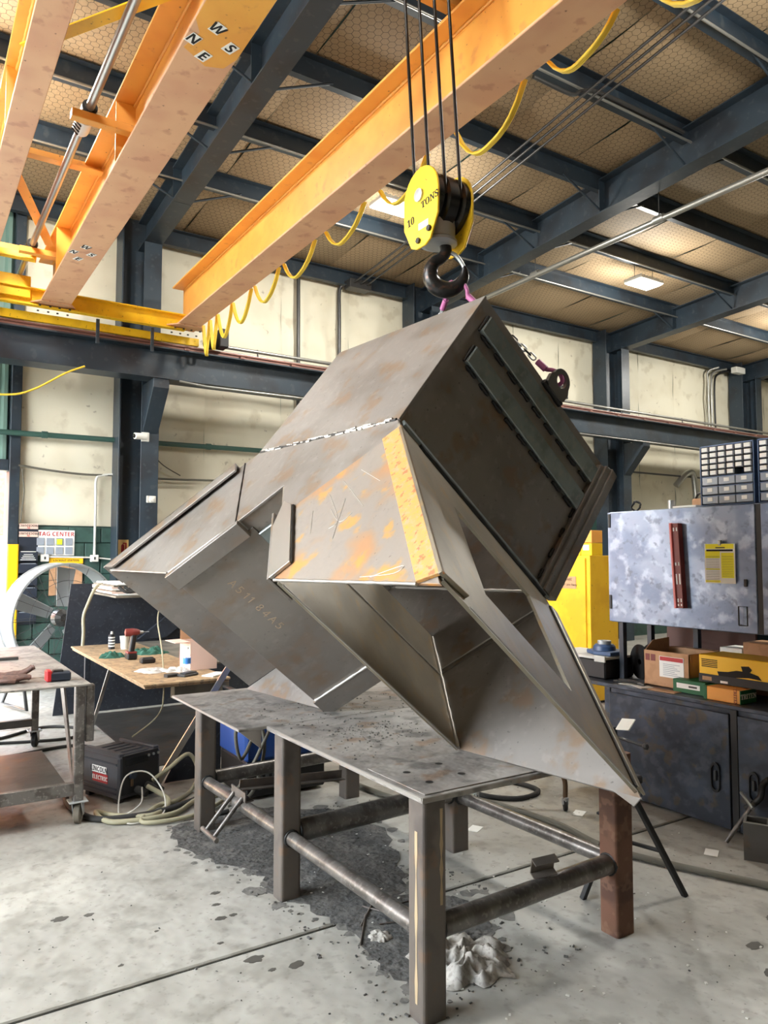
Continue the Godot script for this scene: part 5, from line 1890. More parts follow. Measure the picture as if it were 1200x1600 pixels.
	lathe(st, [Vector2(0, 0.185), Vector2(0.014, 0.185), Vector2(0.014, 0.2), Vector2(0, 0.2)], Vector3(1.88, 0.75, -5.72), Vector3.UP, 12)
	part(wb, "cap", st, M.paper)
	st = stool()
	bbox(st, Vector3(1.73, 0.762, -5.62), Vector3(0.1, 0.022, 0.05), 0.003, Basis(Vector3.UP, 0.3))
	single("steel_block", st, M.conduit_dark, "small grey steel block at the shelf edge", "block")
	var ph := thing("phone_case", "dark folded case lying by the water bottle", "case", Vector3(1.85, 0.75, -5.58))
	st = stool()
	bbox(st, Vector3(1.85, 0.76, -5.6), Vector3(0.15, 0.02, 0.08), 0.006, Basis(Vector3.UP, 0.5))
	part(ph, "body", st, M.conduit_dark)
	st = stool()
	bbox(st, Vector3(1.855, 0.774, -5.6), Vector3(0.12, 0.008, 0.06), 0.003, Basis(Vector3.UP, 0.5))
	part(ph, "lid", st, M.black)
	st = stool()
	bbox(st, Vector3(2.03, 0.756, -5.52), Vector3(0.1, 0.01, 0.2), 0.002, Basis(Vector3.UP, -0.9))
	single("notepad", st, M.paper, "white notepad at the right end of the plywood shelf", "notepad")
	# blue power source half hidden under the table
	var bp := thing("blue_power_source", "blue welding power source on the floor behind the table legs", "welder", Vector3(2.3, 0, -5.0))
	st = stool()
	bbox(st, Vector3(2.3, 0.43, -5.05), Vector3(0.62, 0.34, 0.5), 0.02)
	part(bp, "case", st, M.blue)
	st = stool()
	bbox(st, Vector3(2.3, 0.14, -5.05), Vector3(0.6, 0.24, 0.48), 0.01)
	part(bp, "base_housing", st, M.black)
	st = stool()
	for k in 6:
		bbox(st, Vector3(2.1 + 0.05 * k, 0.15, -4.805), Vector3(0.025, 0.16, 0.01), 0.002)
	part(bp, "vent_louvres", st, M.conduit_dark)
	st = stool()
	tube(st, [Vector3(2.02, 0.66, -4.82), Vector3(2.02, 0.7, -4.82), Vector3(2.02, 0.7, -5.28), Vector3(2.02, 0.66, -5.28)], 0.016, 8)
	part(bp, "carry_handle", st, M.black)

func rag(called: String, at: Vector3, rad: float, hgt: float, m: Material, label: String, seed_: int):
	var f := FastNoiseLite.new()
	f.seed = seed_
	f.frequency = 7.0
	var st := stool()
	var P := func(i: int, j: int) -> Vector3:
		var a := TAU * i / 44.0
		var q := j / 16.0
		var k := 1.0 + 0.45 * f.get_noise_2d(cos(a) * 0.25, sin(a) * 0.25 + seed_)
		var rr := rad * q * k
		var y := hgt * (1.0 - pow(q, 4.0)) * clampf(0.55 + 0.9 * f.get_noise_2d(at.x + cos(a) * rr * 1.6, at.z + sin(a) * rr * 1.6), 0.1, 1.3) + 0.002
		return at + Vector3(cos(a) * rr, y if j < 16 else 0.0005, sin(a) * rr)
	grid(st, P, 44, 16, Vector3.UP)
	single(called, st, m, label, "rag" if "rag" in called else "paper")

# =================================================================== drum fan
func build_fan():
	var c := Vector3(1.56, 0.95, -9.2)
	var t := thing("drum_fan", "large galvanised drum fan with plastic wrapped blades", "fan", Vector3(c.x, 0, c.z))
	var ax := Vector3(0.3, 0, 1).normalized()
	var r := Vector3.UP.cross(ax).normalized()
	var st := stool()
	lathe(st, [Vector2(0.6, -0.16), Vector2(0.62, -0.16), Vector2(0.63, -0.15), Vector2(0.615, -0.14), Vector2(0.615, 0.14), Vector2(0.63, 0.15), Vector2(0.62, 0.16), Vector2(0.6, 0.16), Vector2(0.605, 0.14), Vector2(0.605, -0.14), Vector2(0.6, -0.16)], c, ax, 48)
	part(t, "drum", st, M.galv)
	for k in 5:
		var a := TAU * (k / 5.0) + 0.25
		var e := r * cos(a) + Vector3.UP * sin(a)
		var f := ax.cross(e).normalized()
		st = stool()
		slab(st, [c + e * 0.13 - f * 0.07, c + e * 0.56 - f * 0.12, c + e * 0.58 + f * 0.1, c + e * 0.13 + f * 0.07], (ax * 0.9 + f * 0.4).normalized() * 0.012, 0.003)
		part(t, "blade", st, M.galv)
	st = stool()
	lathe(st, [Vector2(0, -0.08), Vector2(0.1, -0.06), Vector2(0.1, 0.04), Vector2(0.05, 0.08), Vector2(0, 0.08)], c, ax, 18)
	part(t, "hub", st, M.conduit_dark)
	for s in [0.16, -0.16]:
		st = stool()
		for k in 16:
			var a := TAU * k / 16
			tube(st, [c + ax * s + (r * cos(a) + Vector3.UP * sin(a)) * 0.04, c + ax * s + (r * cos(a) + Vector3.UP * sin(a)) * 0.61], 0.003, 4)
		for q in [0.04, 0.25, 0.43]:
			var p := []
			for k in 32:
				var a := TAU * k / 32
				p.append(c + ax * s + (r * cos(a) + Vector3.UP * sin(a)) * q)
			tube(st, p, 0.003, 4, true)
		part(t, "wire_guard", st, M.conduit_dark)
	for s in [-1, 1]:
		st = stool()
		tube(st, [c + r * 0.45 * s + Vector3(0, -0.4, 0), Vector3(c.x, 0.03, c.z) + r * 0.5 * s + ax * 0.3, Vector3(c.x, 0.03, c.z) + r * 0.5 * s - ax * 0.3, c + r * 0.45 * s + Vector3(0, -0.4, 0)], 0.02, 8)
		part(t, "stand", st, M.conduit_dark)

# =================================================================== workbench on the right
const FACE_X := Basis(Vector3(0, 0, 1), Vector3(0, 1, 0), Vector3(-1, 0, 0))   # lettering seen from the left side

func drawer_cabinet(z0: float, label: String):
	var t := thing("parts_cabinet", label, "parts cabinet", Vector3(4.48, 1.978, z0 + 0.185), "small parts cabinets")
	var W := 0.372
	var H := 0.392
	var st := stool()
	var x0 := 4.4
	var x1 := 4.56
	var y0 := 1.978
	span(st, Vector3(x0, y0, z0), Vector3(x1, y0 + H, z0 + 0.008), 0.001)
	span(st, Vector3(x0, y0, z0 + W - 0.008), Vector3(x1, y0 + H, z0 + W), 0.001)
	span(st, Vector3(x0, y0 + H - 0.008, z0), Vector3(x1, y0 + H, z0 + W), 0.001)
	span(st, Vector3(x0, y0, z0), Vector3(x1, y0 + 0.006, z0 + W), 0.001)
	span(st, Vector3(x1 - 0.006, y0, z0), Vector3(x1, y0 + H, z0 + W), 0.001)
	for y in [0.062, 0.124, 0.186]:
		span(st, Vector3(x0, y0 + y - 0.003, z0), Vector3(x1, y0 + y + 0.003, z0 + W), 0)
	part(t, "case", st, M.blue_cab)
	for row in 5:
		for col in 6:
			if row == 0 and col == 4: continue
			var zc := z0 + 0.01 + (W - 0.02) * (col + 0.5) / 6
			var yc := y0 + 0.192 + 0.0385 * (row + 0.5)
			st = stool()
			bbox(st, Vector3(x0 + 0.04, yc, zc), Vector3(0.08, 0.033, 0.053), 0.002)
			var d := part(t, "small_drawer", st, M.drawer_dark)
			st = stool()
			bbox(st, Vector3(x0 - 0.001, yc + 0.002, zc - 0.004), Vector3(0.002, 0.025, 0.041), 0)
			part(d, "label_card", st, M.paper)
	for row in 3:
		for col in 3:
			var zc := z0 + 0.01 + (W - 0.02) * (col + 0.5) / 3
			var yc := y0 + 0.006 + 0.061 * (row + 0.5)
			st = stool()
			bbox(st, Vector3(x0 + 0.04, yc, zc), Vector3(0.08, 0.05, 0.112), 0.003)
			var d := part(t, "large_drawer", st, M.drawer)
			st = stool()
			bbox(st, Vector3(x0 - 0.001, yc + 0.004, zc), Vector3(0.002, 0.024, 0.036), 0)
			part(d, "label_card", st, M.paper)

func wire_pull(parent: Node3D, p: Vector3, w: float, h: float, m: Material):
	var st := stool()
	tube(st, [p + Vector3(0, 0, -w / 2), p + Vector3(-0.025, 0, -w / 2), p + Vector3(-0.025, h, -w / 2), p + Vector3(-0.025, h, w / 2), p + Vector3(-0.025, 0, w / 2), p + Vector3(-0.025, 0, -w / 2)], 0.005, 6)
	part(parent, "pull_handle", st, m)

func build_bench():
	var t := thing("workbench", "long dark steel workbench with doors at the right", "workbench", Vector3(4.6, 0, -3.0))
	var st := stool()
	span(st, Vector3(4.24, 0.04, -3.62), Vector3(4.95, 0.735, -1.2), 0.004)
	part(t, "body", st, M.cab_dark)
	st = stool()
	span(st, Vector3(4.2, 0.735, -4.3), Vector3(5.0, 0.76, -1.2), 0.004)
	part(t, "top", st, M.cab_dark)
	for lx in [4.3, 4.9]:
		st = stool()
		span(st, Vector3(lx, 0, -4.25), Vector3(lx + 0.06, 0.735, -4.19), 0.003)
		part(t, "end_leg", st, M.cab_dark)
	st = stool()
	span(st, Vector3(4.28, 0, -3.6), Vector3(4.95, 0.04, -1.2), 0)
	part(t, "plinth", st, M.black)
	for q in [[-3.615, -2.712], [-2.655, -1.75]]:
		st = stool()
		span(st, Vector3(4.215, 0.02, q[0]), Vector3(4.238, 0.7, q[1]), 0.003)
		var d := part(t, "door", st, M.cab_dark)
		var zc: float = -2.8 if q[0] < -3 else -2.555
		var ov := []
		var inn := []
		for k in 20:
			var a := TAU * k / 20
			var e := Vector3(0, sin(a) * 0.045 + signf(sin(a)) * 0.045, cos(a) * 0.03)
			ov.append(Vector3(4.21, 0.31, zc) + e)
			inn.append(Vector3(4.21, 0.31, zc) + e * 0.82)
		st = stool()
		ring_plate(st, inn, ov, Vector3(-0.012, 0, 0))
		part(d, "recessed_pull", st, M.black)
		st = stool()
		span(st, Vector3(4.195, 0.29, zc - 0.008), Vector3(4.213, 0.35, zc + 0.008), 0.003)
		part(d, "latch", st, M.conduit_dark)
	st = stool()
	span(st, Vector3(4.222, 0.02, -2.705), Vector3(4.24, 0.735, -2.662), 0.002)
	part(t, "centre_post", st, M.black)
	# hanging cupboards above
	var c := thing("wall_cupboard", "mottled blue-grey steel cupboard raised on posts above the bench", "cupboard", Vector3(4.6, 0.76, -2.7))
	st = stool()
	span(st, Vector3(4.39, 1.175, -3.73), Vector3(4.78, 1.975, -1.5), 0.004)
	part(c, "body", st, M.cab)
	for q in [[-3.728, -2.6], [-2.562, -1.5]]:
		st = stool()
		span(st, Vector3(4.365, 1.18, q[0]), Vector3(4.388, 1.97, q[1]), 0.003)
		var d := part(c, "door", st, M.cab)
		if q[0] < -3:
			wire_pull(d, Vector3(4.365, 1.228, -2.676), 0.056, 0.115, M.black)
			st = stool()
			span(st, Vector3(4.355, 1.465, -2.675), Vector3(4.366, 1.51, -2.655), 0.002)
			part(d, "latch", st, M.black)
			for y in [1.86, 1.27]:
				st = stool()
				span(st, Vector3(4.358, y, -3.72), Vector3(4.366, y + 0.1, -3.7), 0.002)
				part(d, "hinge", st, M.black)
	st = stool()
	span(st, Vector3(4.372, 1.18, -2.598), Vector3(4.386, 1.97, -2.564), 0)
	part(c, "gap_strip", st, M.black)
	for q in [[4.42, -3.69], [4.735, -3.3], [4.735, -3.69], [4.42, -1.6]]:
		st = stool()
		span(st, Vector3(q[0], 0.76, q[1]), Vector3(q[0] + 0.04, 1.178, q[1] + 0.04), 0.002)
		part(c, "post", st, M.navy)
	# spirit level on the door
	var lv := thing("spirit_level", "red spirit level hung upright on the cupboard door", "spirit level", Vector3(4.34, 1.31, -3.14))
	var tilt := Basis(Vector3(1, 0, 0), -0.05)
	st = stool()
	bbox(st, Vector3(4.338, 1.59, -3.148), Vector3(0.05, 0.565, 0.016), 0.002, tilt)
	part(lv, "rail", st, M.pink_red)
	st = stool()
	bbox(st, Vector3(4.338, 1.59, -3.092), Vector3(0.046, 0.56, 0.01), 0.002, tilt)
	part(lv, "rail", st, M.red_dark)
	st = stool()
	bbox(st, Vector3(4.34, 1.59, -3.118), Vector3(0.03, 0.56, 0.048), 0.001, tilt)
	var web := part(lv, "web", st, M.red_dark)
	for q in [[0.24, 0.024], [0.01, 0.02], [-0.09, 0.07], [-0.23, 0.024], [-0.26, 0.014]]:
		for z in [-0.012, 0.012]:
			st = stool()
			bbox(st, Vector3(4.3255, 1.59, -3.118) + tilt * Vector3(0, q[0], z), Vector3(0.004, q[1], 0.01), 0.001, tilt)
			part(web, "vial_window", st, M.paper)
	# yellow notice under a clip
	var pn := thing("yellow_notice", "yellow and white printed notice clipped to the cupboard door", "notice", Vector3(4.34, 1.48, -2.82))
	var pb := Basis(Vector3(0, 1, 0), 0.12)
	var pc := Vector3(4.338, 1.605, -2.82)
	st = stool()
	bbox(st, pc, Vector3(0.0015, 0.25, 0.195), 0, pb)
	var sh := part(pn, "sheet", st, M.paper)
	var so := origin_of(sh)
	var yl := plain(Color(0.93, 0.9, 0.2), 0.7)
	for q in [[0.108, 0.0, 0.03, 0.18], [0.06, -0.045, 0.05, 0.095], [-0.015, 0.05, 0.15, 0.08], [-0.112, -0.045, 0.012, 0.095], [-0.035, -0.045, 0.006, 0.095], [0.062, 0.05, 0.012, 0.08]]:
		st = stool()
		bbox(st, pc + pb * Vector3(-0.0012, q[0], q[1]), Vector3(0.001, q[2], q[3]), 0, pb)
		part(sh, "print_block", st, yl)
	st = stool()
	bbox(st, pc + pb * Vector3(-0.0018, 0.083, 0.0), Vector3(0.001, 0.012, 0.17), 0, pb)
	part(sh, "print_bar", st, M.ink)
	st = stool()
	for k in 16:
		bbox(st, pc + pb * Vector3(-0.002, 0.045 - 0.0105 * k, -0.045), Vector3(0.0006, 0.0018, 0.085), 0, pb)
		if k < 13:
			bbox(st, pc + pb * Vector3(-0.002, 0.045 - 0.0105 * k, 0.05), Vector3(0.0006, 0.0018, 0.07), 0, pb)
	bbox(st, pc + pb * Vector3(-0.002, 0.1, 0.005), Vector3(0.0006, 0.007, 0.06), 0, pb)
	part(sh, "print_lines", st, M.conduit_dark)
	st = stool()
	bbox(st, Vector3(4.345, 1.735, -2.82), Vector3(0.022, 0.035, 0.022), 0.004)
	part(pn, "clip", st, M.conduit)
	drawer_cabinet(-2.985, "blue cabinet of small clear drawers with white labels, the left one")
	drawer_cabinet(-2.59, "blue cabinet of small clear drawers cut by the right edge")
	# odds and ends on top of the cupboard
	st = stool()
	lathe(st, [Vector2(0, 0), Vector2(0.025, 0), Vector2(0.025, 0.06), Vector2(0.021, 0.06), Vector2(0.021, 0.005), Vector2(0, 0.005)], Vector3(4.46, 1.976, -3.25), Vector3.UP, 14)
	single("tin_can", st, M.galv, "small tin can standing on the cupboard left of the drawers", "can")
	st = stool()
	span(st, Vector3(4.4, 1.976, -3.2), Vector3(4.5, 1.99, -3.02), 0.002)
	single("white_tray", st, M.paper, "low white tray on the cupboard top", "tray")
	var bm := thing("brown_clamp", "brown clamp-on vise standing on the cupboard top", "vise", Vector3(4.6, 1.976, -3.1))
	st = stool()
	bbox(st, Vector3(4.6, 2.01, -3.1), Vector3(0.1, 0.07, 0.12), 0.01)
	part(bm, "body", st, M.card)
	st = stool()
	tube(st, smooth_path([Vector3(4.58, 2.03, -3.04), Vector3(4.56, 2.07, -3.06), Vector3(4.56, 2.075, -3.11), Vector3(4.58, 2.03, -3.15)], 4), 0.008, 6)
	part(bm, "handle", st, M.black)
	var wc := thing("wire_coil", "small black coil of wire at the far end of the cupboard top", "coil", Vector3(4.5, 1.976, -3.6))
	st = stool()
	var p := []
	for k in 20:
		p.append(Vector3(4.5 + 0.01 * sin(k * 1.0), 2.015 + sin(TAU * k / 20) * 0.035, -3.58 + cos(TAU * k / 20) * 0.035))
	tube(st, p, 0.008, 6, true)
	part(wc, "coil", st, M.black)
	build_bench_things()

func carton(called: String, label: String, a: Vector3, b: Vector3, m: Material) -> Node3D:
	var t := thing(called, label, "box", Vector3((a.x + b.x) / 2, a.y, (a.z + b.z) / 2))
	var st := stool()
	span(st, a, b, 0.003)
	part(t, "carton", st, m)
	return t

func build_bench_things():
	var st := stool()
	# torn open cardboard box with a shipping label
	var bx := thing("torn_cardboard_box", "torn open brown cardboard box with a shipping label on the bench", "box", Vector3(4.55, 0.76, -3.27))
	var a := Vector3(4.4, 0.76, -3.46)
	var b := Vector3(4.68, 1.0, -3.1)
	span(st, a, Vector3(a.x + 0.005, b.y, b.z), 0)
	span(st, Vector3(b.x - 0.005, a.y, a.z), b, 0)
	span(st, a, Vector3(b.x, b.y, a.z + 0.005), 0)
	span(st, Vector3(a.x, a.y, b.z - 0.005), b, 0)
	span(st, a, Vector3(b.x, a.y + 0.005, b.z), 0)
	part(bx, "walls", st, M.card)
	for q in [[[Vector3(b.x, b.y, a.z), Vector3(b.x, b.y, b.z), Vector3(b.x + 0.08, b.y + 0.06, b.z - 0.02), Vector3(b.x + 0.07, b.y + 0.07, a.z + 0.08)], Vector3(0, 0.004, 0)], [[Vector3(a.x, b.y, b.z), Vector3(b.x, b.y, b.z), Vector3(b.x - 0.02, b.y - 0.06, b.z + 0.045), Vector3(a.x + 0.04, b.y - 0.08, b.z + 0.04)], Vector3(0, 0, 0.004)], [[Vector3(a.x + 0.02, b.y, a.z), Vector3(b.x, b.y, a.z), Vector3(b.x, b.y + 0.07, a.z - 0.05), Vector3(a.x + 0.1, b.y + 0.06, a.z - 0.06)], Vector3(0, 0, 0.004)]]:
		st = stool()
		slab(st, q[0], q[1])
		part(bx, "flap", st, M.card)
	st = stool()
	span(st, Vector3(4.397, 0.83, -3.33), Vector3(4.4, 0.97, -3.14), 0)
	var lb := part(bx, "shipping_label", st, M.paper)
	st = stool()
	span(st, Vector3(4.3955, 0.94, -3.325), Vector3(4.397, 0.967, -3.145), 0)
	part(lb, "red_band", st, M.red)
	st = stool()
	for k in 7:
		span(st, Vector3(4.3955, 0.845 + 0.012 * k, -3.3), Vector3(4.397, 0.848 + 0.012 * k, -3.17 - 0.02 * (k % 3)), 0)
	part(lb, "print_lines", st, M.drawer)
	st = stool()
	for k in 2:
		span(st, Vector3(4.398, 0.93, -3.445 + 0.045 * k), Vector3(4.4, 0.975, -3.41 + 0.045 * k), 0)
	part(bx, "handling_marks", st, M.red_dark)
	var g := carton("green_box", "flat green box with a white label under the yellow tool box", Vector3(4.32, 0.761, -3.17), Vector3(4.62, 0.845, -2.93), M.green_box)
	st = stool()
	span(st, Vector3(4.318, 0.79, -3.14), Vector3(4.32, 0.822, -2.97), 0)
	var l2 := part(g, "label", st, M.paper)
	st = stool()
	span(st, Vector3(4.3165, 0.8, -3.05), Vector3(4.318, 0.812, -2.99), 0)
	part(l2, "bar_code", st, M.conduit_dark)
	var o := carton("orange_box", "orange and green disc box at the bench edge", Vector3(4.26, 0.761, -2.9), Vector3(4.42, 0.842, -2.66), M.orange_box)
	for gz in [[-2.662, -2.655], [-2.905, -2.88]]:
		st = stool()
		span(st, Vector3(4.258, 0.7615, gz[0]), Vector3(4.422, 0.8425, gz[1]), 0.002)
		part(o, "green_end", st, M.green_box)
	text(o, "lettering", "TRITEN", 0.032, M.paper, Vector3(4.34, 0.805, -2.654) - o.position, Basis.IDENTITY, true, true)
	text(o, "lettering", "TRITEN", 0.02, M.red_dark, Vector3(4.2585, 0.802, -2.69) - o.position, FACE_X.rotated(Vector3(1, 0, 0), PI / 2), true, true)
	# yellow and black power tool box
	var y := carton("tool_box", "yellow and black cardboard box for a grinder on the bench", Vector3(4.36, 0.847, -3.0), Vector3(4.62, 1.02, -2.38), M.tool_yellow)
	st = stool()
	span(st, Vector3(4.357, 0.848, -3.001), Vector3(4.62, 0.9, -2.379), 0.001)
	part(y, "black_band", st, M.black)
	st = stool()
	for k in 5:
		span(st, Vector3(4.357, 0.945 + 0.011 * k, -2.98), Vector3(4.36, 0.95 + 0.011 * k, -2.87), 0)
	part(y, "print_lines", st, M.ink)
	st = stool()
	span(st, Vector3(4.356, 0.86, -2.975), Vector3(4.357, 0.885, -2.91), 0)
	part(y, "print_patch", st, M.card)
	st = stool()
	span(st, Vector3(4.356, 0.856, -2.85), Vector3(4.357, 0.87, -2.8), 0)
	part(y, "label", st, M.paper)
	st = stool()   # printed picture of the tool
	slab(st, [Vector3(4.3585, 0.9, -2.86), Vector3(4.3585, 0.925, -2.87), Vector3(4.3585, 0.93, -2.8), Vector3(4.3585, 0.945, -2.74), Vector3(4.3585, 0.945, -2.66), Vector3(4.3585, 0.93, -2.6), Vector3(4.3585, 0.905, -2.58), Vector3(4.3585, 0.91, -2.66), Vector3(4.3585, 0.9, -2.75)], Vector3(-0.002, 0, 0))
	slab(st, [Vector3(4.3585, 0.945, -2.7), Vector3(4.3585, 0.975, -2.71), Vector3(4.3585, 0.98, -2.66), Vector3(4.3585, 0.96, -2.64), Vector3(4.3585, 0.945, -2.65)], Vector3(-0.002, 0, 0))
	part(y, "printed_tool", st, M.ink)
	carton("white_carton", "small white carton behind the yellow tool box", Vector3(4.68, 0.761, -3.06), Vector3(4.86, 1.04, -2.9), M.paper)
	carton("brown_carton", "small brown carton behind the yellow tool box", Vector3(4.66, 0.761, -2.88), Vector3(4.88, 1.09, -2.66), M.card)
	carton("grey_carton", "grey worn carton in the bench corner behind the tool box", Vector3(4.66, 0.761, -2.64), Vector3(4.86, 1.1, -2.52), M.wood_grey)
	# cable spool
	var s := thing("wire_spool", "black spool of welding wire standing behind the cardboard box", "spool", Vector3(4.56, 0.76, -3.58))
	st = stool()
	lathe(st, [Vector2(0.02, -0.05), Vector2(0.125, -0.05), Vector2(0.125, -0.042), Vector2(0.09, -0.042), Vector2(0.09, 0.042), Vector2(0.125, 0.042), Vector2(0.125, 0.05), Vector2(0.02, 0.05), Vector2(0.02, -0.05)], Vector3(4.58, 0.886, -3.585), Vector3(1, 0, 0.35), 28)
	part(s, "reel", st, M.black)
	st = stool()
	for k in 7:
		lathe(st, [Vector2(0.1, -0.006), Vector2(0.108, 0), Vector2(0.1, 0.006)], Vector3(4.58, 0.886, -3.585) + Vector3(1, 0, 0.35).normalized() * (-0.036 + 0.012 * k), Vector3(1, 0, 0.35), 28)
	part(s, "wire", st, M.rubber)
	# blue flange bearing on a board with a dark case below
	var bb := thing("bearing_unit", "blue cast flange bearing lying on the bench", "bearing", Vector3(4.45, 0.93, -3.78))
	st = stool()
	slab(st, [Vector3(4.36, 0.921, -3.72), Vector3(4.34, 0.921, -3.86), Vector3(4.4, 0.921, -3.98), Vector3(4.54, 0.921, -3.99), Vector3(4.6, 0.921, -3.86), Vector3(4.54, 0.921, -3.72)], Vector3(0, 0.03, 0), 0.006)
	part(bb, "flange", st, M.blue_cab)
	st = stool()
	lathe(st, [Vector2(0, 0), Vector2(0.085, 0), Vector2(0.08, 0.03), Vector2(0.065, 0.045), Vector2(0.05, 0.045), Vector2(0, 0.045)], Vector3(4.46, 0.95, -3.86), Vector3.UP, 24)
	part(bb, "housing", st, M.blue_cab)
	st = stool()
	lathe(st, [Vector2(0.025, 0.03), Vector2(0.05, 0.03), Vector2(0.05, 0.07), Vector2(0.025, 0.07), Vector2(0.025, 0.03)], Vector3(4.46, 0.95, -3.86), Vector3.UP, 24)
	part(bb, "inner_ring", st, M.galv)
	var bc := thing("black_case", "black machine case with a cream top edge on the bench end", "case", Vector3(4.45, 0.76, -3.9))
	st = stool()
	span(st, Vector3(4.3, 0.761, -4.25), Vector3(4.62, 0.9, -3.72), 0.01)
	part(bc, "body", st, M.black)
	st = stool()
	span(st, Vector3(4.285, 0.9, -4.26), Vector3(4.63, 0.92, -3.715), 0.004)
	part(bc, "cream_edge", st, M.rag_white)
	st = stool()
	span(st, Vector3(4.275, 0.885, -3.8), Vector3(4.29, 0.93, -3.7), 0.003)
	part(bc, "bracket", st, M.rag_white)
	# papers, pliers
	for q in [[4.33, -3.52, 0.16, 0.1, 0.2, "crumpled paper lying at the front of the bench"], [4.28, -3.38, 0.1, 0.14, -0.4, "white paper scrap in front of the torn box"], [4.27, -3.2, 0.08, 0.2, 0.05, "cardboard strip lying along the bench edge"]]:
		st = stool()
		bbox(st, Vector3(q[0], 0.763, q[1]), Vector3(q[2], 0.004, q[3]), 0, Basis(Vector3.UP, q[4]))
		single("paper_scrap", st, M.rag_white if q[1] < -3.3 else M.card, q[5], "paper")
	var pl := thing("pliers", "pair of worn pliers lying on the bench edge", "pliers", Vector3(4.28, 0.76, -3.5))
	st = stool()
	tube(st, smooth_path([Vector3(4.25, 0.775, -3.6), Vector3(4.27, 0.78, -3.5), Vector3(4.3, 0.775, -3.42)], 4), 0.009, 6)
	part(pl, "handle", st, M.rubber)
	st = stool()
	tube(st, smooth_path([Vector3(4.33, 0.775, -3.62), Vector3(4.33, 0.78, -3.5), Vector3(4.3, 0.775, -3.42)], 4), 0.009, 6)
	part(pl, "handle", st, M.rubber)
	st = stool()
	bbox(st, Vector3(4.3, 0.775, -3.4), Vector3(0.03, 0.015, 0.06), 0.004)
	part(pl, "jaws", st, M.conduit_dark)
	# backing behind the bench
	st = stool()
	span(st, Vector3(5.01, 0, -3.72), Vector3(5.03, 1.35, -3.0), 0.002)
	single("red_panel", st, M.brown_panel, "dull reddish brown panel standing behind the bench", "panel")
	st = stool()
	span(st, Vector3(5.45, 0, -3.4), Vector3(5.48, 1.9, -1.2), 0.002)
	single("dark_screen", st, M.navy, "dark screen standing behind the gas cylinders", "panel")
	for q in [[5.25, -3.1], [5.22, -2.8], [5.22, -2.5]]:
		var gc := thing("gas_cylinder", ["teal gas cylinder behind the torn cardboard box", "teal gas cylinder behind the white carton", "teal gas cylinder behind the grey carton"][0 if q[1] < -3.0 else (1 if q[1] < -2.7 else 2)], "gas cylinder", Vector3(q[0], 0, q[1]), "gas cylinders behind the bench")
		st = stool()
		lathe(st, [Vector2(0, 0), Vector2(0.115, 0), Vector2(0.12, 0.02), Vector2(0.12, 1.15), Vector2(0.09, 1.25), Vector2(0.04, 1.3), Vector2(0, 1.3)], Vector3(q[0], 0, q[1]), Vector3.UP, 22)
		part(gc, "body", st, M.teal)
		st = stool()
		lathe(st, [Vector2(0, 1.3), Vector2(0.03, 1.3), Vector2(0.03, 1.38), Vector2(0, 1.38)], Vector3(q[0], 0, q[1]), Vector3.UP, 12)
		part(gc, "valve", st, M.bronze)
	# yellow safety cabinet
	var yc := thing("safety_cabinet", "tall yellow safety cabinet behind the chute", "cabinet", Vector3(6.73, 0, -6.4))
	st = stool()
	span(st, Vector3(6.52, 0.03, -6.95), Vector3(6.98, 1.66, -5.83), 0.006)
	part(yc, "body", st, M.yellow_cab)
	st = stool()
	span(st, Vector3(6.5, 0.06, -6.93), Vector3(6.52, 1.63, -5.885), 0.004)
	var dr := part(yc, "door", st, M.yellow_cab)
	st = stool()
	span(st, Vector3(6.496, 1.28, -6.25), Vector3(6.5, 1.42, -6.02), 0)
	var sg := part(dr, "cardboard_sign", st, M.card)
	text(sg, "handwriting", "MAVIC", 0.03, M.ink, Vector3(-0.003, 0.105, 0.0), FACE_X)
	text(sg, "handwriting", "KEEP Line Away", 0.028, M.ink, Vector3(-0.003, 0.045, 0.0), FACE_X)
	st = stool()
	span(st, Vector3(6.496, 1.46, -6.3), Vector3(6.5, 1.6, -6.17), 0)
	part(dr, "white_sticker", st, M.paper)
	st = stool()
	span(st, Vector3(6.55, 0, -6.9), Vector3(6.95, 0.03, -5.87), 0)
	part(yc, "plinth", st, M.black)
	var nb := 0
	for q in [[-6.33, 1.661], [-6.33, 1.806], [-6.165, 1.661], [-6.165, 1.806], [-5.995, 1.661], [-5.995, 1.806]]:
		var cb := thing("yellow_carton", ["yellow carton on the safety cabinet, lower left", "yellow carton on the safety cabinet, upper left", "yellow carton on the safety cabinet, lower middle", "yellow carton on the safety cabinet, upper middle", "yellow carton with a white label on the safety cabinet", "topmost right yellow carton on the safety cabinet"][nb], "box", Vector3(6.65, q[1], q[0] + 0.08), "cartons on the safety cabinet")
		st = stool()
		span(st, Vector3(6.56, q[1], q[0]), Vector3(6.74, q[1] + 0.14, q[0] + 0.16), 0.003)
		part(cb, "carton", st, M.orange_box if nb % 2 else M.tool_yellow)
		if nb == 4:
			st = stool()
			span(st, Vector3(6.558, q[1] + 0.06, q[0] + 0.03), Vector3(6.56, q[1] + 0.12, q[0] + 0.12), 0)
			part(cb, "label", st, M.paper)
		nb += 1

# =================================================================== things on the back wall
func conduit(called: String, label: String, pts: Array, r: float, m: Material, rounded := true):
	var st := stool()
	tube(st, smooth_path(pts, 5) if rounded else pts, r, 8)
	single(called, st, m, label, "pipe")

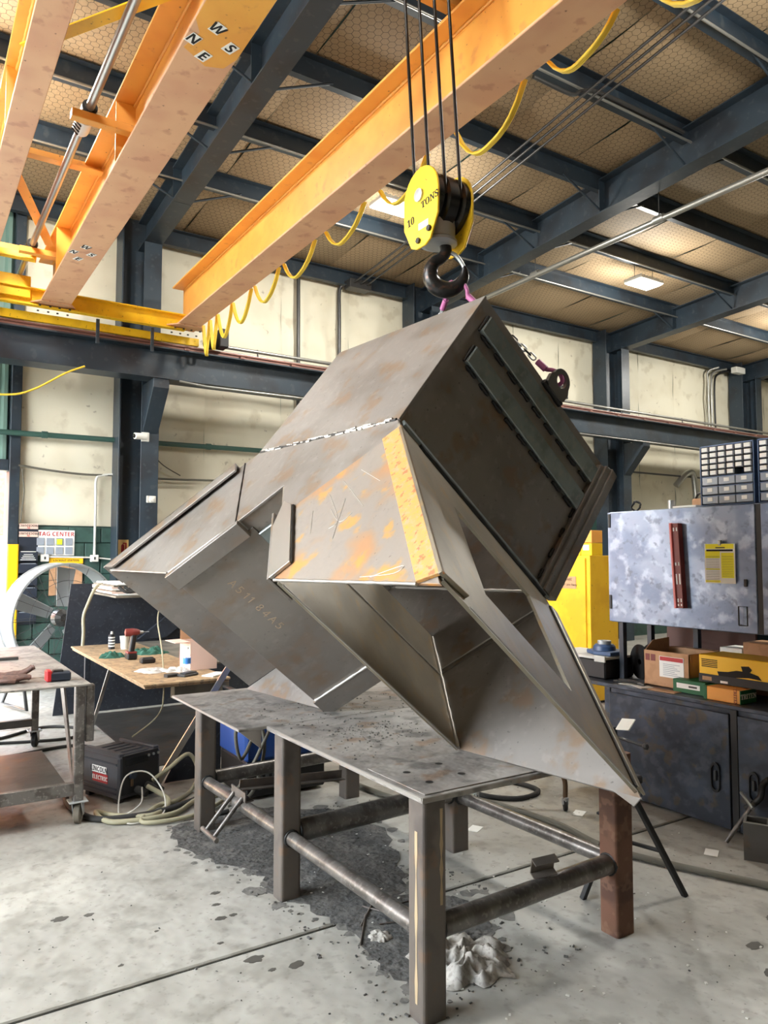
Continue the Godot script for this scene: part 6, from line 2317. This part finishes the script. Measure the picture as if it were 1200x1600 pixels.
func build_wall_things():
	var st := stool()
	var Z := -10.3
	# document rack
	var t := thing("document_rack", "navy document rack with white header cards beside the bay door", "rack", Vector3(1.33, 0.8, Z))
	span(st, Vector3(1.225, 0.8, -10.33), Vector3(1.45, 2.06, -10.31), 0.003)
	part(t, "back_board", st, M.navy)
	for k in 6:
		st = stool()
		span(st, Vector3(1.23, 0.84 + 0.15 * k, -10.31), Vector3(1.445, 0.96 + 0.15 * k, -10.24), 0.004)
		var tr := part(t, "tray", st, M.navy)
		st = stool()
		span(st, Vector3(1.25, 0.955 + 0.15 * k, -10.3), Vector3(1.42, 0.963 + 0.15 * k, -10.235), 0)
		part(tr, "paper_edge", st, M.drawer if k < 5 else M.paper)
	for k in 4:
		st = stool()
		span(st, Vector3(1.245 + 0.012 * k, 1.605 + 0.022 * k, -10.236), Vector3(1.42 - 0.012 * k, 1.612 + 0.022 * k, -10.228), 0)
		part(t, "paper_edge", st, M.paper)
	for q in [1.9, 2.0]:
		st = stool()
		span(st, Vector3(1.23, q - 0.005, -10.31), Vector3(1.445, q + 0.06, -10.3), 0)
		var hc := part(t, "header_card", st, M.card_pink)
		var bs := Basis(Vector3(-1, 0, 0), Vector3(0, -1, 0), Vector3(0, 0, 1))
		text(hc, "lettering", "PROCEDURES", 0.028, M.ink, Vector3(0, 0.042, 0.0055), bs, true)
		text(hc, "lettering", "IN", 0.022, M.red, Vector3(0, 0.014, 0.0055), bs, true)
	# tag board
	t = thing("tag_board", "white TAG CENTER board with clear pockets on the green block wall", "sign", Vector3(1.67, 1.66, Z))
	st = stool()
	span(st, Vector3(1.42, 1.66, -10.33), Vector3(1.884, 1.985, -10.315), 0.003)
	part(t, "board", st, M.paper)
	text(t, "lettering", "TAG CENTER", 0.054, M.red, Vector3(1.668, 1.935, -10.3145) - t.position, Basis.IDENTITY, true)
	for row in 2:
		for col in 4:
			var x := 1.435 + 0.112 * col
			var y := 1.675 + 0.115 * row
			st = stool()
			span(st, Vector3(x, y, -10.315), Vector3(x + 0.088, y + 0.095, -10.302), 0.003)
			var pk := part(t, "pocket", st, M.drawer)
			if row == 1 and col == 2:
				st = stool()
				span(st, Vector3(x + 0.01, y + 0.01, -10.302), Vector3(x + 0.075, y + 0.08, -10.3), 0)
				part(pk, "tag", st, plain(Color(0.75, 0.85, 0.15), 0.6))
	# lockout board
	t = thing("lockout_board", "yellow lockout board with hooks below the tag board", "sign", Vector3(1.79, 1.15, Z))
	st = stool()
	span(st, Vector3(1.59, 1.15, -10.33), Vector3(1.99, 1.63, -10.315), 0.003)
	part(t, "board", st, M.card)
	st = stool()
	span(st, Vector3(1.585, 1.56, -10.315), Vector3(1.995, 1.635, -10.308), 0.002)
	part(t, "header", st, M.tool_yellow)
	text(t, "lettering", "LOCKOUT STATION", 0.026, M.ink, Vector3(1.79, 1.598, -10.3075) - t.position, Basis.IDENTITY, true)
	# surface boxes and conduit on the block wall
	conduit("wall_conduit", "white conduit running along the block wall under the tag board", [Vector3(1.5, 1.645, -10.3), Vector3(2.12, 1.635, -10.3), Vector3(2.36, 1.61, -10.3)], 0.011, M.white_paint, false)
	conduit("wall_conduit", "white conduit dropping down the cream wall to the switch box", [Vector3(2.36, 2.74, -10.3), Vector3(2.2, 2.72, -10.3), Vector3(2.13, 2.66, -10.3), Vector3(2.13, 2.4, -10.3), Vector3(2.13, 1.66, -10.3)], 0.016, M.white_paint)
	for q in [[2.13, 1.625, "white switch box left of the column"], [1.53, 1.63, "white outlet box under the tag board"]]:
		var bxs := thing("switch_box", q[2], "switch box", Vector3(q[0], q[1] - 0.05, -10.3))
		st = stool()
		bbox(st, Vector3(q[0], q[1], -10.3), Vector3(0.1, 0.09, 0.06), 0.006)
		part(bxs, "box", st, M.white_paint)
		st = stool()
		bbox(st, Vector3(q[0], q[1], -10.268), Vector3(0.02, 0.035, 0.008), 0.002)
		part(bxs, "toggle", st, M.conduit_dark)
	# green process pipe
	var gp := thing("green_pipe", "green painted pipe running along the cream wall", "pipe", Vector3(4, 3.12, -10.25))
	st = stool()
	tube(st, [Vector3(-4.2, 3.14, -10.25), Vector3(9.5, 3.26, -10.25)], 0.035, 10)
	part(gp, "pipe", st, M.green_pipe)
	for x in [1.45, 3.6, 5.6]:
		st = stool()
		tube(st, [Vector3(x, 3.142 + 0.0088 * (x + 4.2), -10.25), Vector3(x + 0.07, 3.142 + 0.0088 * (x + 4.27), -10.25)], 0.045, 10)
		part(gp, "coupling", st, M.green_pipe)
	conduit("wall_cable", "dark cable bundle strung along the cream wall beside the bay door", [Vector3(1.2, 2.79, -10.3), Vector3(1.6, 2.745, -10.3), Vector3(2.0, 2.72, -10.3), Vector3(2.4, 2.73, -10.3), Vector3(3.1, 2.72, -10.3), Vector3(4.4, 2.76, -10.3)], 0.014, M.hose)
	conduit("loose_wire", "dark loose wire hanging beside the bay door jamb", [Vector3(1.24, 2.75, -10.3), Vector3(1.27, 2.5, -10.3), Vector3(1.26, 2.3, -10.3), Vector3(1.24, 2.08, -10.3)], 0.007, M.hose)
	conduit("loose_wire", "dark wire draped between column and cable right of the column", [Vector3(2.82, 3.05, -10.2), Vector3(3.0, 2.9, -10.25), Vector3(3.25, 2.78, -10.3)], 0.008, M.hose)
	conduit("drop_conduit", "dark conduit dropping down the cream wall left of the junction box", [Vector3(5.05, 5.98, -10.28), Vector3(5.06, 4.3, -10.28), Vector3(5.06, 3.2, -10.28)], 0.03, M.conduit_dark, false)
	conduit("drop_conduit", "dark conduit bending down from the eave junction box", [Vector3(6.0, 6.0, -10.2), Vector3(5.85, 6.0, -10.25), Vector3(5.78, 5.9, -10.28), Vector3(5.78, 5.4, -10.28), Vector3(5.78, 4.3, -10.28)], 0.03, M.conduit_dark)
	st = stool()
	bbox(st, Vector3(6.05, 6.0, -10.15), Vector3(0.4, 0.14, 0.2), 0.01)
	single("junction_box", st, M.conduit_dark, "dark junction box at the eave where the roof conduits end", "junction box")
	for k in 3:
		conduit("roof_conduit", ["left", "middle", "right"][k] + " of three thin conduits crossing the roof purlins", [Vector3(5.92 + 0.12 * k, 6.0, -10.1), Vector3(5.85 + 0.11 * k, 6.06, -8.6), Vector3(5.55 + 0.1 * k, 6.22, -5.0), Vector3(5.35 + 0.1 * k, 6.4, -2.0)], 0.014, M.conduit_dark, false)
	# big hung pipe under the rafter
	var hp := thing("hung_pipe", "grey pipe hung beside the rafter behind the hook block", "pipe", Vector3(7.55, 5.65, -5))
	st = stool()
	tube(st, [Vector3(7.55, 5.68, -10.1), Vector3(7.62, 5.78, 4.0)], 0.038, 10)
	part(hp, "pipe", st, M.conduit)
	for z in [-7.7, -5.6, -3.4]:
		st = stool()
		tube(st, [Vector3(7.57, 5.72, z), Vector3(7.57, roofy(z), z)], 0.006, 5)
		part(hp, "hanger_rod", st, M.conduit_dark)
		st = stool()
		tube(st, [Vector3(7.575, 5.72 , z - 0.07), Vector3(7.575, 5.72, z + 0.07)], 0.05, 10)
		part(hp, "coupling", st, M.conduit)
	conduit("rafter_conduit", "pale conduit clipped along the lower edge of the middle rafter", [Vector3(7.51, 5.86, -9.8), Vector3(7.51, 6.4, 1.0)], 0.02, M.conduit, false)
	conduit("purlin_conduit", "grey conduit with an offset bend along a roof purlin", [Vector3(4.9, 6.2, -4.98), Vector3(5.4, 6.2, -4.98), Vector3(5.55, 6.28, -4.98), Vector3(5.8, 6.36, -4.98), Vector3(6.4, 6.38, -4.98), Vector3(7.2, 6.38, -4.98)], 0.02, M.conduit_dark)
	# right bay conduits
	var rb := thing("conduit_cluster", "cluster of conduits dropping from a white junction box at the right", "pipe", Vector3(15.7, 4.6, -10.25))
	for k in 3:
		st = stool()
		tube(st, smooth_path([Vector3(15.5 + 0.12 * k, 4.6, -10.25), Vector3(15.5 + 0.12 * k, 5.6, -10.25), Vector3(15.5 + 0.2 * k, 5.9, -10.25), Vector3(15.7 + 0.3 * k, 6.0, -10.1)], 5), 0.025, 6)
		part(rb, "conduit", st, M.conduit if k != 2 else M.black)
	st = stool()
	bbox(st, Vector3(16.3, 5.98, -10.0), Vector3(0.35, 0.14, 0.15), 0.01)
	part(rb, "box", st, M.white_paint)
	conduit("bracket_pipe", "bent conduit above the runway right of the chute", [Vector3(9.9, 4.6, -10.31), Vector3(10.0, 4.85, -10.3), Vector3(10.9, 5.0, -10.3), Vector3(10.95, 4.75, -10.31)], 0.025, M.conduit_dark, false)
	conduit("wall_cable", "thin dark cable along the cream wall right of the chute", [Vector3(9.0, 3.42, -10.25), Vector3(11.6, 3.4, -10.2), Vector3(15.5, 3.42, -10.25)], 0.02, M.conduit_dark, false)
	conduit("bent_duct", "curved grey duct on the cream wall above the cupboard", [Vector3(14.3, 3.2, -10.3), Vector3(14.5, 3.45, -10.2), Vector3(14.75, 3.5, -10.2), Vector3(14.85, 3.2, -10.2), Vector3(14.9, 2.4, -10.2)], 0.07, M.conduit)
	# things on the left column
	var cm := thing("security_camera", "small white security camera on the left column", "camera", Vector3(2.58, 3.15, -9.8))
	st = stool()
	bbox(st, Vector3(2.62, 3.2, -9.79), Vector3(0.1, 0.12, 0.03), 0.006)
	part(cm, "base", st, M.paper)
	st = stool()
	lathe(st, [Vector2(0, 0), Vector2(0.042, 0), Vector2(0.042, 0.16), Vector2(0.03, 0.165), Vector2(0, 0.15)], Vector3(2.62, 3.2, -9.75), Vector3(-0.9, -0.05, 0.25), 16)
	var cb := part(cm, "body", st, M.paper)
	st = stool()
	lathe(st, [Vector2(0, 0), Vector2(0.03, 0), Vector2(0.028, 0.01), Vector2(0, 0.012)], Vector3(2.62, 3.2, -9.75) + Vector3(-0.9, -0.05, 0.25).normalized() * 0.16, Vector3(-0.9, -0.05, 0.25), 16)
	part(cb, "lens", st, M.black_gloss)
	var em := thing("strobe_light", "cream alarm strobe on the left column", "alarm", Vector3(2.7, 2.35, -9.79))
	st = stool()
	bbox(st, Vector3(2.71, 2.39, -9.785), Vector3(0.12, 0.09, 0.03), 0.01)
	part(em, "base", st, M.rag_white)
	st = stool()
	lathe(st, [Vector2(0, 0), Vector2(0.045, 0), Vector2(0.035, 0.04), Vector2(0, 0.05)], Vector3(2.72, 2.39, -9.77), Vector3(0, 0, 1), 14)
	part(em, "horn", st, M.rag_white)
	var fs := thing("fire_sign", "small orange fire extinguisher sign on the left column", "sign", Vector3(2.455, 1.69, -10.14))
	st = stool()
	span(st, Vector3(2.385, 1.66, -10.148), Vector3(2.525, 1.87, -10.143), 0.001)
	part(fs, "plate", st, plain(Color(0.95, 0.78, 0.5), 0.6))
	st = stool()
	slab(st, [Vector3(2.43, 1.7, -10.143), Vector3(2.47, 1.7, -10.143), Vector3(2.47, 1.79, -10.143), Vector3(2.46, 1.81, -10.143), Vector3(2.44, 1.81, -10.143), Vector3(2.43, 1.79, -10.143)], Vector3(0, 0, 0.002))
	slab(st, [Vector3(2.48, 1.74, -10.143), Vector3(2.5, 1.74, -10.143), Vector3(2.5, 1.83, -10.143), Vector3(2.45, 1.83, -10.143), Vector3(2.45, 1.815, -10.143), Vector3(2.48, 1.815, -10.143)], Vector3(0, 0, 0.002))
	part(fs, "symbol", st, M.red)
	# yellow door guard
	st = stool()
	extr(st, prof_rround(0.13, 0.06, 0.02), Vector3(1.16, 0, -10.26), Vector3(1.16, 1.8, -10.26), Vector3(0, 0, -1))
	single("door_guard", st, M.tool_yellow, "yellow guard post at the bay door jamb", "post")

# =================================================================== things on the floor
func build_floor_things():
	var st := stool()
	var r := RandomNumberGenerator.new()
	r.seed = 33
	# grinding dust lying under the table, ragged outline
	var edge := [Vector2(1.42, -4.62), Vector2(1.4, -4.3), Vector2(1.47, -3.95), Vector2(1.62, -3.75), Vector2(1.58, -3.5), Vector2(1.68, -3.2), Vector2(1.72, -2.9), Vector2(1.66, -2.6), Vector2(1.7, -2.35), Vector2(1.95, -2.42), Vector2(2.2, -2.6), Vector2(2.35, -2.72), Vector2(2.3, -2.95), Vector2(2.1, -3.1), Vector2(2.3, -3.4), Vector2(2.5, -3.9), Vector2(2.4, -4.4), Vector2(2.0, -4.7)]
	var pts := []
	for i in edge.size():
		var a: Vector2 = edge[i]
		var b: Vector2 = edge[(i + 1) % edge.size()]
		for k in 6:
			var q := a.lerp(b, k / 6.0) + (b - a).orthogonal().normalized() * r.randf_range(-0.03, 0.03)
			pts.append(Vector3(q.x, 0.0004, q.y))
	slab(st, pts, Vector3(0, 0.0022, 0))
	var so := single("grinding_dust", st, M.soot, "dark grinding dust caked on the floor under the table", "dust")
	so.set_meta("kind", "stuff")
	st = stool()
	for k in 170:
		var bp: Vector3 = pts[r.randi() % pts.size()]
		var bc := Vector3(bp.x + r.randfn(0.0, 0.06), 0.0003, bp.z + r.randfn(0.0, 0.06))
		var br := 0.01 + 0.05 * r.randf() * r.randf()
		var bl := []
		for j in 9:
			bl.append(bc + Vector3(cos(TAU * j / 9) * br * (0.6 + 0.7 * r.randf()), 0, sin(TAU * j / 9) * br * (0.6 + 0.7 * r.randf())))
		slab(st, bl, Vector3(0, 0.0014 + 0.0006 * r.randf(), 0))
	var sf := single("dust_fringe", st, M.dust_light, "thin grey dust patches fringing the dark dust under the table", "dust")
	sf.set_meta("kind", "stuff")
	st = stool()
	for k in 700:
		var x := 1.5 + 1.0 * r.randf()
		var z := -4.5 + 2.3 * r.randf()
		if k % 4 == 0:
			x = 0.4 + 3.4 * r.randf()
			z = -4.6 + 3.6 * r.randf()
		var s := 0.003 + (0.009 if k % 4 else 0.004) * r.randf() * r.randf()
		bbox(st, Vector3(x, s * 0.3 + 0.001, z), Vector3(s * (1 + 1.5 * r.randf()), s * 0.6, s), 0, Basis(Vector3.UP, r.randf() * TAU))
	var db := single("floor_debris", st, M.soot, "small dark slag chips scattered over the floor", "debris")
	db.set_meta("kind", "stuff")
	st = stool()
	for k in 200:
		var x := 1.7 + 2.3 * r.randf()
		var z := -4.2 + 3.0 * r.randf()
		var s := 0.003 + 0.006 * r.randf()
		bbox(st, Vector3(x, s * 0.3 + 0.001, z), Vector3(s * (1 + r.randf()), s * 0.5, s), 0, Basis(Vector3.UP, r.randf() * TAU))
	db = single("floor_debris", st, M.rag_white, "tiny pale chips scattered over the floor by the table", "debris")
	db.set_meta("kind", "stuff")
	for k in 7:
		st = stool()
		var c := Vector3(1.75 + 0.35 * r.randf(), 0.006, -2.75 - 0.35 * r.randf())
		var d := Vector3(cos(k * 1.1), 0, sin(k * 1.1)) * (0.06 + 0.08 * r.randf())
		tube(st, [c - d, c + d], 0.004, 5)
		single("steel_strip", st, M.leg_steel, "thin steel cut-off strip in the dust under the table", "steel strip", "cut-off strips under the table")
	rag("plastic_rag", Vector3(1.98, 0.003, -2.47), 0.2, 0.07, M.rag_dirty, "crumpled dirty white rag on the floor behind the near leg", 15)
	rag("paper_rag", Vector3(1.8, 0.003, -2.82), 0.05, 0.02, M.rag_dirty, "small white paper scrap on the dust near the left stretcher", 17)
	for q in [[3.72, -3.45, "white label lying on the floor by the bronze caster"], [3.85, -2.6, "white paper scrap on the floor before the bench door"], [2.98, -3.6, "small white card on the floor behind the table"]]:
		st = stool()
		bbox(st, Vector3(q[0], 0.002, q[1]), Vector3(0.1, 0.002, 0.07), 0, Basis(Vector3.UP, 0.5))
		single("floor_card", st, M.paper, q[2], "paper")
	# hoses
	conduit("floor_hose", "long grey hose winding across the floor behind the table", [Vector3(2.5, 0.02, -5.2), Vector3(2.75, 0.02, -4.9), Vector3(2.85, 0.02, -4.3), Vector3(3.0, 0.02, -4.05), Vector3(3.3, 0.02, -3.95), Vector3(3.42, 0.02, -3.4), Vector3(3.38, 0.02, -2.95), Vector3(3.5, 0.02, -2.55), Vector3(3.67, 0.02, -2.17), Vector3(3.9, 0.02, -1.6)], 0.018, M.hose)
	conduit("floor_hose", "coiled dark hose on the floor behind the bronze cart", [Vector3(3.0, 0.015, -4.5), Vector3(3.4, 0.015, -4.4), Vector3(3.75, 0.015, -4.2), Vector3(3.8, 0.015, -3.9), Vector3(3.55, 0.015, -3.85), Vector3(3.4, 0.015, -4.1), Vector3(3.6, 0.04, -4.35)], 0.018, M.rubber)
	# welding leads around the feeder
	var ln := 0
	for q in [[[Vector3(1.45, 0.1, -5.2), Vector3(1.55, 0.03, -5.05), Vector3(1.4, 0.02, -4.85), Vector3(1.2, 0.02, -4.95), Vector3(1.1, 0.02, -5.1), Vector3(1.15, 0.02, -4.85), Vector3(1.5, 0.02, -4.8), Vector3(1.75, 0.02, -5.0), Vector3(2.1, 0.02, -5.0)], 0.016, M.hose_tan, "thick pale lead looping in front of the wire feeder"], [[Vector3(1.5, 0.12, -5.25), Vector3(1.6, 0.2, -5.2), Vector3(1.75, 0.26, -5.25), Vector3(1.82, 0.12, -5.25), Vector3(1.75, 0.02, -5.2), Vector3(1.6, 0.02, -5.05), Vector3(1.45, 0.02, -5.0), Vector3(1.3, 0.02, -4.75), Vector3(1.6, 0.02, -4.7), Vector3(1.9, 0.02, -4.9)], 0.014, M.hose_tan, "pale lead arching up right of the wire feeder"], [[Vector3(1.42, 0.09, -5.22), Vector3(1.35, 0.05, -5.0), Vector3(1.22, 0.012, -5.0), Vector3(1.28, 0.2, -5.12), Vector3(1.42, 0.22, -5.1), Vector3(1.5, 0.1, -5.0), Vector3(1.45, 0.012, -4.85), Vector3(1.25, 0.012, -4.78), Vector3(1.2, 0.012, -4.9)], 0.005, M.rag_white, "thin white control cable tangled before the wire feeder"], [[Vector3(1.0, 0.02, -5.6), Vector3(0.98, 0.02, -5.3), Vector3(1.05, 0.02, -5.0), Vector3(1.2, 0.02, -4.9), Vector3(1.5, 0.02, -4.9), Vector3(1.9, 0.02, -5.1)], 0.02, M.rubber, "thick dark cable running past the rolling table caster"], [[Vector3(2.05, 0.45, -4.8), Vector3(1.95, 0.3, -4.78), Vector3(1.9, 0.5, -4.75), Vector3(2.0, 0.62, -4.75), Vector3(2.1, 0.4, -4.74), Vector3(2.0, 0.1, -4.7), Vector3(1.85, 0.02, -4.75)], 0.012, M.hose, "dark lead hanging before the blue power source"], [[Vector3(2.2, 0.6, -4.78), Vector3(2.12, 0.45, -4.74), Vector3(1.95, 0.2, -4.7), Vector3(1.8, 0.04, -4.72)], 0.012, M.hose, "straight lead slanting before the blue power source"], [[Vector3(1.75, 0.28, -4.7), Vector3(1.68, 0.12, -4.68), Vector3(1.7, 0.02, -4.66), Vector3(1.82, 0.02, -4.66)], 0.014, M.rubber, "black cable curving by the far left table leg"]]:
		st = stool()
		tube(st, smooth_path(q[0], 8), q[1], 8)
		single("welding_lead", st, q[2], q[3], "cable")
		ln += 1
	for q in [[[Vector3(0.2, 0.012, -8.0), Vector3(0.7, 0.012, -7.6), Vector3(1.2, 0.012, -7.9), Vector3(1.5, 0.012, -7.6), Vector3(1.3, 0.012, -7.3), Vector3(0.6, 0.012, -7.5)], "dark cord lying on the bright floor below the rolling table"], [[Vector3(0.0, 0.012, -7.0), Vector3(0.7, 0.012, -6.9), Vector3(1.3, 0.012, -7.0), Vector3(1.5, 0.012, -6.6), Vector3(1.35, 0.012, -6.3), Vector3(1.6, 0.012, -6.0)], "dark hose curling behind the rolling table caster"]]:
		st = stool()
		tube(st, smooth_path(q[0], 8), 0.014, 7)
		single("power_cable", st, M.rubber, q[1], "cable")
	# bronze tube cart
	var t := thing("tube_cart", "bronze bent tube cart leg on a caster behind the table", "cart", Vector3(3.6, 0, -3.6))
	for q in [Vector3(3.69, 0, -3.54), Vector3(3.28, 0, -3.95)]:
		st = stool()
		tube(st, smooth_path([q + Vector3(0, 0.075, 0), q + Vector3(0, 0.18, 0), q + Vector3(-0.02, 0.23, -0.02), q + Vector3(-0.08, 0.25, -0.06), q + Vector3(-0.3, 0.25, -0.3)], 4), 0.016, 8)
		part(t, "tube_leg", st, M.bronze)
		st = stool()
		lathe(st, [Vector2(0, -0.012), Vector2(0.034, -0.012), Vector2(0.034, 0.012), Vector2(0, 0.012)], q + Vector3(0, 0.034, 0), Vector3(0.8, 0, 0.6), 16)
		part(t, "wheel", st, M.rubber)
		st = stool()
		bbox(st, q + Vector3(0, 0.06, 0), Vector3(0.03, 0.05, 0.04), 0.004)
		part(t, "caster_fork", st, M.galv)
	# black folding stand
	t = thing("folding_stand", "black steel tripod stand beside the rusty table leg", "stand", Vector3(3.05, 0, -2.55))
	var apex := Vector3(2.97, 0.56, -2.45)
	for q in [Vector3(3.26, 0, -2.35), Vector3(3.15, 0, -2.83), Vector3(2.82, 0, -2.6)]:
		st = stool()
		extr(st, prof_rround(0.026, 0.026, 0.004), q, apex, Vector3(0, 0, 1))
		part(t, "leg", st, M.black)
	st = stool()
	tube(st, [Vector3(3.26, 0, -2.35).lerp(apex, 0.4), Vector3(3.15, 0, -2.83).lerp(apex, 0.4), Vector3(2.82, 0, -2.6).lerp(apex, 0.4)], 0.011, 8)
	part(t, "spreader", st, M.black)
	st = stool()
	bbox(st, apex + Vector3(0, 0.02, 0), Vector3(0.12, 0.04, 0.1), 0.006)
	part(t, "head", st, M.black)
	# pedestal with lever
	t = thing("lever_stand", "dark pedestal with a ball lever and tilted plate behind the chute tip", "stand", Vector3(3.88, 0, -3.3))
	st = stool()
	span(st, Vector3(3.84, 0.015, -3.34), Vector3(3.9, 0.56, -3.28), 0.004)
	part(t, "post", st, M.navy)
	st = stool()
	bbox(st, Vector3(3.87, 0.008, -3.31), Vector3(0.14, 0.016, 0.14), 0.004)
	part(t, "foot_plate", st, M.navy)
	st = stool()
	bbox(st, Vector3(3.88, 0.59, -3.2), Vector3(0.09, 0.008, 0.12), 0.003, Basis(Vector3(0, 0, 1), 0.75) * Basis(Vector3(1, 0, 0), -0.2))
	part(t, "tilted_plate", st, M.white_paint)
	st = stool()
	tube(st, [Vector3(3.88, 0.5, -3.3), Vector3(3.88, 0.485, -3.06)], 0.01, 8)
	part(t, "lever", st, M.conduit_dark)
	st = stool()
	lathe(st, [Vector2(0, -0.022), Vector2(0.015, -0.016), Vector2(0.022, 0), Vector2(0.015, 0.016), Vector2(0, 0.022)], Vector3(3.88, 0.484, -3.05), Vector3.UP, 14)
	part(t, "ball_knob", st, M.conduit_dark)
	# cut tube section and clamp on the floor at the right
	t = thing("tube_offcut", "dark square tube offcut with bright cut end on the floor", "offcut", Vector3(4.0, 0, -2.42))
	st = stool()
	var bs := Basis(Vector3.UP, 0.5)
	var inn := []
	var out := []
	for q in [[-1, -1], [1, -1], [1, 1], [-1, 1]]:
		inn.append(Vector3(4.0, 0.0, -2.42) + bs * Vector3(q[0] * 0.05, 0, q[1] * 0.05))
		out.append(Vector3(4.0, 0.0, -2.42) + bs * Vector3(q[0] * 0.065, 0, q[1] * 0.065))
	ring_plate(st, inn, out, Vector3(0, 0.2, 0))
	part(t, "tube", st, M.steel_dark)
	st = stool()
	for i in 4: inn[i].y = 0.2
	for i in 4: out[i].y = 0.2
	ring_plate(st, inn, out, Vector3(0, 0.004, 0))
	part(t, "cut_end", st, M.steel_edge)
	t = thing("bar_clamp", "dark screw clamp leaning against the bench door", "clamp", Vector3(4.1, 0, -2.55))
	st = stool()
	tube(st, [Vector3(4.02, 0.02, -2.62), Vector3(4.14, 0.24, -2.52)], 0.013, 8)
	part(t, "bar", st, M.pipe_steel)
	st = stool()
	tube(st, smooth_path([Vector3(4.12, 0.2, -2.56), Vector3(4.17, 0.27, -2.5), Vector3(4.17, 0.35, -2.48), Vector3(4.14, 0.4, -2.42)], 4), 0.018, 8)
	part(t, "frame", st, M.black)
	st = stool()
	tube(st, [Vector3(4.05, 0.24, -2.47), Vector3(4.18, 0.27, -2.62)], 0.01, 8)
	part(t, "screw_handle", st, M.conduit)
